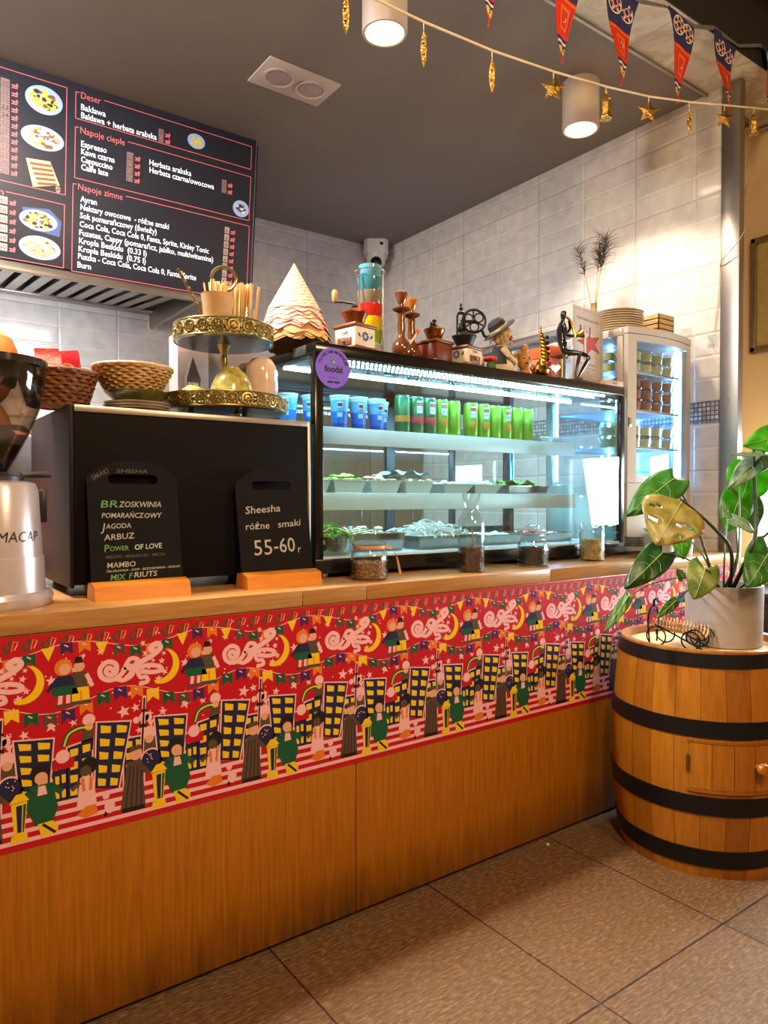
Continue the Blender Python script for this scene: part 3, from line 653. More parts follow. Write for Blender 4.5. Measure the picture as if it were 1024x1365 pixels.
stem([rt + CR * .05, V((2.368, 1.170, 0.967)), V((2.411, 1.165, 1.025))], .004); stem([rt - CR * .05, V((2.152, 1.276, 0.933)), V((2.143, 1.307, 0.945))], .003)
stem([rt - CR * .10, V((2.194, 1.319, 0.901)), V((2.219, 1.362, 0.869)), V((2.216, 1.376, 0.858))], .003)
leaf(V((2.378, 1.303, 1.136)), V((2.382, 1.313, 1.203)), .03, TC - CR * .5, L_gr, .1, (), .1, .2)

# wire and wicker bottle carrier on the barrel top
m_wire = mat('black_wire', (22, 20, 20), .45, .5); m_wick = weave_mat('wicker_strip', (176, 128, 80), (226, 186, 136), (140, 140, 140))
wg = thing('wine_bottle_carrier', 'small wicker bottle carrier with curled black wire wheels on the barrel top', 'basket', (2.247, 1.384, .6936), math.radians(-78)); wg.scale = (1.05, 1.05, 1.05)
b = MB(); nq = 15
for k in range(nq):
    x = -.07 + .15 * k / (nq - 1); b.tube([(x, .036 * math.cos(t), .062 + .036 * math.sin(t) - .11 * (x + .07) * .8 + .028) for t in [PI + PI * q / 8 for q in range(9)]], .0034, m_wick, 5)
b.build('wicker_trough', wg)
b = MB()
for sy in (-1, 1):
    b.tube([(-.075, .03 * sy, .075), (.085, .03 * sy, -.075 + .0 + .075 + .006)], .003, m_wire, 6)
    for cx, cz, r in ((-.06, .034, .031), (.05, .032, .029)):
        b.tube([(cx + r * math.cos(t), sy * .04, cz + r * math.sin(t)) for t in [2 * PI * q / 20 for q in range(20)]], .0026, m_wire, 6, True)
    b.tube([(.06 + .035 * math.cos(t) * (1 - t / 9), sy * .043, .04 + .035 * math.sin(t) * (1 - t / 9)) for t in [q * .35 for q in range(20)]], .0026, m_wire, 6)
b.build('wire_wheel', wg)
b = MB(); b.tube([(-.085 + .0, .045 * math.cos(t), .075 + .052 * math.sin(t)) for t in [PI * q / 14 for q in range(15)]], .003, m_wire, 6); b.tube([(-.085, 0, .125), (-.085, .006, .145), (-.075, 0, .152), (-.066, -.004, .14)], .0045, m_wire, 6)
b.tube([(-.085, -.045, .075), (-.085, -.03, .0045)], .003, m_wire, 6); b.tube([(-.085, .045, .075), (-.085, .03, .0045)], .003, m_wire, 6)
b.build('handle', wg)
one_ = MB(); one_.prism([(0, 0), (.012, .003), (.016, .012), (.006, .014), (.004, .008)], .0005, .003, mat('white_paper', (235, 232, 225), .8)); one(one_, 'paper_scrap', 'tiny white paper scrap on the floor by the counter', 'scrap', loc=(1.897, 1.655, 0))
# dark low cabinet under the window
m_dwood = wood('dark_stained_wood', (36, 28, 24), (52, 40, 34), (2, 20, 20), .4)
sb = thing('low_cabinet', 'dark low cabinet standing under the bright window behind the barrel', 'cabinet', (3.48, 1.25, 0))
b = MB(); b.box((-.2, -.6, 0), (.2, .52, .74), m_dwood, .004); b.build('body', sb)
b = MB(); b.box((-.215, -.62, .74), (.205, .54, .775), m_dwood, .004); b.build('top', sb)
for y in (-.59, -.03):
    b = MB(); b.box((-.212, y, .05), (-.2, y + .54, .70), m_dwood, .003); dd = b.build('door', sb)
    b = MB(); b.tube([(-.222, y + .27, .45), (-.222, y + .27, .55)], .005, m_steel, 8); b.build('handle', dd)

# ------------------------------------------------------------------ coffee machine, grinder, chalkboards
m_blk = mat('matt_black_panel', (15, 12, 11), .7, var=.1, scale=5, spec=.12)
m_blkg = mat('dark_violet_plastic', (26, 21, 27), .5, spec=.2)
m_silver = mat('silver_paint', (206, 196, 200), .25, .45, var=.03)
m_stl2 = mat('satin_steel', (190, 180, 168), .35, .9, var=.08)
cm = thing('coffee_machine', 'wide black coffee machine seen from behind with plates and baskets on its steel top', 'coffee machine', (.755, 1.9, ZT))
hw = .345; zt = 1.436 - ZT
b = MB(); b.box((-hw + .012, 0, .03), (hw - .012, .014, zt - .018), m_blk, .003); b.build('back_panel', cm)
b = MB(); b.box((-hw + .01, .014, .03), (hw - .01, .50, zt - .02), m_blk, .003); b.build('body', cm)
for sx in (-1, 1):
    b = MB(); b.box((sx * hw - (.012 if sx > 0 else 0), -.002, .022), (sx * hw + (0 if sx > 0 else .012), .50, zt), m_blkg if sx < 0 else m_stl2, .005); b.build('side_panel', cm)
b = MB(); b.box((-hw + .012, -.004, zt - .018), (hw - .012, .006, zt - .001), m_stl2, .002); b.build('top_edge', cm)
b = MB(); b.box((-hw + .012, .006, zt - .016), (hw - .012, .50, zt - .006), m_stl2); b.build('cup_tray', cm)
for x in (-.28, .28):
    for y in (.05, .42):
        b = MB(); b.cyl(.022, 0, .032, m_dark, 16, T(x, y, 0)); b.build('foot', cm)
ZM = 1.4304

gr = thing('coffee_grinder', 'silver coffee grinder with a smoked bean hopper at the left end of the counter', 'coffee grinder', (.235, 1.875, ZT))
b = MB(); b.lathe([(.124, 0), (.128, .006), (.131, .022), (.126, .032), (.116, .034)], m_silver, 48); b.cyl(.118, -.0, .004, m_dark, 32); b.build('base', gr)
b = MB(); b.lathe([(.114, .032), (.111, .11), (.1105, .114), (.108, .115), (.100, .265), (.094, .283), (.08, .288)], m_silver, 48); gb = b.build('body', gr, sharp=25)
b = MB(); th = math.atan2(-(1.875), -.235)
def wrap_text(mb, txt, m, r, z, size, a_c, width=None, shear=0, bold=0):
    mb2 = MB(); mb2.text(txt, m, Matrix.Identity(4), size, width, 'CENTER', bold, shear=shear)
    vs = []
    for v in mb2.bm.verts:
        a = a_c + v.co.x / r; vs.append(V((r * math.cos(a), r * math.sin(a), z + v.co.y)))
    mb2.bm.verts.index_update(); fs = [[v.index for v in f.verts] for f in mb2.bm.faces]; mb.add(vs, fs, m); mb2.bm.free()
wrap_text(b, 'MACAP', m_dark, .1062, .150, .034, th + .57, .105, .15, .0); b.build('lettering', gb)
b = MB(); b.lathe([(.07, .286), (.07, .298), (.05, .306), (.03, .31)], mat('dark_grey_metal', (70, 66, 66), .4, .7), 32); b.tube([(.06, 0, .30), (.13, .01, .302)], .004, m_dark, 8); b.tube([(.06, -.02, .305), (.12, .0, .312)], .003, m_steel, 8); b.build('collar', gr)
b = MB(); b.box((.098, -.01, .19), (.118, .03, .27), m_dark, .004); b.build('side_switch', gr)
g_smoke = glass('smoked_plastic', (206, 196, 186), 0, 1.45)
b = MB(); b.lathe([(.032, .306), (.052, .34), (.082, .40), (.105, .46), (.116, .52), (.119, .555), (.1165, .555), (.1135, .52), (.1025, .46), (.0795, .40), (.05, .342), (.03, .309)], g_smoke, 48, cap=False); b.build('hopper', gr)
b = MB(); b.lathe([(0, .31), (.03, .311), (.049, .343), (.063, .372), (.0, .378)], mat('coffee_beans', (48, 26, 16), .5, var=.6, scale=160, bump=.8), 32); b.build('beans', gr)
b = MB(); b.lathe([(.119, .548), (.1225, .552), (.1225, .568), (.06, .574), (0, .575)], mat('smoked_lid', (40, 32, 34), .12), 48); b.build('hopper_lid', gr)

m_board = mat('chalkboard', (22, 21, 21), .8, spec=.15, var=.15, scale=12)
m_orw = wood('orange_pine', (206, 120, 22), (226, 144, 40), (2, 20, 20), .35)
m_chw = mat('chalk_white', (176, 174, 168), .9, var=.15, scale=300); m_chg = mat('chalk_green', (104, 156, 98), .9, var=.2, scale=300); m_chd = mat('chalk_faded', (92, 88, 84), .9, var=.2, scale=300)
def chalkboard(loc, w, h, label, lines):
    t = thing('chalkboard_menu', label, 'chalkboard', loc, 0, 'chalkboard menus on the counter')
    b = MB(); bw = w / 2 + .004
    pts = [(-.052, 0), (.026, 0), (.018, .040), (-.012, .044), (-.044, .036)]
    b.prism(pts, -bw, bw, m_orw, Matrix(((0, 0, 1, 0), (1, 0, 0, 0), (0, 1, 0, 0), (0, 0, 0, 1)))); b.build('wooden_base', t)
    lean = .055 / .32; mx = frame((0, -.005, .034), (1, 0, 0), (0, lean, 1))
    b = MB(); sh = .04; hs = h - .034
    sw, s0, s1 = .062 * w / .228, hs - .062, hs - .036
    slot_r = [(0, s0)] + [(sw - .012 + q[0], q[1]) for q in arc(0, (s0 + s1) / 2, .013, -PI / 2, PI / 2, 8)] + [(0, s1)]
    top_r = [(0, hs)] + [(w * .18, hs - .003), (w * .34, hs - .016), (w * .46, hs - .034), (w / 2, hs - .044)]
    right = [(0, 0), *slot_r[0:], *top_r, (w / 2, 0)]
    b.prism(right, -.006, 0.0, m_board, mx); b.prism([(-x, y) for x, y in reversed(right)], -.006, 0.0, m_board, mx); bd = b.build('board', t)
    for (txt, x, y, sz, wd, m, bold, shr, rot) in lines:
        b = MB(); b.keep = True; b.text(txt, m, mx @ T(x + .004, y + .010, .0006) @ R(rot, 'Z'), sz, wd, 'LEFT', bold * .4, shear=shr); b.build('chalk_lettering', bd)
    return t
t1 = [('SMAKI', -.104, .252, .018, .048, m_chd, .0002, .2, .48), ('SHISHA', -.046, .2735, .014, .080, m_chd, .0001, .2, .0), ('BR', -.088, .184, .026, .042, m_chg, .0003, .15, 0), ('ZOSKWINIA', -.044, .185, .021, .108, m_chw, .0003, .25, -.01),
      ('POMARAŃCZ', -.087, .158, .018, .105, m_chw, .0004, .2, -.01), ('OWY', .019, .156, .018, .046, m_chw, .0007, .2, .02), ('J', -.088, .125, .028, None, m_chw, .0004, .2, 0), ('AGODA', -.078, .130, .018, .062, m_chw, .0003, .1, .03), ('ARBUZ', -.084, .101, .021, .076, m_chw, .0003, .1, .05),
      ('P', -.086, .073, .025, None, m_chg, .0006, .1, 0), ('OWER', -.071, .074, .017, .046, m_chg, .0004, .1, .02), ('OF LOVE', -.010, .075, .019, .070, mat('chalk_pale_green', (170, 205, 180), .9), .0006, .1, .03),
      ('MELON - MARAKUJA - MIĘTA', -.082, .056, .010, .148, m_chd, .0002, .2, .01), ('MAMBO', -.080, .032, .019, .070, m_chw, .0003, .1, .02), ('TRUSKAWKA - KIWI - BRZOSKWINIA - KOKOS', -.082, .021, .008, .186, m_chw, .0002, .3, .02),
      ('MIX', -.074, -.0005 + .002, .020, .038, m_chg, .0005, .2, .02), ('F', -.030, .003, .020, None, m_chg, .0005, .2, .02), ('RIUTS', -.016, .005, .019, .060, m_chw, .0005, .2, .02)]
chalkboard((.5585, 1.832, ZT), .228, .350, 'black chalkboard listing shisha flavours in green and white chalk', t1)
t2 = [('Sheesha', -.092, .163, .030, .110, m_chw, .0005, .15, .06), ('różne', -.095, .118, .028, .074, m_chw, .0004, .1, .03), ('smaki', .006, .122, .028, .076, m_chw, .0004, .15, .07), ('55', -.074, .045, .062, .056, m_chw, .0002, 0, .02), ('-', -.014, .052, .055, None, m_chw, .0003, 0, .05), ('60', .006, .050, .060, .050, m_chw, .0002, 0, .02), ('r', .063, .048, .030, None, m_chw, .0004, 0, .03)]
chalkboard((.952, 1.832, ZT), .226, .338, 'black chalkboard pricing sheesha at 55 to 60 in white chalk', t2)

# ------------------------------------------------------------------ things on the coffee machine
m_bsk = weave_mat('dark_wicker', (84, 46, 22), (150, 92, 48), (70, 70, 190)); m_bsk2 = weave_mat('pale_wicker', (170, 128, 74), (220, 180, 122), (70, 70, 190))
def basket(name, loc, label, r0, r1, h, m, tilt=0):
    t = thing(name, label, 'basket', loc, 0, 'wicker baskets on the coffee machine')
    b = MB(); nl = 9
    for k in range(nl):
        r = r0 + (r1 - r0) * k / (nl - 1); z = .004 + (h - .008) * k / (nl - 1); ph = (k % 2) * PI / 18
        b.tube([((r + .003 * math.cos(18 * a + ph * 18)) * math.cos(a), (r + .003 * math.cos(18 * a + ph * 18)) * math.sin(a), z) for a in [2 * PI * q / 72 for q in range(72)]], h / nl * .62, m, 5, True)
    b.lathe([(0, .001), (r0, .002)], m, 24); b.lathe([(r0 - .004, .002), (r1 - .004, h - .004)], m, 36, cap=False); b.build('woven_wall', t)
    b = MB(); b.tube([(r1 * 1.01 * math.cos(a), r1 * 1.01 * math.sin(a), h) for a in [2 * PI * q / 48 for q in range(48)]], .006, m, 8, True); b.build('rim', t)
    return t
basket('wicker_basket', (.410, 2.02, ZM + .0090), 'brown wicker basket holding red coffee packs on the coffee machine', .068, .092, .088, m_bsk)
m_red = mat('red_foil', (170, 22, 28), .3, var=.15, scale=25, bump=.3); m_cream2 = mat('cream_print', (235, 205, 160), .5)
def packet(loc, rz, w, h, label, mark, tilt):
    t = thing('coffee_pack', label, 'coffee pack', loc, rz, 'red coffee packs in the basket')
    b = MB(); th = .016
    v = [(-w / 2, -th, 0), (w / 2, -th, 0), (w / 2, th, 0), (-w / 2, th, 0), (-w / 2 * 1.03, -th * 1.1, h * .5), (w / 2 * 1.03, -th * 1.1, h * .5), (w / 2 * 1.03, th, h * .5), (-w / 2 * 1.03, th, h * .5),
         (-w / 2 * .96, -th * .8, h * .82), (w / 2, -th * .6, h * .86), (w / 2 * .9, .004, h * .9), (-w / 2, .004, h * .84), (-w / 2 * 1.05, -.002, h), (w / 2 * .8, -.001, h * 1.03), (w / 2 * .8, .001, h * 1.03), (-w / 2 * 1.05, .001, h)]
    fs = [(3, 2, 1, 0)]
    for l in (0, 4, 8): fs += [(l + k, l + (k + 1) % 4, l + 4 + (k + 1) % 4, l + 4 + k) for k in range(4)]
    fs.append((12, 13, 14, 15)); b.add([V(q) for q in v], fs, m_red); b.build('pouch', t)
    if mark:
        b = MB(); b.text('JK', m_cream2, frame((-.016, -th * 1.13 - .0008, h * .50), (1, 0, 0), (0, .1, 1)), .034, .026, bold=.0006)
        aa = arc(0, h * .58, .024, 0, 2 * PI, 20); bb = arc(0, h * .58, .021, 0, 2 * PI, 20)
        for q in range(20): b.poly([(aa[q][0], -th * 1.13, aa[q][1]), (aa[q + 1][0], -th * 1.13, aa[q + 1][1]), (bb[q + 1][0], -th * 1.13, bb[q + 1][1]), (bb[q][0], -th * 1.13, bb[q][1])], m_cream2)
        b.keep = True; b.build('logo', t)
packet((.386, 2.015, ZM + .021), -.15, .062, .135, 'plain crumpled red coffee pack, left in the brown basket', False, 0)
packet((.440, 2.03, ZM + .021), -.5, .058, .138, 'red coffee pack with a cream oval mark in the brown basket', True, 0)
m_plate = mat('glazed_plate', (190, 165, 142), .2, var=.05, coat=.3)
PLP = [(0, .004), (.05, .003), (.056, 0), (.062, .003), (.088, .012), (.090, .0145), (.086, .015), (.06, .007), (0, .007)]
b = MB(); b.lathe(PLP, m_plate, 40, cap=False); pp = one(b, 'plate', 'beige glazed plate in the small pile under the pale basket', 'plate', 'beige plates on the coffee machine', (.606, 2.0, ZM))
for k in (1, 2): dup(pp, (.606 + .002 * k, 2.0, ZM + .0082 * k))
b = MB(); b.lathe([(.04, 0), (.06, .006), (.083, .024), (.086, .030), (.082, .030), (.058, .010), (0, .008)], mat('olive_glaze', (96, 96, 42), .25, var=.35, scale=25), 40); one(b, 'glazed_bowl', 'olive green glazed bowl between the plates and the pale basket', 'bowl', loc=(.608, 2.0, ZM + .0310))
basket('wicker_basket', (.604, 2.02, ZM + .0622), 'pale wicker basket on top of the olive bowl and plates', .070, .102, .066, m_bsk2)
b = MB()
for k in range(9):
    a = k * .7; b.sphere((.045 * math.cos(a) * (k % 3) / 2, .045 * math.sin(a) * (k % 3) / 2, .050), .022, m_red if k % 2 else mat('dark_pod', (70, 28, 26), .4), 10, (1, 1, .55))
one(b, 'wrapped_sweets', 'dark red wrapped sweets filling the pale wicker basket', 'sweets', loc=(.604, 2.02, ZM + .062 + .012), kind='stuff')

m_fil = filigree_mat(); m_brass = mat('brass', (160, 140, 88), .3, .92); m_under = mat('tray_underside', (128, 130, 134), .25, .9)
ts = thing('tiered_tray', 'two tier brass tray with embossed rims and a ring handle', 'tray', (.879, 2.035, ZM))
def tray(z, r, h, nm):
    b = MB(); b.lathe([(0, z), (r - .008, z), (r, z + .006)], m_under, 64, cap=False); b.lathe([(0, z + .004), (r - .01, z + .005), (r - .003, z + .009)], m_under, 64, cap=False); o = b.build(nm, ts)
    b = MB(); b.lathe([(r - .001, z + .005), (r + .001, z + .008), (r + .001, z + h - .004)], m_fil, 96, cap=False); b.lathe([(r - .004, z + h - .003), (r - .003, z + .008)], m_brass, 96, cap=False)
    n = int(2 * PI * r / .042)
    for k in range(n):
        a = 2 * PI * k / n; mx = T(r * math.cos(a), r * math.sin(a), z + h / 2 + .001) @ R(a, 'Z') @ R(PI / 2, 'Y')
        b.lathe([(.0175, 0), (.0172, .0032), (.0140, .0034), (.0132, .0006), (.0085, .0006), (.0075, .0034), (.0045, .0036), (.004, .001), (0, .0032)], m_brass, 18, mx)
        for e in range(6): b.sphere(mx @ V((.0108 * math.cos(e * PI / 3), .0108 * math.sin(e * PI / 3), .001)), .0019, m_brass, 6)
        b.sphere(((r + .001) * math.cos(a + PI / n), (r + .001) * math.sin(a + PI / n), z + h / 2), .004, m_brass, 8)
    b.build('embossed_rim', o)
    b = MB()
    for zz in (z + .005, z + h - .003): b.tube([(r * math.cos(a), r * math.sin(a), zz) for a in [2 * PI * q / 72 for q in range(72)]], .0028, m_brass, 6, True)
    b.build('edge_bead', o)
tray(.026, .184, .047, 'lower_tray'); tray(1.662 - ZM, .145, .055, 'upper_tray')
b = MB(); b.lathe([(.014, .031), (.01, .05), (.0085, .06), (.0085, .17), (.012, .185), (.0085, .20), (.02, .2322)], m_brass, 16); b.lathe([(.006, .237), (.006, .39)], m_brass, 12); b.build('column', ts)
b = MB(); mx = T(0, 0, .43) @ R(math.radians(-20), 'Z') @ R(PI / 2, 'X'); b.tube([(.036 * math.cos(a), .036 * math.sin(a), 0) for a in [2 * PI * q / 36 for q in range(36)]], .0048, m_brass, 8, True, mx); b.build('ring_handle', ts)
for k in range(3):
    b = MB(); a = 2 * PI * k / 3 + .5; b.sphere((.10 * math.cos(a), .10 * math.sin(a), .0133), .0130, m_brass, 12); b.build('foot', ts)
ZU = 1.662 + .0052; ZL = ZM + .026 + .0052
m_kraft = mat('kraft_card', (196, 152, 104), .75); m_stick = wood('birch_stick', (206, 160, 92), (232, 192, 126), (40, 40, 3), .6); m_stick2 = wood('beech_stick', (176, 124, 70), (200, 150, 94), (40, 40, 3), .6)
b = MB(); b.lathe([(0, .003), (.031, .003), (.031, 0), (.0325, 0), (.0445, .119), (.0465, .123), (.0435, .124), (.0315, .006), (0, .006)], m_kraft, 36, cap=False); one(b, 'paper_cup', 'brown paper cup of wooden stirrers on the upper brass tray', 'cup', loc=(.832, 1.975, ZU))
def stickmesh(L, w_=.0052, m=m_stick):
    b = MB(); b.box((-w_, -.0009, 0), (w_, .0009, L), m, .0006, seg=1); return b
st0 = None
rs = random.Random(11)
def place_stick(cx, cy, z, rr, spread, L, label, group, m, n, tilt):
    src = stickmesh(L, m=m).build('wooden_stirrer'); tag(src, label, 'stirrer', group)
    for k in range(n):
        o = src if k == 0 else src.copy()
        if k: COL.objects.link(o)
        a = 2.399 * k; r = rr * math.sqrt((k + .3) / n); o.location = (cx + r * math.cos(a), cy + r * math.sin(a), z + rs.uniform(0, .001))
        o.rotation_euler = (-tilt * math.sin(a) * r / rr + rs.uniform(-.03, .03), tilt * math.cos(a) * r / rr + rs.uniform(-.03, .03), rs.uniform(0, PI))
place_stick(.832, 1.975, ZU + .0075, .022, 0, .152, 'flat wooden stirrer standing in the brown paper cup', 'stirrers in the paper cup', m_stick, 22, .20)
place_stick(.940, 2.035, ZU + .005, .030, 0, .178, 'long wooden stirrer in the clear tumbler on the upper brass tray', 'long stirrers in the tumbler', m_stick, 64, .10)
g_jar = glass('clear_glass', (250, 253, 252), 0, 1.5, 1.6)
b = MB(); b.lathe([(0, .0), (.033, 0), (.038, .11), (.0365, .11), (.0318, .003), (0, .003)], g_jar, 32, cap=False); one(b, 'glass_tumbler', 'clear tumbler of long stirrers on the upper brass tray', 'tumbler', loc=(.940, 2.035, ZU))
b = MB(); b.lathe([(.03, 0), (.045, .012), (.054, .035), (.056, .05), (.053, .05), (.05, .03), (0, .008)], mat('dark_brown_bowl', (70, 44, 30), .25), 32); b.lathe([(.05, .04), (0, .046)], mat('brown_sugar', (150, 100, 56), .8, bump=.5, scale=200), 24); one(b, 'sugar_bowl', 'dark brown bowl of sugar behind the paper cup on the upper tray', 'bowl', loc=(.832, 2.085, ZU))
b = MB(); d0_ = V((.032, -.02, .03)); b.tube([d0_, V((-.015, -.03, .075)), V((-.095, -.05, .185))], [.003, .0035, .0045], m_brass, 8)
for k in range(6): b.sphere(V((-.02 - .013 * k, -.0315 - .0035 * k, .082 + .0185 * k)), .006, m_brass, 8)
b.sphere((.034, -.02, .052), .012, m_brass, 12, (1, .7, .5)); one(b, 'sugar_spoon', 'brass spoon with a twisted handle leaning out of the sugar bowl', 'spoon', loc=(.832, 2.085, ZU + .012))
m_shell = mat('speckled_green_glaze', (172, 158, 78), .18, var=.4, scale=60, coat=.5)
def dome(loc, r, h, label):
    b = MB(); b.lathe([(r * .93, 0), (r, .003), (r * .99, h * .25), (r * .90, h * .55), (r * .66, h * .83), (r * .36, h * .96), (r * .34, h), (r * .3, h), (0, h * .985)], m_shell, 40)
    o = b.build('glazed_bowl', loc=loc); tag(o, label, 'bowl', 'upturned green bowls on the lower tray')
dome((.868, 1.955, ZL), .066, .120, 'large upturned speckled green bowl at the front of the lower tray')
dome((.762, 1.985, ZL), .046, .062, 'small upturned green bowl nearest the left edge of the lower tray')
dome((.835, 2.095, ZL), .046, .074, 'small upturned green bowl behind the large one on the lower tray')
m_cupw = mat('pale_pink_glaze', (214, 184, 166), .15, coat=.5)
def cupdown(loc, label, n=2):
    b = MB(); pr_ = [(.050, 0), (.051, .003), (.050, .092), (.0485, .0925)]
    b.lathe(pr_ + [(.0485, .0945), (.048, .118), (.044, .140), (.033, .157), (.028, .162), (.0, .161)], m_cupw, 40); o = b.build('stacked_cups', loc=loc, sharp=50)
    tag(o, label, 'cup', 'upturned pale cups on the lower tray')
cupdown((.978, 1.985, ZL), 'upturned pale pink cup with a seam at the front of the lower tray')
cupdown((.985, 2.091, ZL), 'upturned pale pink cup half hidden behind its neighbour')
m_rioba = mat('mauve_card', (182, 158, 152), .5); m_riobad = mat('brown_print', (92, 62, 58), .5)
rb = thing('carton', 'mauve drinks carton with a brown drop logo behind the brass tray', 'carton', (.862, 2.28, ZM))
b = MB(); b.box((-.052, -.04, 0), (.052, .04, .30), m_rioba, .002); b.build('box', rb)
b = MB(); mx = frame((-.003, -.0406, .135), (1, 0, 0), (0, 0, 1))
b.poly([(-.004, .105, 0), (.026, .03, 0), (.022, .0, 0), (.006, -.028, 0), (-.012, -.028, 0), (-.026, .0, 0), (-.026, .03, 0)], m_rioba if False else mat('pale_print', (225, 210, 204), .5), mx)
b.poly([(.001, .092, .0003), (.028, .022, .0003), (.024, -.004, .0003), (.008, -.024, .0003), (-.004, -.024, .0003), (-.018, .0, .0003), (-.019, .022, .0003)], m_riobad, mx)
b.text('RIOBA', mat('white_print', (240, 238, 234), .5), mx @ T(.003, -.002, .0006), .017, .036, 'CENTER', .0006); b.keep = True; b.build('logo', rb)
b = MB(); b.box((-.08, -.05, 0), (.08, .05, .30), mat('taupe_card', (140, 124, 116), .6), .003); one(b, 'storage_box', 'plain taupe box behind the brass tray beside the mauve carton', 'box', loc=(1.0, 2.31, ZM))

# ------------------------------------------------------------------ refrigerated display case
CX0, CX1, CY0, CY1, CZ0, CZ1 = 1.115, 2.658, 1.90, 2.58, .968, 1.682
m_case = mat('gloss_black', (20, 19, 20), .18, var=.05); m_white = mat('white_enamel', (214, 216, 214), .35, var=.03)
m_mirror = mat('polished_steel', (200, 204, 206), .12, 1, var=.04)
g_pane = glass('display_glass', (238, 250, 251), 0, 1.5, 1.25)
led = emis('led_cold', (160, 226, 255), 165); led2 = emis('led_cold_soft', (160, 226, 255), 165)
dc = thing('display_fridge', 'long black glass-fronted display fridge full of drinks and salads on the counter', 'display fridge', (CX0, CY0, ZT))
zb = CZ0 - ZT; W_, D_, H_ = CX1 - CX0, CY1 - CY0, CZ1 - ZT
b = MB(); b.box((0, 0, zb), (W_, D_, zb + .045), m_case, .004); b.build('base', dc)
b = MB(); b.box((.002, .003, zb + .045), (W_ - .002, D_ - .02, zb + .050), m_white); b.build('deck', dc)
b = MB(); b.box((0, 0, H_ - .038), (W_, D_, H_), m_case, .005); b.build('roof', dc)
b = MB(); b.box((.02, .02, H_ - .0415), (W_ - .02, D_ - .03, H_ - .038), m_mirror); b.build('roof_lining', dc)
for x, y in ((0, 0), (W_ - .03, 0), (0, D_ - .03), (W_ - .03, D_ - .03)):
    b = MB(); b.box((x, y, zb + .045), (x + .03, y + .03, H_ - .038), m_case if y == 0 or x == 0 else m_mirror, .002); b.build('corner_post', dc)
b = MB(); b.box((W_ - .042, .01, zb + .06), (W_ - .034, .018, H_ - .06), m_mirror); b.build('edge_trim', dc)
b = MB(); b.box((.03, .004, zb + .045), (W_ - .03, .009, H_ - .038), g_pane); b.build('front_glass', dc)
for x in (.006, W_ - .011):
    b = MB(); b.box((x, .03, zb + .045), (x + .005, D_ - .03, H_ - .038), g_pane); b.build('side_glass', dc)
m_stile = mat('dark_door_frame', (62, 58, 58), .35, .5)
for x0, x1, y in ((.03, .79, D_ - .012), (.745, W_ - .03, D_ - .024)):
    b = MB(); h0, h1 = zb + .05, H_ - .042
    for a, c in (((x0, y - .008, h0), (x0 + .045, y, h1)), ((x1 - .045, y - .008, h0), (x1, y, h1)), ((x0, y - .008, h0), (x1, y, h0 + .05)), ((x0, y - .008, h1 - .04), (x1, y, h1)), (((x0 + x1) / 2 - .02, y - .007, h0), ((x0 + x1) / 2 + .02, y, h1))): b.box(a, c, m_stile, .002)
    dd = b.build('sliding_door', dc)
    b = MB(); b.box((x0 + .03, y - .005, h0 + .03), (x1 - .03, y - .002, h1 - .03), g_pane); b.build('door_glass', dd)
for zt_, zl in ((1.452, 1.392), (1.222, 1.160)):
    b = MB(); b.box((.012, .24, zt_ - ZT - .007), (W_ - .035, D_ - .06, zt_ - ZT - .002), m_white); sh = b.build('shelf', dc)
    b = MB(); b.box((.012, .236, zl - ZT), (W_ - .035, .241, zt_ - ZT), m_white, .002); b.build('price_rail', sh)
    b = MB(); b.box((.03, .262, zt_ - ZT - .014), (W_ - .06, .270, zt_ - ZT - .008), led2); b.build('light_strip', sh)
for y, e in ((.035, led), (.09, led), (.25, led)):
    b = MB()
    if y > .2: b.box((.03, y, H_ - .047), (W_ - .05, y + .008, H_ - .042), e)
    else:
        for q in range(80): b.box((.04 + .0178 * q, y, H_ - .045), (.0455 + .0178 * q, y + .0045, H_ - .042), e)
    b.build('light_strip', dc)
for x in (.06, W_ - .09):
    for y in (.05, D_ - .08):
        b = MB(); b.cyl(.016, 0, zb + .001, m_mirror, 14, T(x, y, 0)); b.build('foot', dc)
b = MB(); b.box((-.006, .05, H_ - .034), (.004, .13, H_ - .004), mat('grey_plastic', (84, 82, 82), .4), .003); b.build('hinge_cover', dc)
# round violet sticker on the glass
m_vio = mat('violet_vinyl', (126, 98, 226), .35, var=.03); m_viod = mat('dark_violet_ink', (20, 12, 44), .5)
sk = thing('round_sticker', 'round violet sticker on the top left corner of the display fridge glass', 'sticker', (1.180, CY0 - .0006, 1.606))
mxs = frame((0, 0, 0), (1, 0, 0), (0, 0, 1)); b = MB(); b.prism(arc(0, 0, .0625, 0, 2 * PI, 40)[:-1], -.0003, .0004, m_vio, mxs); b.build('disc', sk)
b = MB(); b.text('TU SIĘ NIE MARNUJE', m_viod, mxs @ T(0, 0, .0007), .0125, .125, 'CENTER', .0005, curve=.046); b.text('foodsi', m_viod, mxs @ T(.002, -.013, .0007), .028, .066, 'CENTER', .0010)
b.text('dołącz do nas', m_viod, mxs @ T(0, -.032, .0007), .007, .034, 'CENTER')
for x in (-.021, .003): b.poly([(x, -.047, .0007), (x + .02, -.047, .0007), (x + .02, -.041, .0007), (x, -.041, .0007)], m_viod, mxs)
lf = mat('mint_ink', (110, 180, 130), .5); b.poly([(q[0], q[1], .0007) for q in arc(.002, .018, .008, 0, 2 * PI, 12)], m_viod, mxs); b.poly([(q[0], q[1], .0010) for q in arc(.002, .018, .0065, 0, 2 * PI, 12)], lf, mxs)
b.keep = True; b.build('print', sk)

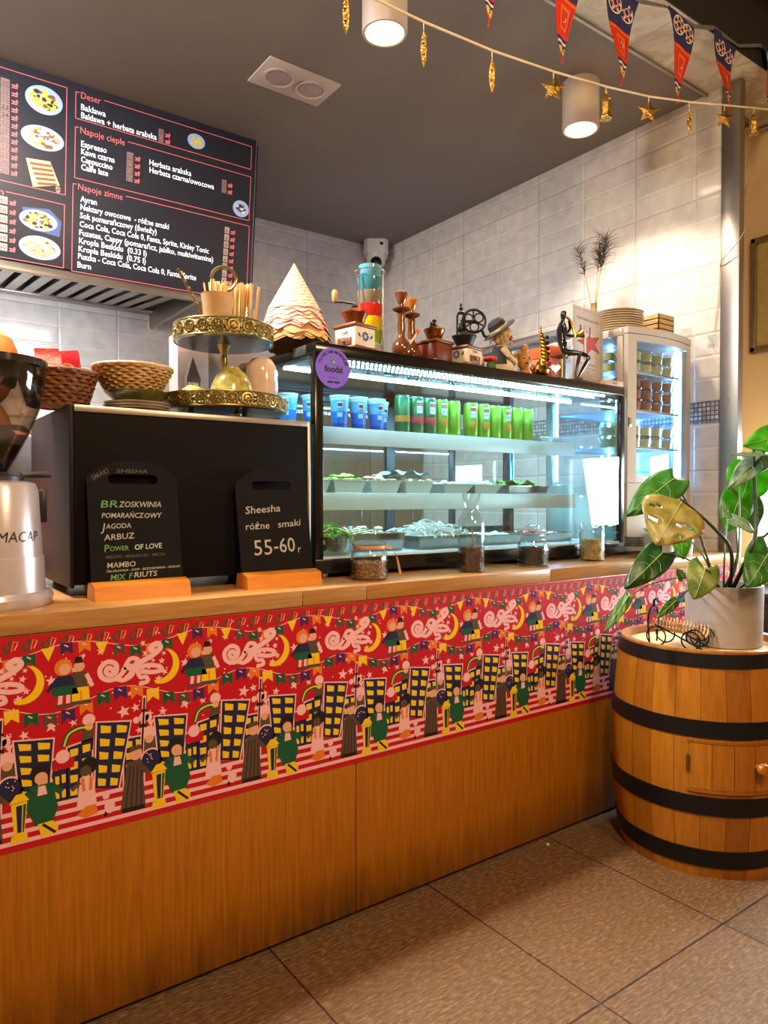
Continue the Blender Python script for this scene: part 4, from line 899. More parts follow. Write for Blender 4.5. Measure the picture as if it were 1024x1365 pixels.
# drinks on the top shelf
ZS1, ZS2, ZS0 = 1.4500, 1.2200, CZ0 + .050
m_alu = mat('can_aluminium', (190, 194, 192), .25, .9)
def can(cols, fruit, brand, label, group):
    t = thing('drink_can', label, 'can', (0, 0, 0), 0, group); c1, c2 = cols
    r = .0302; h = .144
    b = MB(); b.lathe([(0, .004), (.022, .003), (.024, 0), (.027, .003), (r, .012), (r, h * .30)], c1, 24, cap=False)
    b.lathe([(r, h * .30), (r, h * .46)], c2, 24, cap=False); b.lathe([(r, h * .46), (r, h - .013), (.0262, h - .004)], c1, 24, cap=False); b.build('body', t)
    b = MB(); b.lathe([(.0262, h - .004), (.0266, h), (.0252, h), (.0248, h - .003), (0, h - .003)], m_alu, 24, cap=False); b.build('lid', t)
    if fruit:
        b = MB(); a = -PI / 2 - .25
        b.patch(r + .0004, r + .0004, a - .42, a + .42, h * .55, h * .88, mat('can_white', (226, 228, 220), .3), 6)
        b.patch(r + .0008, r + .0008, a - .38, a + .38, h * .74, h * .83, mat('can_red', (196, 34, 44), .3), 6)
        mb2 = MB(); wrap_text(b, 'KIKI', mat('can_white', (226, 228, 220), .3), r + .0012, h * .755, .0105, a, .014)
        wrap_text(b, 'fruit', mat('can_dark', (60, 70, 60), .4), r + .0008, h * .64, .010, a, .016); mb2.bm.free()
        b.lathe([(0, .0018), (.011, .0012), (.0155, 0)], fruit, 16, T((r - .0004) * math.cos(a), (r - .0004) * math.sin(a), h * .36) @ R(a, 'Z') @ R(PI / 2, 'Y'))
        b.build('label', t)
    return t
m_dg, m_lg = mat('can_dark_green', (36, 104, 58), .3, .3), mat('can_lime', (122, 172, 38), .3, .3)
m_or, m_pk = mat('can_orange_band', (226, 140, 50), .3), mat('can_pink_band', (206, 62, 84), .3)
f1, f2 = mat('fruit_peach', (226, 136, 40), .4), mat('fruit_red', (196, 60, 66), .4)
cA = can((m_dg, m_or), None, 0, 'dark green drink can with an orange band, first of the cans after the blue cups', 'green drink cans on the top shelf')
cB = can((m_dg, m_pk), f2, 0, 'dark green drink can with a pink band beside the orange banded one', 'green drink cans on the top shelf')
cC = can((m_lg, m_lg), f1, 0, 'lime green drink can with peach picture on the top shelf', 'green drink cans on the top shelf')
cD = can((m_lg, m_lg), None, 0, 'lime green drink can turned so its plain side shows', 'green drink cans on the top shelf')
YC = 2.185
ORD = [('first', 'second', 'third', 'fourth', 'fifth', 'sixth', 'seventh', 'eighth', 'ninth', 'tenth', 'last')[k] for k in range(11)]
xs_can = [1.668, 1.736, 1.800, 1.862, 1.926, 2.022, 2.092, 2.156, 2.221, 2.286, 2.352]
kinds = [cA, cB, cB, cC, cD, cC, cC, cD, cC, cD, cD]; used = set()
for k, (x, src) in enumerate(zip(xs_can, kinds)):
    desc = {id(cA): 'dark green can with orange band', id(cB): 'dark green can with pink band', id(cC): 'lime green can with peach picture', id(cD): 'plain lime green can'}[id(src)]
    o = src if id(src) not in used else dup(src); used.add(id(src)); o.location = (x, YC, ZS1 + .0005); o.rotation_euler = (0, 0, rs.uniform(-.12, .12))
    o['label'] = desc + ', ' + ORD[k] + ' from the blue cups'
# blue yoghurt drink cups
m_cup = mat('cup_translucent', (206, 226, 236), .3, var=.03); m_bl = mat('cup_blue', (28, 116, 206), .3, var=.12, scale=60); m_bl2 = mat('cup_deep_blue', (20, 70, 170), .3)
t = thing('drink_cup', 'x', 'cup', (0, 0, 0), 0, 'blue drink cups on the top shelf')
b = MB(); b.lathe([(0, .002), (.0255, 0), (.0275, .02)], m_bl2, 28, cap=False); b.lathe([(.0275, .02), (.0305, .062)], m_bl, 28, cap=False); b.lathe([(.0305, .062), (.0335, .102)], mat('cup_light_blue', (110, 186, 226), .3, var=.15, scale=50), 28, cap=False); b.lathe([(.0335, .102), (.0345, .112), (.0365, .113), (.0365, .118)], m_cup, 28, cap=False); b.build('body', t)
b = MB(); b.lathe([(.0365, .118), (.0362, .1195), (0, .119)], m_cup, 28); b.build('foil_lid', t)
b = MB(); a = -PI / 2 - .5
b.patch(.0322, .0343, a - .3, a + .3, .074, .096, m_cup, 6); b.patch(.0328, .0346, a - .24, a + .24, .079, .090, mat('can_red', (196, 34, 44), .3), 6); b.patch(.0292, .0305, a - .34, a + .3, .042, .058, m_cup, 6); b.build('label', t)
pos = [(1.387, 2.19), (1.468, 2.19), (1.549, 2.19), (1.604, 2.245), (1.30, 2.24), (1.21, 2.25), (1.215, 2.36)]
lab = ['blue yoghurt drink cup nearest the black corner post', 'blue yoghurt drink cup second from the corner post', 'blue yoghurt drink cup third from the corner post', 'blue yoghurt drink cup just before the first green can', 'blue yoghurt drink cup just behind the black corner post', 'blue yoghurt drink cup seen through the side glass', 'blue yoghurt drink cup at the back behind the side glass']
for k, (x, y) in enumerate(pos):
    o = t if k == 0 else dup(t); o.location = (x, y, ZS1 + .0005); o.rotation_euler = (0, 0, (0, .25, .4, .7, -.3, -.2, -.4)[k]); o['label'] = lab[k]
b = MB(); b.box((-.07, -.05, 0), (.07, .05, .028), mat('clear_pack', (190, 196, 192), .2, .4), .01); b.box((-.062, -.042, .012), (.062, .042, .0305), mat('food_beige', (176, 160, 130), .6, var=.5, scale=60), .004)
one(b, 'food_tray', 'foil wrapped food tray on the top shelf beyond the cans', 'tray', loc=(2.50, 2.22, ZS1 + .0005))
# salad bowls on the middle shelf
m_bowl = mat('white_melamine', (206, 214, 210), .25, var=.03)
def sq_bowl(name, loc, w, d, h, m, label, group, cat='bowl', flare=1.25):
    t = thing(name, label, cat, loc, 0, group); b = MB()
    def ring(k, z, e=0): return [V((sx * w / 2 * k + (e if sx > 0 else -e), sy * d / 2 * k + (e if sy > 0 else -e), z)) for sx, sy in ((-1, -1), (1, -1), (1, 1), (-1, 1))]
    rings = [ring(1 / flare, 0), ring(1, h), ring(1, h, .004), ring(1, h - .003, .004)]; inn = [ring(1, h - .001, -.003), ring(1 / flare, .004, -.003)]
    vs = [v for r_ in rings for v in r_]; fs = [(3, 2, 1, 0)]
    for l in range(3): fs += [(4 * l + k, 4 * l + (k + 1) % 4, 4 * l + 4 + (k + 1) % 4, 4 * l + 4 + k) for k in range(4)]
    b.add(vs, fs, m); vs2 = [v for r_ in inn for v in r_]; b.add(vs2, [(k, 4 + k, 4 + (k + 1) % 4, (k + 1) % 4) for k in range(4)] + [(4, 5, 6, 7)], m)
    vs3 = ring(1, h) + ring(1, h - .001, -.003); b.add(vs3, [(k, (k + 1) % 4, 4 + (k + 1) % 4, 4 + k) for k in range(4)], m); b.build('bowl', t, sharp=20); return t
def heap(parent, w, d, z, hgt, cols, n, size, seed, name='food', shred=False):
    r_ = random.Random(seed); b = MB()
    for k in range(n):
        x, y = r_.uniform(-.46, .46) * w, r_.uniform(-.46, .46) * d; q = 1 - max(abs(2 * x / w), abs(2 * y / d)) ** 2
        zz = z + hgt * q * r_.uniform(.2, 1); s_ = size * r_.uniform(.6, 1.3)
        if shred:
            a = r_.uniform(0, 2 * PI); L = s_ * 4
            b.tube([(x - L * math.cos(a), y - L * math.sin(a), zz - .002), (x, y, zz + s_ * 1.2), (x + L * math.cos(a), y + L * math.sin(a), zz - .001 + r_.uniform(0, .01))], s_ * .32, r_.choice(cols), 4)
        else: b.sphere((x, y, zz), s_, r_.choice(cols), 7, (r_.uniform(.7, 1.5), r_.uniform(.7, 1.5), r_.uniform(.3, .7)))
    b.box((-w * .46, -d * .46, z - .012), (w * .46, d * .46, z + .002), cols[0])
    o = b.build(name, parent); o['kind'] = 'stuff'; return o
fy, fg, fw_, fr_, fb, fo = mat('salad_yellow', (206, 202, 110), .5), mat('salad_green', (140, 178, 70), .5), mat('cream_cheese', (232, 228, 214), .5), mat('tomato_red', (190, 76, 60), .45), mat('chickpea', (206, 176, 122), .6), mat('beetroot', (150, 60, 70), .5)
BW = [(1.265, .135, [fy, fg, fw_], 'white bowl of pale salad at the post end of the middle shelf'), (1.415, .14, [fy, fg, fy], 'white bowl heaped with yellow-green salad on the middle shelf'), (1.575, .14, [fb, fr_, fw_], 'white bowl of chickpea and tomato salad on the middle shelf'), (1.735, .14, [fw_, fb, fw_], 'white bowl of creamy salad under a film cover on the middle shelf')]
for k, (x, w_, cs_, lb) in enumerate(BW):
    o = sq_bowl('salad_bowl', (x, 2.225, ZS2 + .0005), w_, .13, .048, m_bowl, lb, 'salad bowls on the middle shelf'); heap(o, w_ * .92, .12, .043, .028, cs_, 60, .011, k)
b = MB(); nfilm = 12
vs = [V((-.1 + .2 * i / nfilm, -.06 + .12 * j / 6, .012 + .012 * math.sin(i * 1.3) * math.cos(j * 1.7) + .012 * (1 - (2 * i / nfilm - 1) ** 2))) for i in range(nfilm + 1) for j in range(7)]
b.add(vs, [(i * 7 + j, (i + 1) * 7 + j, (i + 1) * 7 + j + 1, i * 7 + j + 1) for i in range(nfilm) for j in range(6)], mat('cling_film', (176, 206, 222), .15)); one(b, 'cling_film', 'pale blue crumpled cling film lying over the creamy salad', 'film', loc=(1.70, 2.235, ZS2 + .060))
for k, (x, y, lb) in enumerate(((1.93, 2.22, 'wide white dish of creamy dip in the middle of the middle shelf'), (2.10, 2.225, 'wide white dish of white cheese next to the lettuce'))):
    o = sq_bowl('salad_dish', (x, y, ZS2 + .0005), .165, .14, .040, m_bowl, lb, 'white dishes on the middle shelf', flare=1.5); heap(o, .15, .12, .035, .02, [fw_, fw_, m_bowl], 40, .012, 20 + k)
st = sq_bowl('steel_pan', (2.34, 2.225, ZS2 + .0005), .25, .14, .036, m_mirror, 'shallow steel pan of lettuce at the far end of the middle shelf', 'steel pans', 'pan', 1.08)
b = MB(); r_ = random.Random(5); ml = mat('lettuce', (112, 178, 50), .5, var=.3, scale=40)
for k in range(16):
    x, y = r_.uniform(-.1, .1), r_.uniform(-.05, .05); a = r_.uniform(0, 6); s_ = r_.uniform(.025, .045); n = 8
    vs = [V((x, y, .045))] + [V((x + s_ * (1 + .25 * math.sin(3 * q)) * math.cos(a + 2 * PI * q / n), y + s_ * math.sin(a + 2 * PI * q / n), .032 + .02 * r_.random() + .012 * (q % 2))) for q in range(n)]
    b.add(vs, [(0, 1 + q, 1 + (q + 1) % n) for q in range(n)], ml)
o = b.build('lettuce', st); o['kind'] = 'stuff'
# steel pans on the deck
def deck(x, y, w_, d, h, lb, cols, seed, shred=False, hg=.03, sz=.012, n=60, name='steel_pan'):
    o = sq_bowl(name, (x, y, ZS0 + .0005), w_, d, h, m_mirror, lb, 'steel pans', 'pan', 1.08)
    if cols: heap(o, w_ * .95, d * .95, h - .008, hg, cols, n, sz, seed, 'food', shred)
    return o
t = thing('steel_bowl', 'round steel bowl of shredded greens at the post end of the deck', 'bowl', (1.235, 2.02, ZS0 + .0005)); b = MB(); b.lathe([(0, 0), (.062, 0), (.074, .012), (.078, .058), (.082, .060), (.078, .060), (.07, .012), (0, .006)], m_mirror, 36, cap=False); b.build('bowl', t); heap(t, .13, .13, .048, .045, [fg, ml, fy], 70, .008, 31, 'food', True)
deck(1.445, 2.12, .22, .20, .062, 'deep steel pan behind the round bowl on the deck', [fb, fw_], 33, n=30)
deck(1.50, 2.345, .30, .18, .055, 'steel pan at the back of the deck behind the deep pan', [fw_, fo], 34, n=30)
deck(1.735, 2.10, .28, .22, .048, 'steel pan heaped with white shredded onion on the deck', [mat('onion', (238, 240, 230), .45)] * 2, 35, True, .055, .0085, 150)
deck(2.05, 2.13, .24, .20, .040, 'shallow steel pan with a little white cheese on the deck', [fw_, m_bowl], 36, n=40, hg=.012)
deck(2.36, 2.13, .24, .20, .040, 'shallow steel pan with pink pickles at the far end of the deck', [fo, fw_, fr_], 37, n=40, hg=.012)

# ------------------------------------------------------------------ jars on the worktop
m_nut = mat('brown_nuts', (150, 104, 62), .5, var=.3, scale=50); m_bean = mat('dark_beans', (52, 30, 22), .4, var=.5, scale=60); m_grain = mat('pale_grains', (206, 170, 104), .5, var=.3, scale=60); m_bean2 = mat('red_brown_beans', (84, 40, 22), .4, var=.5, scale=60)
def fill(parent, r, z0, z1, m, size, n, seed, core=True):
    r_ = random.Random(seed); b = MB(); b.lathe([(0, z0), (r * .93, z0), (r * .93, z1 - size * .5), (0, z1 - size * .3)], m, 24, cap=False)
    for k in range(n):
        a = r_.uniform(0, 2 * PI); top = k < n // 4; rr = r * math.sqrt(r_.random()) * .92 if top else r * .95; z = z1 if top else r_.uniform(z0 + size * .4, z1)
        t = bmesh.new(); bmesh.ops.create_icosphere(t, subdivisions=1, radius=size); bmesh.ops.scale(t, vec=(r_.uniform(.6, 1.1), r_.uniform(.4, .7), r_.uniform(.4, .6)), verts=t.verts)
        b.merge(t, m, T((rr - size * .1) * math.cos(a), (rr - size * .1) * math.sin(a), z) @ R(a + PI / 2, 'Z') @ R(r_.uniform(-1, 1), 'X') @ R(r_.uniform(-1, 1), 'Y'))
    o = b.build('contents', parent); o['kind'] = 'stuff'; return o
def ribjar(loc, label, m, size, n, lvl):
    t = thing('storage_jar', label, 'jar', loc, 0, 'ribbed glass jars on the worktop'); b = MB()
    b.lathe([(.046, 0), (.055, .004), (.0555, .01)], g_jar, 48); b.lathe([(.0555, .01), (.0565, .06), (.053, .082), (.045, .094), (.044, .100), (.048, .104)], g_jar, 72, flute=(36, .012), cap=False)
    b.lathe([(.052, .010), (.0535, .06), (.050, .08), (.043, .092)], g_jar, 48, cap=False); b.build('body', t)
    b = MB(); b.lathe([(.046, .105), (.053, .107), (.053, .113), (.03, .119), (.016, .121), (.013, .126), (.019, .131), (.0245, .140), (.0235, .149), (.015, .154), (0, .155)], g_jar, 40); b.build('lid', t)
    fill(t, .050, .006, lvl, m, size, n, 3); return t
j1 = ribjar((1.246, 1.80, ZT + .0003), 'ribbed glass jar of brown nuts with a ribbon round its neck', m_nut, .010, 240, .052)
b = MB(); mrb = mat('peach_ribbon', (206, 150, 116), .5)
b.lathe([(.0475, .094), (.0485, .096), (.0485, .103), (.0475, .105)], mrb, 40, cap=False)
b.add([V(q) for q in ((.044, -.020, .104), (.046, -.022, .095), (.068, -.03, .092), (.066, -.026, .101), (.084, -.036, .066), (.079, -.033, .070), (.096, -.04, .016), (.090, -.036, .010))], [(0, 1, 2, 3), (3, 2, 4, 5), (5, 4, 6, 7)], mrb); o = b.build('ribbon', j1); o['label'] = 'peach ribbon'
ribjar((1.985, 1.81, ZT + .0003), 'ribbed glass jar of dark beans with no ribbon', m_bean, .0065, 320, .068)
t = thing('glass_carafe', 'tall clear carafe a third full of dark coffee beans', 'carafe', (1.662, 1.792, ZT + .0003)); b = MB()
PO = [(0, 0), (.040, 0), (.0455, .004), (.046, .02), (.046, .150), (.043, .175), (.030, .198), (.0245, .212), (.0245, .225), (.031, .262), (.0325, .266)]
b.lathe(PO + [(.031, .265), (.0228, .226), (.0228, .212), (.028, .198), (.041, .174), (.0438, .15), (.0438, .006), (0, .005)], g_jar, 48, cap=False); b.build('body', t)
fill(t, .0425, .006, .082, m_bean2, .0065, 420, 5)
b = MB(); b.tube([(.0, -.01, .075), (-.012, -.02, .120), (-.018, -.022, .148)], .0024, m_stick2, 6); b.build('stick', t)
t = thing('spring_jar', 'square-shouldered glass jar of pale grains with a glass lid', 'jar', (2.362, 1.838, ZT + .0003)); b = MB()
b.lathe([(0, 0), (.045, 0), (.051, .004), (.051, .108), (.047, .118), (.046, .122)], g_jar, 40, cap=False); b.lathe([(.047, .006), (.0475, .106), (.043, .118)], g_jar, 40, cap=False); b.build('body', t)
b = MB(); b.lathe([(.049, .1225), (.0515, .124), (.0515, .130), (.0495, .132), (.0495, .146), (.046, .149), (0, .148)], g_jar, 40); b.build('lid', t)
fill(t, .0465, .006, .082, m_grain, .006, 420, 8)
b = MB(); b.lathe([(0, 0), (.030, 0), (.036, .004), (.034, .036), (.0385, .042), (.0385, .088), (.036, .09), (.036, .046), (0, .042)], g_jar, 32, cap=False)
for k in range(4): b.lathe([(.0385, .048 + .010 * k), (.0392, .050 + .010 * k), (.0385, .053 + .010 * k)], m_case, 32, cap=False)
one(b, 'glass_votive', 'small glass candle holder with black bands by the end of the display fridge', 'candle holder', loc=(2.630, 1.830, ZT + .0003))
m_gpot = mat('grey_ceramic', (168, 160, 154), .4); m_fpot = mat('white_fluted_ceramic', (220, 220, 216), .35)
m_sprig = leafmat('leaf_fresh', (110, 176, 66), (156, 210, 100), .5)
def sprigpot(loc, label, m, flute, r, h, n, seed):
    t = thing('potted_herb', label, 'plant', loc, 0, 'small potted herbs beside the tall fridge'); b = MB(); b.lathe([(0, 0), (r * .82, 0), (r, h), (r * .92, h), (r * .9, h - .015), (0, h - .016)], m, 48, flute=flute, cap=False); b.build('pot', t)
    r_ = random.Random(seed); b = MB(); sb_ = MB()
    for k in range(n):
        a = r_.uniform(0, 2 * PI); L = r_.uniform(.04, .088); x, y, z = .01 * math.cos(a), .01 * math.sin(a), h - .012; pts = [(x, y, z)]
        for q in range(5):
            x += L / 5 * math.cos(a) * (.35 + .2 * q); y += L / 5 * math.sin(a) * (.35 + .2 * q); z += L / 5 * (1.3 - .42 * q); pts.append((x, y, z))
            for sg in (-1, 1):
                s_ = r_.uniform(.009, .015); c = V((x + sg * s_ * math.sin(a), y - sg * s_ * math.cos(a), z + .003)); d1 = V((math.cos(a + sg), math.sin(a + sg), r_.uniform(-.3, .5))).normalized() * s_; d2 = V((-math.sin(a + sg), math.cos(a + sg), .2)).normalized() * s_ * .55
                b.add([c - d1, c + d2, c + d1, c - d2], [(0, 1, 2, 3)], m_sprig)
        sb_.tube(pts, .0009, m_stem2, 4)
    o = b.build('foliage', t); o['kind'] = 'stuff'; sb_.build('stem', t)
sprigpot((2.735, 1.765, ZT + .0003), 'small herb in a plain grey pot in front of the tall fridge', m_gpot, None, .05, .09, 60, 4)
sprigpot((2.895, 1.770, ZT + .0003), 'small trailing herb in a white fluted pot in front of the tall fridge', m_fpot, (24, .03), .045, .082, 70, 6)

# ------------------------------------------------------------------ tall countertop fridge
m_fr = mat('fridge_enamel', (196, 188, 180), .3, var=.02); fx0, fx1, fy0, fy1 = 2.678, 3.165, 1.90, 2.36
FW, FD, FH = fx1 - fx0, fy1 - fy0, 1.948 - ZT
tf = thing('countertop_fridge', 'tall lit countertop fridge with curved glass door and rows of dessert cups', 'fridge', (fx0, fy0, ZT))
def bow(x): return -.035 * (1 - (2 * x / FW - 1) ** 2)
def bowbox(mb, x0, x1, z0, z1, m, y0=0, th=.02, n=10):
    vs = []
    for i in range(n + 1):
        x = x0 + (x1 - x0) * i / n
        for dy in (0, th):
            for z in (z0, z1): vs.append(V((x, bow(x) + y0 + dy, z)))
    fs = [(0, 1, 3, 2), (4 * n, 4 * n + 2, 4 * n + 3, 4 * n + 1)]
    for i in range(n):
        a, c = 4 * i, 4 * i + 4; fs += [(a, c, c + 1, a + 1), (a + 2, a + 3, c + 3, c + 2), (a, a + 2, c + 2, c), (a + 1, c + 1, c + 3, a + 3)]
    mb.add(vs, fs, m)
b = MB(); b.box((0, .02, .02), (FW, FD, .315), m_fr, .006); bowbox(b, .0, FW, .02, .315, m_fr, 0, .03); b.build('base_unit', tf)
b = MB(); b.box((0, .02, FH - .035), (FW, FD, FH), m_fr, .006); bowbox(b, 0, FW, FH - .028, FH, m_fr, 0, .03); b.build('top_cap', tf)
for x, y in ((0, .028), (FW - .03, .028), (0, FD - .03), (FW - .03, FD - .03)):
    b = MB(); b.box((x, y, .315), (x + .03, y + .03, FH - .035), m_fr, .003); b.build('corner_post', tf)
g_fr = glass('fridge_glass', (246, 250, 252), 0, 1.45, 1.1)
for x in (.004, FW - .008):
    b = MB(); b.box((x, .058, .315), (x + .004, FD - .03, FH - .035), g_fr); b.build('side_glass', tf)
b = MB(); b.box((.03, FD - .014, .315), (FW - .03, FD - .01, FH - .035), g_fr); b.build('rear_glass', tf)
b = MB(); dz0, dz1 = .318, FH - .031
bowbox(b, .002, .048, dz0, dz1, m_fr, .002, .022, 3); bowbox(b, FW - .05, FW - .002, dz0, dz1, m_fr, .002, .022, 3); bowbox(b, .048, FW - .05, dz0, dz0 + .03, m_fr, .002, .022); bowbox(b, .048, FW - .05, dz1 - .03, dz1, m_fr, .002, .022)
dd = b.build('door', tf); b = MB(); bowbox(b, .046, FW - .048, dz0 + .028, dz1 - .028, g_fr, .008, .004, 14); b.build('door_glass', dd)
b = MB(); b.box((.004, -.006, .56), (.022, .003, .60), m_mirror, .003); b.build('handle', dd)
led3 = emis('led_fridge', (104, 184, 255), 230)
for x in (.038, FW - .046):
    b = MB(); b.box((x, FD - .036, .33), (x + .008, FD - .030, FH - .05), led3); b.build('light_strip', tf)
b = MB(); b.box((FW - .052, .048, .33), (FW - .046, .054, FH - .05), led3); b.build('light_strip', tf)
m_wsh = mat('shelf_wire_white', (224, 232, 238), .4)
for z in (1.775, 1.602, 1.436):
    b = MB(); b.box((.035, .045, z - ZT - .006), (FW - .035, FD - .045, z - ZT - .002), m_wsh)
    for y in (.045, FD - .05): b.box((.032, y, z - ZT - .012), (FW - .032, y + .005, z - ZT), m_wsh)
    b.build('shelf', tf)
b = MB(); b.box((.032, .035, .316), (FW - .032, FD - .035, .322), m_wsh); b.build('floor_panel', tf)
def pot_cup(m, label, group):
    t = thing('dessert_cup', label, 'dessert cup', (0, 0, 0), 0, group); b = MB(); b.lathe([(0, 0), (.030, 0), (.036, .046), (.0345, .046), (.0288, .002), (0, .002)], g_jar, 20, cap=False); b.build('cup', t)
    b = MB(); b.lathe([(0, .003), (.0285, .003), (.0332, .038), (0, .039)], m, 20, cap=False); b.build('dessert', t)
    b = MB(); b.lathe([(.0365, .044), (.0365, .049), (.03, .0505), (0, .0505)], g_jar, 20, cap=False); b.build('lid', t); return t
pc1 = pot_cup(mat('dessert_yellow', (226, 214, 150), .5), 'yellow dessert cup stacked on the top shelf of the tall fridge', 'yellow dessert cups on the top shelf')
pc2 = pot_cup(mat('dessert_brown', (168, 82, 50), .5), 'brown dessert cup stacked on the second shelf of the tall fridge', 'brown dessert cups on the second shelf')
pc3 = pot_cup(mat('dessert_cream', (232, 226, 190), .5), 'cream dessert cup in the row on the third shelf of the tall fridge', 'cream dessert cups on the third shelf')
def rowcups(src, z, nx, ny, nz):
    first = True
    for iz in range(nz):
        for iy in range(ny):
            for ix in range(nx):
                o = src if first else dup(src); first = False
                o.location = (fx0 + .078 + ix * (FW - .156) / (nx - 1) + (.002 if iz % 2 else 0), fy0 + .085 + iy * .085, z + .0006 + iz * .0512)
rowcups(pc1, 1.775, 5, 2, 2); rowcups(pc2, 1.602, 5, 2, 3); rowcups(pc3, 1.436, 5, 2, 2)
# on the tall fridge
ZF = 1.948
b = MB(); b.lathe([(0, .003), (.06, .003), (.066, 0), (.072, .003), (.112, .012), (.114, .015), (.109, .0155), (.07, .008), (0, .008)], mat('stoneware_plate', (196, 178, 146), .3), 40, cap=False); pl0 = one(b, 'plate', 'cream plate in the tall stack on the tall fridge', 'plate', 'cream plates stacked on the tall fridge', (2.845, 2.075, ZF + .0003))
for k in range(1, 10): dup(pl0, (2.845 + rs.uniform(-.002, .002), 2.075 + rs.uniform(-.002, .002), ZF + .0003 + .0108 * k))
m_pb = mat('pale_plywood', (206, 170, 116), .6, var=.15, scale=20)
for k in range(5):
    b = MB(); mxk = T(0, 0, .024 * k)
    b.prism([(-.062, -.05), (.062, -.05), (.062, .05), (-.062, .05)], .0, .004, m_pb, mxk)
    for a, c in (((-.062, -.05, 0), (-.058, .05, .023)), ((.058, -.05, 0), (.062, .05, .023)), ((-.062, -.05, 0), (.062, -.046, .0235)), ((-.062, .046, 0), (.062, .05, .0235))): b.box(a, c, m_pb, 0, mxk)
    one(b, 'takeaway_tray', 'pale card takeaway tray in the small stack on the tall fridge', 'tray', 'takeaway trays on the tall fridge', (3.072, 2.02, ZF + .0003))
t = thing('feather_vase', 'tall narrow vase of dark dried feathers behind the acrylic sign', 'vase', (2.955, 2.295, ZF + .0003)); b = MB()
b.lathe([(0, 0), (.028, 0), (.032, .02), (.03, .10), (.018, .14), (.014, .22), (.016, .225), (.012, .22), (0, .20)], mat('straw_vase', (150, 126, 70), .6, var=.2, scale=40), 24); b.build('vase', t)
m_fea = mat('dark_feather', (44, 32, 26), .8); m_strw = mat('straw_stem', (170, 144, 84), .7)
for dx, hh, n, sp in ((-.085, .50, 90, .07), (.06, .555, 140, .10), (.03, .52, 80, .08)):
    tip = V((dx * .81, -dx * .586, hh)); pts = [V((0, 0, .14)).lerp(tip, q / 10) + V((0, 0, .03 * math.sin(PI * q / 10))) for q in range(11)]
    b = MB(); b.tube(pts, [.003 - .00022 * q for q in range(11)], m_strw, 5); fe = b.build('stem', t)
    r_ = random.Random(int(hh * 1000)); b = MB()
    for k in range(n):
        u = r_.uniform(.55, 1.0); p = V((0, 0, .14)).lerp(tip, u) + V((0, 0, .03 * math.sin(PI * u))); d = V((r_.uniform(-1, 1), r_.uniform(-1, 1), r_.uniform(.2, 1.1))).normalized() * sp * r_.uniform(.4, 1)
        b.tube([p, p + d * .6, p + d + V((0, 0, -.008))], [.0014, .0011, .0005], m_fea, 3)
    b.build('plume', fe)

# ------------------------------------------------------------------ ornaments on top of the display fridge
ZD_ = CZ1 + .0003
m_pp = print_mat(); m_kp = mat('kraft_paper', (186, 140, 84), .75, var=.12, scale=20); m_pk2 = mat('pink_tissue', (214, 140, 130), .75, var=.25, scale=90)
rc = random.Random(9); NCONE = 12
for k in range(NCONE):
    kr = k < 5; apex = .2445 + .0048 * k if kr else .272 + .0046 * (k - 5); slope = 1.79; rad = .128 if kr else (.121, .119, .116, .112, .107, .101, .094)[k - 5]
    b = MB(); seg = 72; vs = []; uvs = []; zz_n = 9 + k % 4; amp = .085 if k < NCONE - 1 else .02; ph = rc.uniform(0, 6)
    for q in range(9):
        for s_ in range(seg):
            a = 2 * PI * s_ / seg; zig = abs(((a * zz_n / (2 * PI) + ph) % 1) * 2 - 1) - 1 + .3 * math.sin(3 * a + ph)
            f = q / 8 * (1 + amp * zig * (q / 8) ** 3) * .985; rr = .0006 + (rad - .0006) * f
            vs.append(V((rr * math.cos(a), rr * math.sin(a), apex - slope * rr))); uvs.append((s_ / seg * .42, f * .23))
    fs = [(q * seg + s_, q * seg + (s_ + 1) % seg, (q + 1) * seg + (s_ + 1) % seg, (q + 1) * seg + s_) for q in range(8) for s_ in range(seg)]
    b.add(vs, fs, m_kp if kr else (m_pp if k > 6 else m_pk2), uvs)
    lb = 'topmost printed pink paper cone on the tall stack of cones' if k == NCONE - 1 else ('brown kraft paper cone near the bottom of the stack of cones' if kr else 'pink paper cone in the ruffled middle of the stack of cones')
    one(b, 'paper_cone', lb, 'paper cone', 'kraft cones in the stack' if kr else ('pink cones in the stack' if k < NCONE - 1 else None), (1.160, 2.11, ZD_))
m_por = mat('ivory_porcelain', (222, 208, 186), .25); m_cop = mat('copper', (150, 84, 48), .3, .9, var=.3, scale=8); m_ww = wood('walnut', (104, 60, 30), (136, 84, 46), (3, 30, 30), .4); m_blue = mat('cobalt_blue', (40, 70, 150), .4); m_iron = mat('cast_iron', (30, 28, 28), .45, .6); m_brw = mat('bronze', (146, 96, 48), .28, .9)
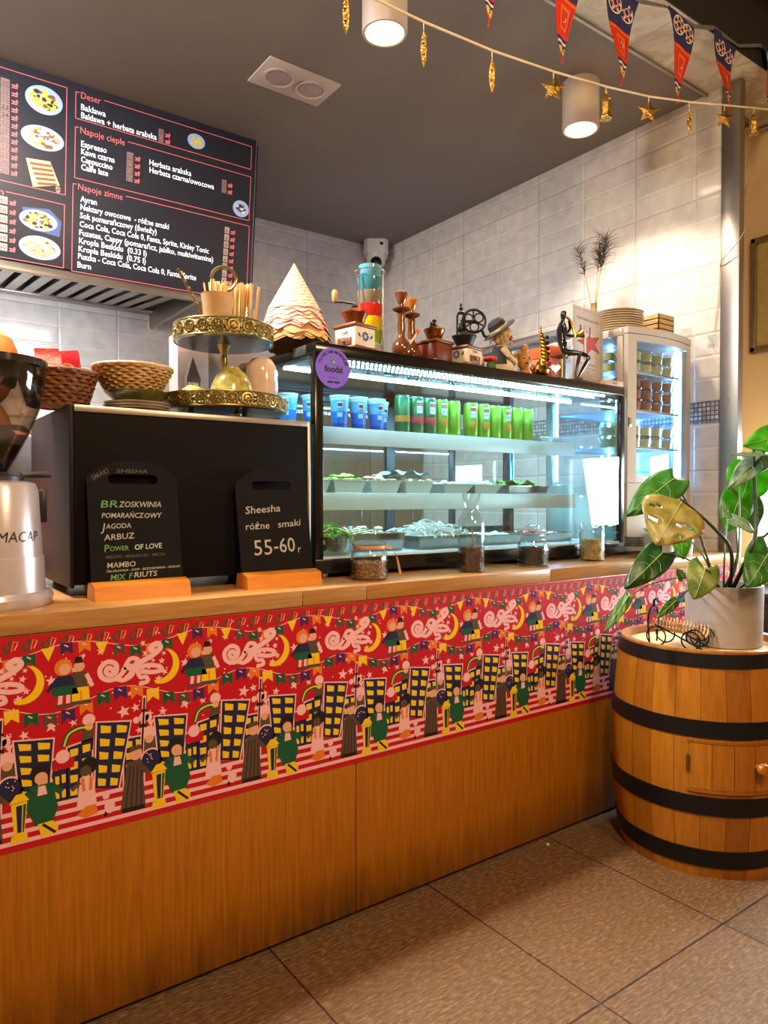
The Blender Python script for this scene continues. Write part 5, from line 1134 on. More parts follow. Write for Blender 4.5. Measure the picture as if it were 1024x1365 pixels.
def grinder(loc, rz, label, kind):
    t = thing('hand_coffee_mill', label, 'coffee mill', loc, rz, 'old coffee mills on the display fridge'); w_ = .047
    m_b = m_por if kind != 2 else wood('mahogany', (96, 40, 24), (122, 54, 32), (3, 30, 30), .35); hb = .082 if kind == 1 else (.080 if kind == 2 else .072)
    b = MB(); b.box((-w_, -w_, .010), (w_, w_, hb - .010), m_b, .003); b.build('case', t)
    b = MB(); b.box((-w_ - .005, -w_ - .005, 0), (w_ + .005, w_ + .005, .010), m_ww, .003); b.build('base', t)
    b = MB(); b.box((-w_ - .006, -w_ - .006, hb - .010), (w_ + .006, w_ + .006, hb), m_ww, .003); b.lathe([(.05, hb), (.03, hb + .006), (0, hb + .006)], m_ww, 24); b.build('top_plate', t)
    side = -1
    if kind == 1: mxd = frame((-w_ - .0006, 0, 0), (0, -1, 0), (0, 0, 1)); mxf = frame((0, -w_ - .0006, 0), (1, 0, 0), (0, 0, 1))
    else: mxd = frame((0, -w_ - .0006, 0), (1, 0, 0), (0, 0, 1)); mxf = frame((-w_ - .0006, 0, 0), (0, -1, 0), (0, 0, 1))
    if kind != 2:
        b = MB(); b.box((-.030, .012, -.002), (.030, .038, .004), m_ww, .002, mxd); dr_ = b.build('drawer', t)
        b = MB(); b.sphere((0, .025, .008), .005, m_steel, 10, mx=mxd); b.build('knob', dr_)
        b = MB(); b.text('CAFE', mat('ink_brown', (96, 70, 56), .6), mxd @ T(0, .048, .0006), .013, .030, 'CENTER', .0003); b.keep = True; b.build('lettering', t)
        b = MB()
        for k in range(8):
            a = 2 * PI * k / 8; b.poly([(.004 * math.cos(a), .042 + .004 * math.sin(a), .0004), (.013 * math.cos(a + .35), .042 + .013 * math.sin(a + .35), .0004), (.017 * math.cos(a), .042 + .017 * math.sin(a), .0004), (.013 * math.cos(a - .35), .042 + .013 * math.sin(a - .35), .0004)], m_blue, mxf)
        for sx in (-1, 1): b.poly([(sx * .020, .036, .0004), (sx * .032, .040, .0004), (sx * .034, .052, .0004), (sx * .026, .047, .0004)], m_blue, mxf)
        b.keep = True; b.build('painted_flower', t)
    bm_ = m_cop if kind == 1 else (m_brw if kind == 2 else m_iron); rb_ = .042 if kind != 2 else .036
    b = MB(); z = hb + .004; b.lathe([(.018, z), (rb_ * .72, z + .006), (rb_ * .98, z + .030), (rb_ * 1.08, z + .036), (rb_ * 1.08, z + .040), (rb_ * .9, z + .040), (rb_ * .5, z + .050), (.010, z + .056), (0, z + .057)], bm_, 28, flute=(12, .03) if kind == 1 else None); b.build('bowl', t)
    z += .057
    if kind == 1:
        b = MB(); b.tube([(0, 0, z - .004), (0, 0, z + .012), (-.012, .0, z + .014), (-.04, -.0, z + .018), (-.066, -.01, z + .016)], .0035, m_iron, 8, mx=R(math.radians(-12) + math.radians(-33) + PI * 0, 'Z')); b.sphere((0, 0, z + .004), .011, m_iron, 10, (1, 1, .7)); cr_ = b.build('crank', t)
        b = MB(); b.lathe([(.005, z + .016), (.009, z + .024), (.0095, z + .048), (.006, z + .054), (0, z + .055)], m_strw if False else mat('beech_knob', (206, 156, 92), .4), 14, mx=R(math.radians(-45), 'Z') @ T(-.066, -.01, 0)); b.build('crank_knob', cr_)
    if kind == 2:
        b = MB(); b.lathe([(.006, z - .004), (.012, z), (.006, z + .008), (.009, z + .016), (0, z + .022)], m_iron, 14); b.tube([(0, 0, z), (-.02, -.01, z + .002), (-.044, -.02, z - .004), (-.046, -.02, z - .03)], .004, m_iron, 8); b.build('crank', t)
    if kind == 3:
        wx = .036; mw = R(math.radians(-45), 'Z') @ T(wx, 0, hb + .100)
        b = MB(); rW = .042
        b.tube([(rW * math.cos(a), 0, rW * math.sin(a)) for a in [2 * PI * q / 32 for q in range(32)]], .0048, m_iron, 7, True, mw)
        for q in range(3):
            a = 2 * PI * q / 3 + .6; c = V((.022 * math.cos(a), 0, .022 * math.sin(a))); b.tube([c + V((.016 * math.cos(s_), 0, .016 * math.sin(s_))) for s_ in [2 * PI * e / 18 for e in range(18)]], .003, m_iron, 6, True, mw)
            b.tube([(0, 0, 0), (rW * math.cos(a + 1.05), 0, rW * math.sin(a + 1.05))], .003, m_iron, 6, mx=mw)
        b.sphere((0, 0, 0), .009, m_iron, 10, mx=mw); b.tube([(-.05, 0, -.0), (.0, 0, 0)], .004, m_iron, 6, mx=mw); wh = b.build('flywheel', t)
        b = MB(); b.tube([(.03, 0, -.034), (.038, 0, -.054), (.05, 0, -.058)], .0055, m_iron, 7, mx=mw); b.build('wheel_handle', wh)
        b = MB(); mw2 = R(math.radians(-45), 'Z')
        for x in (-.026, .002): b.tube([(x, 0, hb + .04), (x, 0, hb + .118), (x * .3 - .012, 0, hb + .132)], .004, m_iron, 6, mx=mw2)
        b.lathe([(.010, hb + .125), (.012, hb + .130), (.005, hb + .138), (.008, hb + .146), (.004, hb + .154), (.005, hb + .160), (0, hb + .168)], m_iron, 12, mw2 @ T(-.012, 0, 0)); b.sphere((-.012, 0, hb + .075), .016, m_iron, 10, (1, .6, 1.2), mw2); b.build('frame', t)
    return t
grinder((1.305, 1.965, ZD_), math.radians(12), 'ivory coffee mill with copper bowl beside the paper cones', 1)
grinder((1.660, 1.985, ZD_), math.radians(12), 'dark mahogany coffee mill with bronze bowl beside the toy water pipes', 2)
grinder((1.792, 1.972, ZD_), math.radians(12), 'ivory coffee mill with black bowl and iron flywheel', 3)
# tower of coloured cups in a wire stand
TX, TY = 1.462, 2.105
b = MB()
for k in range(4):
    a = PI / 4 + k * PI / 2 - .5; x, y = .0585 * math.cos(a), .0585 * math.sin(a); b.tube([(0, 0, .0035), (x * .7, y * .7, .0035), (x, y, .010), (x, y, .310), (x * .92, y * .92, .320)], .0024, mat('chrome_wire', (220, 218, 214), .15, 1, var=.02), 6)
b.tube([(.055 * math.cos(a), .055 * math.sin(a), .322) for a in [2 * PI * q / 32 for q in range(32)]], .0024, M['chrome_wire'], 6, True)
one(b, 'wire_stand', 'chrome wire stand holding the tower of coloured cups', 'stand', loc=(TX, TY, ZD_))
b = MB(); b.lathe([(0, .003), (.026, .003), (.028, 0), (.032, .002), (.048, .010), (.0485, .012), (.045, .0125), (.028, .006), (0, .006)], mat('white_glaze', (232, 228, 220), .2), 32, cap=False); sc0 = one(b, 'saucer', 'white saucer at the bottom of the tower of coloured cups', 'saucer', 'white saucers under the coloured cups', (TX, TY, ZD_ + .0062))
for k in range(1, 6): dup(sc0, (TX, TY, ZD_ + .0062 + .0085 * k))
zc_ = ZD_ + .0062 + .0085 * 5 + .0135
for k, (nm, c) in enumerate((('lime green', (132, 160, 40)), ('yellow', (232, 196, 24)), ('red', (206, 40, 36)), ('taupe', (128, 116, 96)), ('teal', (54, 120, 134)), ('light blue', (84, 160, 178)))):
    t = thing('cup', nm + ' glazed cup in the tower of coloured cups in the wire stand', 'cup', (TX, TY, zc_ + .0462 * k), .9 + .0 * k, 'coloured cups in the wire stand')
    m_ = mat('glaze_' + nm.replace(' ', '_'), c, .18, var=.03, coat=.4); s_ = 1 if k < 5 else .84
    b = MB(); b.lathe([(0, .004), (.036 * s_, .003), (.038 * s_, 0), (.041 * s_, .004), (.0475 * s_, .047), (.0478 * s_, .0505), (.0455 * s_, .0505), (.0395 * s_, .007), (0, .006)], m_, 36, cap=False); b.build('body', t)
    b = MB(); ca, sa = math.cos(-1.0), math.sin(-1.0); b.tube([(.045 * s_ * ca + .012 * math.sin(q) * ca, .045 * s_ * sa + .012 * math.sin(q) * sa, .026 + .014 * math.cos(q)) for q in [.3 + PI * .82 * e / 8 for e in range(9)]], .0035, m_, 7)
    b.bm.free()
# toy water pipes
m_rg = mat('brown_glass', (112, 62, 30), .12, .2, var=.3, scale=12, coat=.6); m_rg2 = mat('amber_glass', (176, 108, 40), .15, .2, coat=.5)
def hookah(loc, s_, label, m2):
    t = thing('toy_water_pipe', label, 'water pipe', loc, 0, 'toy water pipes on the display fridge')
    b = MB(); b.lathe([(0, 0), (.018 * s_, 0), (.028 * s_, .012 * s_), (.033 * s_, .032 * s_), (.027 * s_, .052 * s_), (.014 * s_, .066 * s_), (.011 * s_, .078 * s_), (.014 * s_, .10 * s_), (.012 * s_, .125 * s_), (.014 * s_, .145 * s_), (.011 * s_, .150 * s_)], m_rg, 28); b.build('vase', t)
    b = MB(); b.lathe([(.010 * s_, .150 * s_), (.030 * s_, .160 * s_), (.031 * s_, .165 * s_), (.010 * s_, .158 * s_), (.008 * s_, .182 * s_)], m_rg, 24); b.build('ash_plate', t)
    b = MB(); b.lathe([(.008 * s_, .178 * s_), (.012 * s_, .184 * s_), (.022 * s_, .212 * s_), (.022 * s_, .216 * s_), (0, .213 * s_)], m2, 24); b.sphere((0, 0, .218 * s_), .013 * s_, m_ww, 10, (1, 1, .6)); b.build('bowl', t)
    return t
h1_ = hookah((1.496, 1.965, ZD_), 1.03, 'taller brown toy water pipe with a pipe stem beside the cup tower', m_rg)
b = MB(); b.tube([(.026, .0, .045), (.036, -.01, .06), (.062, -.005, .092)], .0035, mat('white_glaze', (232, 228, 220), .2), 8); b.tube([(.062, -.005, .092), (.072, -.004, .104)], [.006, .0075], mat('orange_tip', (226, 120, 40), .4), 10); b.build('pipe_stem', h1_)
hookah((1.561, 1.992, ZD_), 1.0, 'shorter toy water pipe with an amber bowl behind the other one', m_rg2)
# hatted straw doll
dl = thing('straw_doll', 'straw faced doll in a black brimmed hat with a pale band', 'doll', (1.995, 1.985, ZD_), math.radians(-35))
m_straw = weave_mat('straw_hair', (170, 136, 90), (206, 178, 130), (90, 90, 90)); m_cr = mat('cream_felt', (210, 190, 156), .8, var=.15); m_bk = mat('black_felt', (28, 24, 24), .8)
b = MB(); b.lathe([(0, .002), (.046, 0), (.050, .03), (.042, .07), (.026, .10), (.014, .112), (0, .115)], m_cr, 20); b.build('body', dl)
b = MB(); b.lathe([(.0515, .030), (.0445, .070), (.028, .1015)], m_bk, 10, a0=-.5, a1=1.6, cap=False); b.lathe([(.0515, .030), (.0445, .070), (.028, .1015)], m_bk, 10, a0=-PI + .2, a1=-1.3, cap=False); b.build('vest', dl)
b = MB(); b.sphere((.004, -.006, .146), .040, m_straw, 18, (1, 1, .95))
r_ = random.Random(2)
for k in range(60): a = r_.uniform(0, 2 * PI); z = r_.uniform(.12, .165); b.tube([(.034 * math.cos(a), .034 * math.sin(a) - .006, z), (.046 * math.cos(a), .046 * math.sin(a) - .006, z - .02)], .0012, m_straw, 3)
b.sphere((.030, -.026, .132), .010, m_ww, 10); b.build('head', dl)
mh = T(-.006, 0, .168) @ R(math.radians(-36), 'Y') @ R(math.radians(12), 'X')
b = MB(); b.lathe([(.036, 0), (.066, -.002), (.070, .002), (.064, .005), (.036, .006)], m_bk, 32, mh, cap=False); b.lathe([(.037, .014), (.0345, .032), (.023, .045), (0, .050)], m_bk, 28, mh); hh_ = b.build('hat', dl)
b = MB(); b.lathe([(.0375, .002), (.0378, .014)], m_cr, 28, mh, cap=False); b.build('hat_band', hh_)
for sy in (-1, 1):
    b = MB(); b.tube([(.0, sy * .036, .09), (.02, sy * .052, .06), (.045, sy * .03, .045)], [.011, .010, .009], m_cr, 9); b.sphere((.049, sy * .026, .043), .011, mat('peach_felt', (214, 168, 120), .7), 10); b.build('arm', dl)
t = thing('felt_flower', 'small red felt flower with green leaves between the iron mill and the doll', 'ornament', (1.905, 1.952, ZD_)); b = MB()
for k in range(6): a = k * PI / 3; b.sphere((.013 * math.cos(a), .013 * math.sin(a), .042), .014, mat('red_felt', (206, 44, 40), .7), 10, (1, 1, .7))
b.build('petals', t); b = MB(); b.lathe([(.014, 0), (.016, .02), (.009, .034)], mat('green_felt', (70, 110, 56), .7), 12); b.sphere((.018, 0, .014), .012, M['green_felt'], 8, (1, .5, 1)); b.build('leaves', t)
b = MB(); b.lathe([(0, 0), (.018, 0), (.019, .04), (.015, .06), (.009, .066), (.009, .085), (.010, .087), (0, .088)], mat('frosted_bottle', (222, 206, 186), .4), 20); one(b, 'small_bottle', 'small pale bottle behind the red felt flower', 'bottle', loc=(1.912, 2.015, ZD_))
m_gold = mat('polished_gold', (206, 158, 64), .22, 1, var=.12, scale=30)
t = thing('gilded_glass', 'gilded glass tumbler behind the carved wooden mask', 'tumbler', (2.165, 2.045, ZD_)); b = MB(); b.lathe([(0, 0), (.034, 0), (.036, .10), (.037, .116), (.034, .116), (.032, .006), (0, .006)], mat('silvered_glass', (206, 196, 176), .15, .7, var=.3, scale=60), 28); b.build('glass', t); b = MB(); b.lathe([(.0365, .085), (.0372, .102)], m_gold, 28, cap=False); b.build('gold_band', t)
t = thing('carved_mask', 'small carved wooden mask figure between the doll and the gold teapot', 'figurine', (2.095, 1.955, ZD_), -.5); m_mask = wood('carved_wood', (176, 112, 60), (206, 146, 86), (20, 20, 6), .5)
b = MB(); b.lathe([(0, 0), (.022, 0), (.020, .012), (.014, .02), (.024, .034), (.030, .056), (.024, .076), (.012, .086), (.016, .10), (.010, .118), (0, .124)], m_mask, 20); b.build('body', t)
b = MB()
for sx in (-1, 1): b.sphere((sx * .010, -.0265, .062), .0045, m_bk, 8, (1, .5, .7))
b.sphere((0, -.029, .053), .005, m_mask, 8, (.8, 1, 1.4)); b.sphere((0, -.027, .043), .006, m_bk, 8, (1.3, .5, .4)); b.build('face', t)
t = thing('gold_teapot', 'small gold teapot ornament between the mask and the winged figure', 'teapot', (2.185, 1.955, ZD_)); b = MB(); b.lathe([(.018, 0), (.030, .010), (.037, .028), (.030, .046), (.016, .054), (.016, .058)], m_gold, 28); b.build('body', t)
b = MB(); b.lathe([(.017, .058), (.010, .066), (.004, .070), (.006, .076), (0, .082)], m_gold, 18); b.build('lid', t); b = MB(); b.tube([(.032, 0, .024), (.048, 0, .034), (.056, 0, .050)], [.007, .005, .004], m_gold, 8); b.build('spout', t); b = MB(); b.tube([(-.034, 0, .042), (-.052, 0, .046), (-.056, 0, .028), (-.036, 0, .016)], .0035, m_gold, 7); b.build('handle', t)
b = MB(); 
for k in range(14):
    u = k / 13; w_ = .030 * math.sin(PI * min(1, u * .9 + .06)); b.sphere((.014 * math.sin(u * 4) - .004, 0, .02 + .19 * u), max(.006, w_ * .62), m_gold, 10, (1, .7, 1))
for k in range(5): b.sphere((.019 + .004 * math.sin(k), -.008, .085 + .022 * k), .0085, m_bk, 8)
b.lathe([(0, 0), (.026, 0), (.024, .008), (.010, .014), (.008, .03)], m_gold, 20); one(b, 'gold_figurine', 'tall curved gold figurine with black beads left of the black seated figure', 'figurine', loc=(2.232, 1.985, ZD_))
t = thing('silver_heart', 'small silver heart ornament in front of the gold figurine', 'ornament', (2.245, 1.93, ZD_)); b = MB(); b.lathe([(0, 0), (.014, 0), (.012, .006), (.004, .010), (.004, .022)], m_steel, 14); b.build('stand', t); b = MB(); hp = [(.016 * math.sin(q) ** 3 * 1.2, .015 * (13 * math.cos(q) - 5 * math.cos(2 * q) - 2 * math.cos(3 * q) - math.cos(4 * q)) / 13 + .040) for q in [2 * PI * e / 28 for e in range(28)]]; b.prism(hp, -.004, .004, mat('silver_glitter', (196, 192, 190), .3, .8), frame((0, 0, 0), (.81, -.586, 0), (0, 0, 1))); b.build('heart', t)
# orange boxes and red tin behind
m_org = mat('orange_card', (226, 100, 36), .5); m_redt = mat('red_tin', (206, 44, 30), .4)
for k, (x, y, w_, d, z0, h, m_, lb) in enumerate(((2.585, 2.27, .115, .12, 0, .165, mat('pink_print_card', (226, 130, 116), .6, var=.25, scale=60), 'pink patterned box at the bottom of the pile behind the seated figure'), (2.585, 2.27, .125, .14, .1653, .050, m_org, 'flat orange box on top of the pink patterned box'))):
    b = MB(); b.box((-w_ / 2, -d / 2, 0), (w_ / 2, d / 2, h), m_, .003); one(b, 'box', lb, 'box', loc=(x, y, ZD_ + z0))
b = MB(); b.lathe([(0, 0), (.030, 0), (.030, .088), (.031, .09), (.031, .105), (0, .106)], m_redt, 24); one(b, 'red_tin', 'round red tin behind the gold figurine', 'tin', loc=(2.375, 2.105, ZD_))
# seated black figure
def skin(name, pts, edges, radii, m, parent=None, levels=2, loc=None):
    me = bpy.data.meshes.new(name); me.from_pydata([V(p) for p in pts], edges, []); o = bpy.data.objects.new(name, me); COL.objects.link(o)
    sk_ = o.modifiers.new('skin', 'SKIN'); o.modifiers.new('sub', 'SUBSURF').levels = levels; o.modifiers['sub'].render_levels = levels
    for v, r in zip(me.skin_vertices[0].data, radii): v.radius = (r, r)
    me.skin_vertices[0].data[0].use_root = True; bpy.context.view_layer.update()
    ev = o.evaluated_get(bpy.context.evaluated_depsgraph_get()); m2 = bpy.data.meshes.new_from_object(ev); o.modifiers.clear(); o.data = m2; bpy.data.meshes.remove(me)
    m2.materials.clear(); m2.materials.append(m)
    for p in m2.polygons: p.use_smooth = True
    if parent: o.parent = parent
    if loc: o.location = loc
    return o
sf = thing('seated_figure', 'black seated figure with a raised gold horn on a brass column stool', 'figurine', (2.300, 1.945, ZD_), math.radians(-36)); m_lac = mat('black_lacquer', (20, 18, 18), .15, coat=.6)
b = MB(); b.lathe([(0, 0), (.020, 0), (.020, .006), (.012, .010), (.011, .085), (.020, .094), (.024, .10), (0, .101)], m_brass, 20); b.build('column_stool', sf)
Pp = [(0, 0, .112), (.0, 0, .150), (-.004, 0, .190), (.0, 0, .225), (.004, 0, .240), (.006, 0, .262), (.008, 0, .285),
      (.0, -.030, .222), (.012, -.034, .175), (.045, -.024, .172), (.0, .030, .222), (.022, .036, .180), (.040, .020, .215), (.030, .008, .245),
      (.012, -.014, .112), (.070, -.016, .108), (.060, -.016, .060), (.052, -.018, .008), (.074, -.018, .005), (.012, .014, .112), (.082, .010, .112), (.112, -.004, .092), (.085, -.002, .045), (.066, .0, .008), (.086, .0, .005)]
Ed = [(0, 1), (1, 2), (2, 3), (3, 4), (4, 5), (5, 6), (3, 7), (7, 8), (8, 9), (3, 10), (10, 11), (11, 12), (12, 13), (0, 14), (14, 15), (15, 16), (16, 17), (17, 18), (0, 19), (19, 20), (20, 21), (21, 22), (22, 23), (23, 24)]
Ra = [.021, .018, .021, .015, .007, .014, .013, .009, .007, .006, .009, .007, .006, .005, .013, .010, .007, .005, .005, .013, .010, .010, .007, .005, .005]
skin('body', Pp, Ed, Ra, m_lac, sf)
b = MB(); b.tube([(.020, .0, .256), (.036, .004, .243), (.050, .010, .205), (.058, .012, .180)], [.0045, .005, .005, .006], m_gold, 9); b.lathe([(.006, 0), (.010, .012), (.024, .030), (.022, .031), (0, .012)], m_gold, 18, T(.058, .012, .182) @ R(math.radians(70), 'Y')); b.build('horn', sf)
# acrylic sign
sg = thing('acrylic_sign', 'acrylic stand with a restaurant award card showing a red star and white fork', 'sign', (2.512, 1.985, ZD_), math.radians(8.4)); sg.scale = (1.70, 1, 1)
m_card = mat('award_card', (226, 216, 214), .5, var=.02); m_star = mat('award_red', (206, 62, 78), .5); m_ink = mat('dark_ink', (60, 52, 54), .6); m_rose = mat('rose_border', (196, 130, 136), .5)
b = MB(); b.box((-.078, -.006, .018), (.078, -.0035, .345), glass('acrylic'), .001); b.box((-.078, .0035, .018), (.078, .006, .345), M['acrylic'], .001); b.build('acrylic_sleeve', sg)
b = MB(); b.box((-.080, -.022, 0), (.080, .022, .018), m_ww, .002); b.build('base', sg)
b = MB(); b.box((-.074, -.003, .0185), (.074, .003, .328), m_card); cd = b.build('card', sg)
b = MB(); mx = frame((0, -.0033, .0), (1, 0, 0), (0, 0, 1))
for a, c in (((-.066, .316), (.066, .3175)), ((-.066, .03), (.066, .0315)), ((-.066, .03), (-.0645, .3175)), ((.0645, .03), (.066, .3175))): b.poly([(a[0], a[1], 0), (c[0], a[1], 0), (c[0], c[1], 0), (a[0], c[1], 0)], m_rose, mx)
b.text('Stuff kebab przodkie', m_ink, mx @ T(0, .276, 0), .017, .108, 'CENTER', .0002)
cx_, cz_ = .008, .185
def starp(r, k_=.42, rot=-.35): return [(cx_ + r * (1 if q % 2 == 0 else k_) * math.sin(rot + q * PI / 5), cz_ + r * (1 if q % 2 == 0 else k_) * math.cos(rot + q * PI / 5), 0) for q in range(10)]
b.poly([(x, z, .0000) for x, z, _ in starp(.062)], m_ink, mx); b.poly([(x, z, .0003) for x, z, _ in starp(.056)], m_star, mx)
fk = [(-.006, .0), (.006, .0), (.006, .150), (.016, .165), (.020, .185), (.020, .235), (.014, .235), (.012, .19), (.006, .185), (.004, .24), (-.004, .24), (-.006, .185), (-.012, .19), (-.014, .235), (-.020, .235), (-.020, .185), (-.016, .165), (-.006, .150)]
b.poly([(-.014 + x * 1.25, .112 + z * .6, .0006) for x, z in fk], m_ink, mx); b.poly([(-.014 + x * .95, .116 + z * .58, .0009) for x, z in fk], m_card, mx)
b.text('RECOMMENDED', m_ink, mx @ T(0, .088, 0), .0125, .076, 'CENTER'); b.text('ON RESTAURANT GURU', m_ink, mx @ T(0, .073, 0), .0095, .072, 'CENTER'); b.text('2021', m_ink, mx @ T(0, .058, 0), .0105, None, 'CENTER'); b.keep = True; b.build('print', cd)
t = thing('flat_box', 'flat pale box with dark script lying beside the base of the acrylic sign', 'box', (2.595, 1.918, ZD_), 0); b = MB(); b.box((-.06, -.012, 0), (.06, .02, .022), mat('pale_rose_card', (206, 176, 160), .5), .001); b.build('box', t)
b = MB(); b.text('AnnCE', m_ink, frame((.0, -.0123, .006), (1, 0, 0), (0, 0, 1)), .016, .034, 'CENTER', .0004, shear=.3); b.keep = True; b.build('lettering', t)

# ------------------------------------------------------------------ extractor hood, menu board, kitchen background
hd = thing('extractor_hood', 'steel extractor hood with slatted filters under the menu board', 'extractor hood', (.1, 4.05, 2.235))
hx0, hx1 = -1.4, 1.36; m_hood = mat('hood_steel', (168, 160, 152), .3, .9, var=.08, scale=6); m_hdk = mat('hood_dark', (44, 38, 36), .5, .4)
b = MB(); b.box((hx0, -.42, 0), (hx1, -.395, .045), m_hood, .004); b.build('front_lip', hd)
b = MB(); b.box((hx0, -.395, .14), (hx1, .425, .50), m_hood, .004); b.box((hx1 - .02, -.395, .02), (hx1, .425, .14), m_hood); b.box((hx0, -.395, .125), (hx1 - .02, .425, .139), m_hdk); b.build('canopy', hd)
b = MB(); b.box((hx0, .36, .105), (hx1 - .02, .425, .139), m_hood, .003); b.build('rear_rail', hd)
b = MB(); k = 0
x = hx0 + .03
while x < hx1 - .1:
    b.add([V(q) for q in ((x, -.394, .030), (x + .052, -.394, .030), (x + .052, .36, .112), (x, .36, .112), (x, -.394, .036), (x + .052, -.394, .036), (x + .052, .36, .118), (x, .36, .118))], [(0, 1, 2, 3), (7, 6, 5, 4), (0, 4, 5, 1), (1, 5, 6, 2), (2, 6, 7, 3), (3, 7, 4, 0)], m_hood)
    x += .086
b.build('baffle_filter', hd)
BX0, BX1 = -.42, 1.713; BL = .8388; e_ = V((0, .09, -.834)).normalized(); bo = V((0, 3.53, 3.1135))
mb_ = thing('menu_board', 'black menu board with white lettering and dish photos leaning out above the hood', 'menu board', (0, 0, 0))
mxb = frame(tuple(bo), (1, 0, 0), tuple(-e_))           # local x to the right, y up the board, z towards the room
m_mb = mat('menu_black', (40, 40, 48), .35, var=.06, scale=4); m_mw = mat('menu_white_glow', (236, 240, 246), .5, var=0, emit=.35); m_mr = mat('menu_red_glow', (214, 98, 96), .5, var=0, emit=.25)  # printed lettering brightened by a faint glow of its own
m_pbx = mat('price_box', (126, 100, 94), .6, var=.1, scale=40); m_pbx2 = mat('price_box_pale', (176, 146, 130), .6); m_ptx = mat('price_ink', (96, 72, 66), .6)
b = MB(); b.box((BX0, -BL, -.022), (BX1, 0, 0), m_mb, .002, mxb); b.build('panel', mb_)
b = MB(); b.box((BX1, -BL, -.024), (BX1 + .006, -.01, .001), mat('edge_alu', (150, 160, 176), .3, .9), 0, mxb); b.box((BX1 + .006, -BL + .01, -.028), (BX1 + .014, -.02, -.004), m_case, 0, mxb); b.build('side_edge', mb_)
b = MB(); b.keep = True
def ln(x0, y0, x1, y1, w_=.0032, m=None):
    xa, xb_, ya, yb = min(x0, x1) - w_ / 2, max(x0, x1) + w_ / 2, min(y0, y1) - w_ / 2, max(y0, y1) + w_ / 2
    b.poly([(xa, -ya, .0008), (xb_, -ya, .0008), (xb_, -yb, .0008), (xa, -yb, .0008)], m or m_mr, mxb)
def boxed(x0, x1, y0, y1, title=None, tw=0):
    ln(x0, y0, x0, y1); ln(x1, y0, x1, y1); ln(x0, y1, x1, y1)
    if title:
        ln(x0, y0, x0 + .014, y0); ln(x0 + .024 + tw + .014, y0, x1, y0); tx(title, x0 + .022, y0 + .022, .042, tw, m_mr)
    else: ln(x0, y0, x1, y0)
def tx(s_, x, y, size, width=None, m=None, bold=.0): b.text(s_, m or m_mw, mxb @ T(x, -y, .0012), size, width, 'LEFT', bold)
boxed(.806, 1.688, .038, .154, 'Deser', .088); boxed(.806, 1.69, .192, .418, 'Napoje ciepłe', .202); boxed(.800, 1.693, .446, .842, 'Napoje zimne', .204)
boxed(-.36, .767, .034, .506); boxed(-.36, .764, .550, .836, None)
b.poly([(.36, -.535, .001), (.52, -.535, .001), (.52, -.565, .001), (.36, -.565, .001)], m_mb, mxb); tx('nym', .43, .568, .042, .082, m_mr)
B_ = .0005
for s_, x, y, wd in (('Baklawa', .829, .110, .110), ('Baklawa + herbata arabska', .830, .146, .352), ('Espresso', .832, .272, .115), ('Kawa czarna', .833, .306, .152), ('Cappuccino', .833, .341, .142), ('Caffe late', .834, .375, .122),
                     ('Herbata arabska', 1.150, .271, .213), ('Herbata czarna/owocowa', 1.151, .306, .335), ('Ayran', .833, .519, .074), ('Nektary owocowe  - różne smaki', .834, .556, .422), ('Sok pomarańczowy (świeży)', .833, .594, .362),
                     ('Coca Cola, Coca Cola 0, Fanta, Sprite, Kinley Tonic', .832, .633, .638), ('Fuzetea, Cappy (pomarańcz, jabłko, multiwitamina)', .831, .672, .665), ('Kropla Beskidu  (0.33 l)', .830, .709, .318), ('Kropla Beskidu  (0.75 l)', .829, .746, .316), ('Puszka - Coca Cola, Coca Cola 0, Fanta, Sprite', .827, .781, .580), ('Burn', .825, .821, .061)):
    tx(s_, x, y, .038, wd, None, B_)
def price(x, y, p, m=None, ink=None, w_=.034):
    b.poly([(x, -(y - .030), .001), (x + w_, -(y - .030), .001), (x + w_, -(y + .002), .001), (x, -(y + .002), .001)], m or m_pbx, mxb)
    b.text(p, ink or m_ptx, mxb @ T(x + w_ / 2, -(y - .003), .0014), .026, min(.028, .014 * len(p)), 'CENTER'); tx('zł', x + w_ + .006, y, .030, .028, m_mr, .0008)
for y, p in ((.118, '7'), (.148, '11')): price(1.190, y, p, w_=.026)
for k, p in enumerate(('10', '12', '15', '15')): price(1.040, .268 + .0345 * k, p, w_=.032)
for k, p in enumerate(('7', '10')): price(1.528, .274 + .034 * k, p, w_=.026)
for k, p in enumerate(('6', '6', '8', '6', '6', '5', '6', '6', '9')): price(1.554 - .001 * k, .508 + .0372 * k, p, m_pbx2, w_=.026)
for k, p in enumerate(('30', '32', '32', '23', '24', '23', '20', '30', '27', '25', '35', '25')): price(.497, .105 + .0335 * k, p, m_pbx, m_bk if k in (3, 4) else None, .036)
for k, p in enumerate(('45', '50', '55', '60', '99', '90')): price(.490, .602 + .0405 * k, p, m_pbx2, None, .038)
for k in range(12): ln(.30 + .02 * (k % 3), .096 + .0335 * k, .475, .096 + .0335 * k, .014, m_mw)
rp_ = random.Random(4); food = {n: mat('photo_' + n, c, .5, var=0, emit=.1) for n, c in (('plate', (150, 172, 206)), ('lettuce', (170, 196, 60)), ('fries', (214, 206, 90)), ('meat', (120, 78, 50)), ('dark', (52, 38, 30)), ('tan', (206, 170, 110)), ('pinkish', (206, 140, 120)), ('cream', (236, 230, 214)), ('board', (214, 186, 130)), ('blue', (70, 84, 130)))}  # dish pictures are print too, with a slight added glow
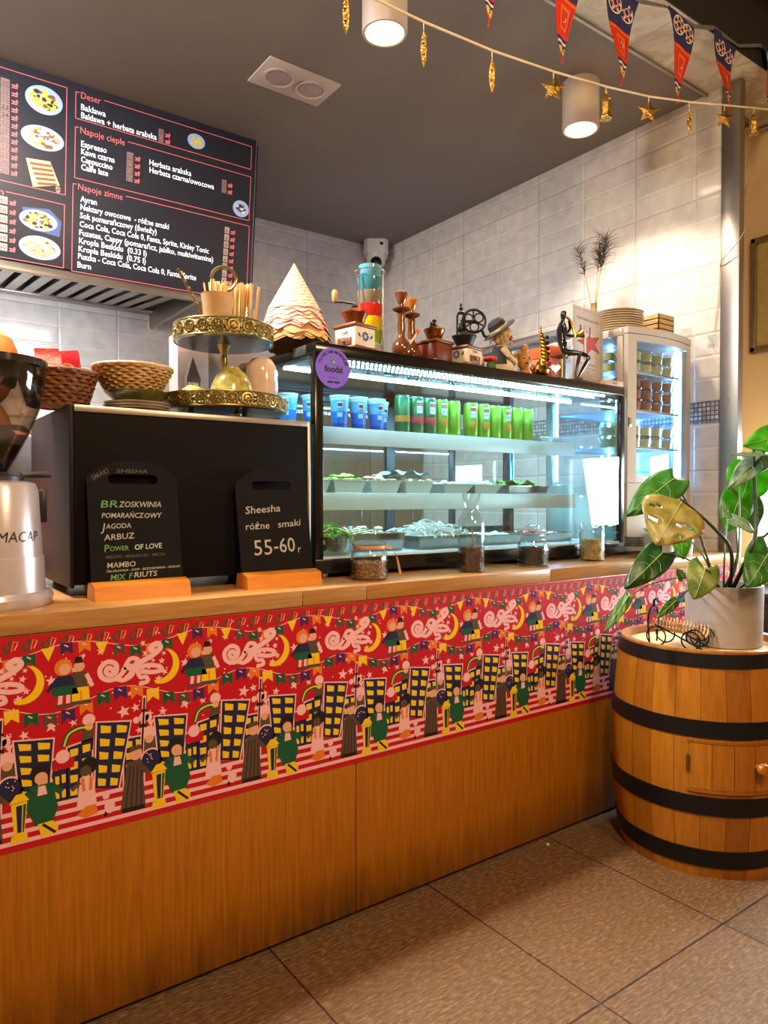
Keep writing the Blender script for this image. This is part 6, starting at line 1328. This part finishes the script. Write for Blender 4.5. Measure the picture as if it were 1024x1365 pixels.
def dish(cx, cy, rx, ry, base, cols, n, size, inner=.72, rot=0):
    q = [(cx + rx * math.cos(a) * math.cos(rot) - ry * math.sin(a) * math.sin(rot), -(cy) + rx * math.cos(a) * math.sin(rot) + ry * math.sin(a) * math.cos(rot)) for a in [2 * PI * e / 32 for e in range(32)]]
    b.poly([(x, y, .0012) for x, y in q], food[base], mxb)
    for k in range(n):
        a = rp_.uniform(0, 2 * PI); r_ = math.sqrt(rp_.random()) * inner; u, v = rx * r_ * math.cos(a), ry * r_ * math.sin(a); x, y = cx + u * math.cos(rot) - v * math.sin(rot), -cy + u * math.sin(rot) + v * math.cos(rot); s_ = size * rp_.uniform(.5, 1.2); a0 = rp_.uniform(0, 6)
        c = cols[k % len(cols)] if not (isinstance(cols, dict)) else cols
        b.poly([(x + s_ * (1 + .3 * math.sin(3 * e)) * math.cos(a0 + e * PI / 3), y + s_ * .7 * math.sin(a0 + e * PI / 3), .0016 + .00001 * k) for e in range(6)], food[c], mxb)
dish(.672, .118, .078, .060, 'plate', ('meat', 'tan', 'dark', 'fries', 'lettuce', 'fries'), 70, .012); dish(.668, .282, .090, .052, 'plate', ('meat', 'pinkish', 'meat', 'tan', 'cream', 'lettuce'), 60, .012)
b.poly([(x, y, .0011) for x, y in ((.600, -.385), (.70, -.375), (.742, -.47), (.63, -.502))], food['board'], mxb)
for k in range(5): b.poly([(x, y, .0015 + .00002 * k) for x, y in ((.615 + .008 * k, -.397 - .02 * k), (.705 + .006 * k, -.388 - .019 * k), (.708 + .006 * k, -.399 - .019 * k), (.618 + .008 * k, -.409 - .02 * k))], food['meat'], mxb)
dish(.735, .488, .010, .016, 'pinkish', ('meat',), 5, .006)
b.poly([(x, y, .0010) for x, y in ((.585, -.60), (.70, -.585), (.752, -.63), (.745, -.70), (.62, -.69))], food['blue'], mxb); dish(.655, .645, .080, .045, 'plate', ('lettuce', 'dark', 'lettuce', 'meat', 'fries'), 55, .011)
dish(.662, .765, .088, .052, 'plate', ('tan', 'meat', 'board', 'cream', 'pinkish', 'tan'), 55, .014); dish(1.383, .096, .046, .036, 'plate', ('tan', 'lettuce', 'fries', 'tan'), 26, .010); dish(1.640, .368, .046, .042, 'plate', ('dark', 'meat', 'cream', 'dark'), 20, .009, .5)
b.build('lettering', mb_)
kc = thing('kitchen_cupboard', 'pale wooden cupboard against the rear wall seen through the display fridge', 'cupboard', (2.55, 4.2, 0)); m_kw = wood('pale_cupboard_wood', (112, 88, 66), (134, 108, 82), (20, 20, 2), .5)
b = MB(); b.box((-.66, -.2, 0), (.66, .28, 1.86), m_kw, .004); b.build('body', kc)
for k in range(3):
    for z0, z1 in ((.05, .92), (.95, 1.82)):
        b = MB(); b.box((-.65 + .435 * k, -.22, z0), (-.65 + .435 * k + .43, -.2005, z1), m_kw, .004); d_ = b.build('door', kc); b = MB(); b.tube([(-.30 + .435 * k, -.235, z0 + .1), (-.30 + .435 * k, -.235, z0 + .22)], .006, m_steel, 8); b.build('handle', d_)
ws = thing('wall_shelf', 'long stainless shelf fixed high on the right tiled wall', 'shelf', (XR, 3.35, 2.12)); b = MB(); b.box((-.10, -.75, .0), (0, .75, .03), m_stl2, .003); b.build('board', ws)
for y in (-.6, .6):
    b = MB(); b.prism([(0, 0), (-.09, 0), (0, -.06)], -.004, .004, m_stl2, Matrix(((1, 0, 0, 0), (0, 0, 1, y), (0, 1, 0, 0), (0, 0, 0, 1)))); b.build('bracket', ws)
b = MB(); b.box((-.035, -.004, -.05), (.035, .004, .05), mat('cream_note', (226, 214, 170), .7, var=.2, scale=20), .003); b.box((-.03, -.0055, -.045), (.03, -.0035, .0), m_card if False else mat('note_white', (232, 228, 214), .7), .001); one(b, 'paper_note', 'small yellowish note stuck on the rear tiles under the hood corner', 'note', loc=(1.469, YB - .0041, 2.30))

# ------------------------------------------------------------------ ceiling fittings
m_lampw = mat('downlight_white', (206, 190, 176), .5, var=.02); e_lamp = emis('lamp_glow', (255, 232, 190), 14)
for k, (x, y) in enumerate(LAMPS):
    t = thing('ceiling_downlight', ('lit cylindrical ceiling lamp above the display fridge', 'lit cylindrical ceiling lamp nearest the right tiled wall')[k], 'ceiling lamp', (x, y, ZC), 0, 'cylindrical ceiling lamps')
    b = MB(); b.lathe([(.0, -.001), (.083, -.001), (.083, -.208), (.081, -.214), (.072, -.214), (.068, -.206)], m_lampw, 40, cap=False); b.build('housing', t)
    b = MB(); b.lathe([(0, -.2055), (.068, -.2055), (.068, -.2035), (0, -.2035)], e_lamp, 32); b.build('diffuser', t)
gm = thing('recessed_spotlight', 'white rectangular recessed ceiling fitting with two round unlit spots', 'ceiling lamp', (1.617, 2.932, ZC)); 
b = MB(); b.box((-.183, -.112, -.008), (.183, .112, -.0005), m_lampw, .002); b.build('plate', gm)
for x in (-.083, .083):
    b = MB(); b.lathe([(.070, -.008), (.074, -.014), (.066, -.016), (.060, -.0085)], m_lampw, 36, T(x, 0, 0), cap=False); b.lathe([(.056, -.0085), (.052, -.013), (.046, -.0135), (0, -.0105)], mat('lens_grey', (176, 164, 156), .3, var=.1, scale=60), 32, T(x, 0, 0)); b.build('spot', gm)
sc_ = thing('security_camera', 'white security camera hanging in the ceiling corner', 'camera', (3.10, 4.385, ZC), math.radians(-33)); sc_.scale = (.85, .85, .85); m_cw = mat('camera_white', (226, 218, 210), .4)
b = MB(); b.prism([(-.105, -.05), (-.075, -.085), (.075, -.085), (.105, -.05), (.105, .085), (-.105, .085)], -.125, -.0005, m_cw); b.build('housing', sc_)
b = MB(); b.box((.03, -.0875, -.055), (.06, -.0845, -.03), m_dark); b.build('status_window', sc_)
b = MB(); b.lathe([(.09, -.125), (.085, -.16), (.078, -.20), (.05, -.225), (0, -.232)], m_cw, 32); b.build('dome_shell', sc_)
b = MB(); b.sphere((0, -.055, -.195), .050, m_case, 20, (1, 1, 1)); b.sphere((0, -.098, -.205), .014, mat('lens_glass', (20, 40, 34), .05), 12); b.build('lens', sc_)

# ------------------------------------------------------------------ bunting, garland, picture and window wall details
bt = thing('pennant_bunting', 'line of long red and navy patterned pennants hung along the ceiling beam', 'bunting', (2.4, 1.60, 3.05))
PEN = [(1.543, 2.627, 1.455, 1.625, 2.955), (1.901, 2.652, 1.805, 1.985, 2.985), (2.196, 2.672, 2.115, 2.318, 3.02), (2.577, 2.739, 2.478, 2.672, 3.065), (2.911, 2.809, 2.812, 3.008, 3.112), (3.29, 2.921, 3.188, 3.375, 3.18)]
f_red, f_nav, f_org, f_wh, f_yel = mat('cloth_red', (214, 44, 20), .75, var=.1, scale=200), mat('cloth_navy', (44, 44, 92), .75, var=.25, scale=200), mat('cloth_orange', (226, 112, 30), .75), mat('cloth_white', (226, 214, 206), .75), mat('cloth_yellow', (226, 190, 80), .75)
org = V((2.4, 1.60, 3.05))
for (tx_, tz, xl, xr_, z0) in PEN:
    b = MB(); b.keep = True; H0 = z0 - tz
    def PT(u, v, dy=0):
        """u -1..1 across, v 0 at the line..1 at the tip"""
        c = (xl + xr_) / 2 + (tx_ - (xl + xr_) / 2) * v; hw_ = (xr_ - xl) / 2 * ((1 - v) ** .85 * .98 + .02 * (1 - v)); x = c + u * hw_
        return V((x, 1.60 + .012 * math.sin(v * 5 + xl * 9) + .006 * math.sin(u * 2) + dy, z0 - H0 * v)) - org
    def band(v0, v1, m, dy=0, u0=-1, u1=1, n=4):
        vs = []
        for i in range(n + 1):
            v = v0 + (v1 - v0) * i / n
            for q in range(5): vs.append(PT(u0 + (u1 - u0) * q / 4, v, dy))
        b.add(vs, [(i * 5 + q, i * 5 + q + 1, i * 5 + q + 6, i * 5 + q + 5) for i in range(n) for q in range(4)], m)
    def rosette(u, v, r, cols):
        for k, (m, f) in enumerate(cols):
            c = PT(u, v); b.poly([c + V((r * f * math.cos(a), -.0016 - .0003 * k, r * f * math.sin(a))) for a in [2 * PI * e / 16 for e in range(16)]], m)
    for dy in (0, .0015):
        band(0, .38, f_nav, dy); band(.38, .74, f_red, dy, n=6); band(.74, .775, f_nav, dy, n=1); band(.775, .80, f_wh, dy, n=1); band(.80, .83, f_nav, dy, n=1); band(.83, .90, f_yel, dy, n=2); band(.90, 1.0, f_red, dy, n=3)
    wv = (xr_ - xl)
    for u in (-.46, .46): rosette(u, .17, wv * .19, ((f_wh, 1), (f_nav, .86), (f_red, .55), (f_wh, .40), (f_nav, .3)))
    for k in range(6):
        for u in (-.46, .46):
            c = PT(u, .17); a = k * PI / 3; r = wv * .19 * .68; b.poly([c + V((r * math.cos(a) + .006 * math.cos(e), -.0034, r * math.sin(a) + .006 * math.sin(e))) for e in [2 * PI * w_ / 8 for w_ in range(8)]], f_wh)
    band(.40, .425, f_org, -.0016, n=1); band(.47, .68, f_org, -.0016, -.55, .55, 4); band(.50, .655, f_red, -.0022, -.38, .38, 4); rosette(0, .575, wv * .055, ((f_wh, 1), (f_nav, .7), (f_red, .4)))
    for k in range(3): band(.44 + .0 * k, .70, f_nav, -.0014, .72 - .0 * k, .78, 3) if k == 0 else None
    rosette(0, .865, wv * .035, ((f_nav, 1), (f_yel, .4)))
    b.build('pennant', bt)
b = MB(); tp = []
for (tx_, tz, xl, xr_, z0) in PEN: tp += [V((xl, 1.60, z0)) - org, V((xr_, 1.60, z0)) - org]
tp = [V((.6, 1.60, 2.92)) - org] + tp + [V((3.695, 1.60, 3.24)) - org]
vs = []
for i, p in enumerate(tp): vs += [p + V((0, .003 * math.sin(i * 2), .008)), p + V((0, -.003 * math.sin(i * 2), -.008))]
b.add(vs, [(2 * i, 2 * i + 2, 2 * i + 3, 2 * i + 1) for i in range(len(tp) - 1)], mat('silver_ribbon', (150, 148, 156), .35, .5)); b.build('ribbon', bt)
ga = thing('charm_garland', 'cream cord garland with small gold stars, lanterns and leaves', 'garland', (2.0, 1.5, 2.5)); og = V((2.0, 1.5, 2.5)); m_cord = mat('cream_cord', (222, 200, 164), .8, var=.2, scale=300); m_charm = mat('gold_charm', (176, 138, 66), .3, .9, var=.4, scale=120, bump=.5)
GP = [(-.4, 2.56), (.4, 2.485), (.97, 2.462), (1.216, 2.468), (1.468, 2.484), (1.73, 2.515), (1.987, 2.555), (2.223, 2.60), (2.474, 2.662), (2.717, 2.728), (3.056, 2.818), (3.655, 3.04)]
b = MB(); b.tube([V((x, 1.5, z)) - og for x, z in GP[:-1]] + [V((3.655, 1.55, 3.045)) - og], 0.0034, m_cord, 7); b.build('cord', ga)
def charm(kind, x, z):
    p = V((x, 1.5, z)) - og; b = MB(); b.tube([p, p + V((0, 0, -.022))], .0014, m_cord, 5)
    fx, fz = V((.81, -.586, 0)), V((0, 0, 1))
    if kind == 'star_charm':
        c = p + V((0, 0, -.052)); mxs_ = frame(tuple(c), fx, fz); pts = [(.042 * (1 if e % 2 == 0 else .45) * math.sin(e * PI / 5 + .1), .042 * (1 if e % 2 == 0 else .45) * math.cos(e * PI / 5 + .1)) for e in range(10)]
        vs = [mxs_ @ V((x_, y_, 0)) for x_, y_ in pts] + [mxs_ @ V((0, 0, .010)), mxs_ @ V((0, 0, -.010))]; b.add(vs, [(e, (e + 1) % 10, 10) for e in range(10)] + [((e + 1) % 10, e, 11) for e in range(10)], m_charm)
    elif kind == 'leaf_charm':
        c = p + V((0, 0, -.022)); mxs_ = frame(tuple(c), fx, fz); b.prism([(0, 0), (.006, -.022), (.008, -.05), (.006, -.078), (0, -.098), (-.006, -.078), (-.008, -.05), (-.006, -.022)], -.002, .002, m_charm, mxs_)
        for e in range(5): b.sphere(c + V((.002 * (-1) ** e, -.002, -.018 - .015 * e)), .0052, m_charm, 8)
    else:
        c = p + V((0, 0, -.022)); mm = T(*c); b.lathe([(0, 0), (.004, -.004), (.016, -.020), (.012, -.024), (.019, -.034), (.015, -.072), (.022, -.078), (.022, -.084), (0, -.085)], m_charm, 6, mm); b.tube([c + V((.007 * math.cos(e), 0, .004 + .007 * math.sin(e))) for e in [2 * PI * w_ / 10 for w_ in range(10)]], .0016, m_charm, 5, True)
    b.build(kind, ga)
for kd, x, z in (('leaf_charm', .97, 2.462), ('leaf_charm', 1.216, 2.468), ('leaf_charm', 1.468, 2.484), ('star_charm', 1.73, 2.515), ('lantern_charm', 1.987, 2.555), ('star_charm', 2.223, 2.60), ('leaf_charm', 2.474, 2.662), ('star_charm', 2.717, 2.728), ('lantern_charm', 2.94, 2.787)): charm(kd, x, z)
pf = thing('picture_frame', 'silver framed picture with a cream mount on the wall above the window', 'picture', (XW, 1.545, 2.235)); m_sf = mat('silver_frame', (176, 166, 152), .25, .9, var=.08)
b = MB()
for a, c in (((-.028, -.34, -.29), (-.0005, -.31, .29)), ((-.028, .31, -.29), (-.0005, .34, .29)), ((-.028, -.34, .26), (-.0005, .34, .29)), ((-.028, -.34, -.29), (-.0005, .34, -.26))): b.box(a, c, m_sf, .006)
b.build('frame', pf); b = MB(); b.box((-.010, -.312, -.262), (-.001, .312, .262), mat('olive_mount', (176, 156, 96), .6)); b.build('mount', pf)
b = MB(); b.box((-.012, -.14, -.13), (-.0101, .18, .13), mat('pale_print_paper', (226, 200, 176), .6)); b.build('print', pf)
cr_ = thing('curtain_rod', 'chrome curtain rod high on the dining room side wall', 'curtain rod', (XW - .04, 1.25, 3.06)); b = MB(); b.tube([(0, -.7, 0), (0, .60, 0)], .013, m_mirror, 12); b.build('rod', cr_)
for y in (-.6, .52):
    b = MB(); b.tube([(0, y, 0), (.039, y, 0)], .010, m_mirror, 10); b.lathe([(.022, 0), (.022, .004)], m_mirror, 16, T(.036, y, 0) @ R(PI / 2, 'Y')); b.build('bracket', cr_)
b = MB(); b.tube([(3.243, 1.83, 1.99), (3.243, 1.812, 2.15), (3.242, 1.804, 2.28), (3.222, 1.79, 2.30), (3.205, 1.70, 2.36), (3.26, 1.70, 2.42), (3.32, 1.75, 2.50), (3.43, 1.80, 2.615), (3.62, 1.86, 2.83)], .0022, mat('pale_cable', (206, 180, 140), .6), 6); one(b, 'thin_cable', 'thin pale cable looping past the steel wall corner', 'cable')
b = MB(); b.box((-.012, -.02, -.03), (0, .02, .03), g_jar, .003); b.tube([(-.012, 0, -.01), (-.03, 0, -.02), (-.03, 0, 0)], .003, m_cw, 6); one(b, 'wall_hook', 'small clear hook on the tiles by the steel corner', 'hook', loc=(XR - .0005, 1.842, 1.945))

# ------------------------------------------------------------------ person behind the coffee grinder
pe = thing('person', 'person in an orange cap and orange apron standing behind the coffee grinder', 'person', (.346, 2.80, 0), math.radians(205))
m_skin = mat('skin', (206, 150, 118), .5, var=.06, scale=30); m_cap = mat('orange_cap', (236, 96, 26), .65, var=.08, scale=60, bump=.2); m_apron = mat('orange_apron', (226, 92, 30), .75, var=.1, scale=20); m_shirt = mat('grey_shirt', (70, 66, 66), .75, var=.1, scale=20); m_trs = mat('dark_trousers', (38, 38, 46), .8); m_hair = mat('dark_hair', (34, 24, 20), .6, var=.3, scale=120); m_shoe = mat('black_shoe', (24, 22, 22), .5)
# local frame: +x is where the person faces
HZ = 1.61
Pb = [(0, 0, .93), (0, 0, 1.10), (0, 0, 1.28), (.0, 0, 1.40), (.005, 0, 1.47), (.02, 0, 1.54), (0, .10, .88), (.01, .10, .50), (-.01, .11, .09), (.10, .12, .04), (0, -.10, .88), (.01, -.10, .50), (-.01, -.11, .09), (.10, -.12, .04),
      (0, .17, 1.39), (-.03, .235, 1.13), (.12, .22, .98), (.20, .20, .97), (0, -.17, 1.39), (-.03, -.235, 1.13), (.12, -.22, .98), (.20, -.20, .97)]
Eb = [(0, 1), (1, 2), (2, 3), (3, 4), (4, 5), (0, 6), (6, 7), (7, 8), (8, 9), (0, 10), (10, 11), (11, 12), (12, 13), (3, 14), (14, 15), (15, 16), (16, 17), (3, 18), (18, 19), (19, 20), (20, 21)]
Rb = [.125, .12, .135, .10, .058, .06, .085, .06, .042, .04, .085, .06, .042, .04, .062, .045, .034, .03, .062, .045, .034, .03]
body = skin('body', Pb, Eb, Rb, m_skin, pe)
b = MB(); b.sphere((.018, 0, HZ + .02), .098, m_skin, 24, (1.0, .80, 1.22)); b.sphere((.105, 0, HZ + .0), .016, m_skin, 10, (1, .8, 1.4)); b.sphere((.085, 0, HZ - .055), .03, m_skin, 10, (.8, 1, .7))
for sy in (-1, 1):
    b.sphere((.010, sy * .080, HZ + .005), .026, m_skin, 12, (.6, .35, 1)); b.sphere((.094, sy * .032, HZ + .03), .010, mat('eye_white', (226, 222, 214), .3), 10, (.6, 1, .7)); b.sphere((.100, sy * .032, HZ + .03), .005, m_hair, 8)
b.sphere((.101, 0, HZ - .040), .012, mat('lips', (168, 96, 84), .5), 10, (.5, 1.8, .5)); b.build('head', pe)
b = MB(); b.lathe([(.088, HZ - .02), (.098, HZ + .02), (.102, HZ + .07), (.09, HZ + .10), (0, HZ + .12)], m_hair, 24, Matrix.Diagonal((1, .84, 1, 1)), a0=math.radians(75), a1=math.radians(285), cap=False); b.build('hair', pe)
b = MB(); cmx = T(.016, 0, HZ + .062) @ Matrix.Diagonal((1.04, .90, 1, 1)); b.lathe([(.106, 0), (.107, .020), (.104, .045), (.088, .082), (.055, .104), (.0, .112)], m_cap, 32, cmx); b.sphere((.016, 0, HZ + .175), .009, m_cap, 8, (1, 1, .5)); cp_ = b.build('cap', pe)
b = MB(); n = 12; vs = []
for e in range(n + 1):
    a = -1.15 + 2.3 * e / n
    for rr, dz in ((.100, .0), (.175 - .03 * abs(a), -.022 - .012 * (1 - a * a * .5))): vs.append(V((.016 + rr * math.cos(a) * 1.04, rr * math.sin(a) * .92, HZ + .066 + dz)))
b.add(vs, [(2 * e, 2 * e + 1, 2 * e + 3, 2 * e + 2) for e in range(n)], m_cap); br_ = b.build('brim', cp_); md = br_.modifiers.new('thick', 'SOLIDIFY'); md.thickness = .004
Ps = [(0, 0, .86), (0, 0, 1.10), (0, 0, 1.28), (0, 0, 1.40), (.005, 0, 1.45), (0, .17, 1.39), (-.025, .22, 1.20), (0, -.17, 1.39), (-.025, -.22, 1.20)]
skin('shirt', Ps, [(0, 1), (1, 2), (2, 3), (3, 4), (3, 5), (5, 6), (3, 7), (7, 8)], [.145, .132, .147, .112, .066, .074, .066, .074, .066], m_shirt, pe)
b = MB(); b.lathe([(.150, .62), (.152, .90), (.138, 1.10), (.152, 1.27), (.118, 1.385), (.115, 1.385), (.149, 1.27), (.135, 1.10), (.149, .90), (.147, .62)], m_apron, 20, a0=math.radians(-98), a1=math.radians(98), cap=False); b.build('apron', pe)
Pt = [(0, 0, .92), (0, .10, .86), (.01, .10, .50), (-.01, .11, .10), (0, -.10, .86), (.01, -.10, .50), (-.01, -.11, .10)]
skin('trousers', Pt, [(0, 1), (1, 2), (2, 3), (0, 4), (4, 5), (5, 6)], [.136, .098, .074, .060, .098, .074, .060], m_trs, pe)
for sy in (-1, 1):
    b = MB(); b.sphere((.05, sy * .115, .036), .05, m_shoe, 16, (2.5, .95, .72)); b.build('shoe', pe)
    pts = [(.20, sy * .20, .97), (.24, sy * .195, .965), (.275, sy * .19, .96)]; ed = [(0, 1), (1, 2)]; ra = [.028, .034, .030]
    for f in range(4):
        i0 = len(pts); oy = (f - 1.5) * .018; L = (.07, .08, .075, .06)[f]; pts += [(.285, sy * .19 + oy, .957), (.285 + L * .55, sy * .19 + oy * 1.15, .945), (.285 + L, sy * .19 + oy * 1.2, .925)]; ed += [(2, i0), (i0, i0 + 1), (i0 + 1, i0 + 2)]; ra += [.011, .009, .007]
    i0 = len(pts); pts += [(.245, sy * .155, .955), (.275, sy * .135, .945), (.30, sy * .13, .935)]; ed += [(1, i0), (i0, i0 + 1), (i0 + 1, i0 + 2)]; ra += [.013, .010, .008]
    skin('hand', pts, ed, ra, m_skin, body)
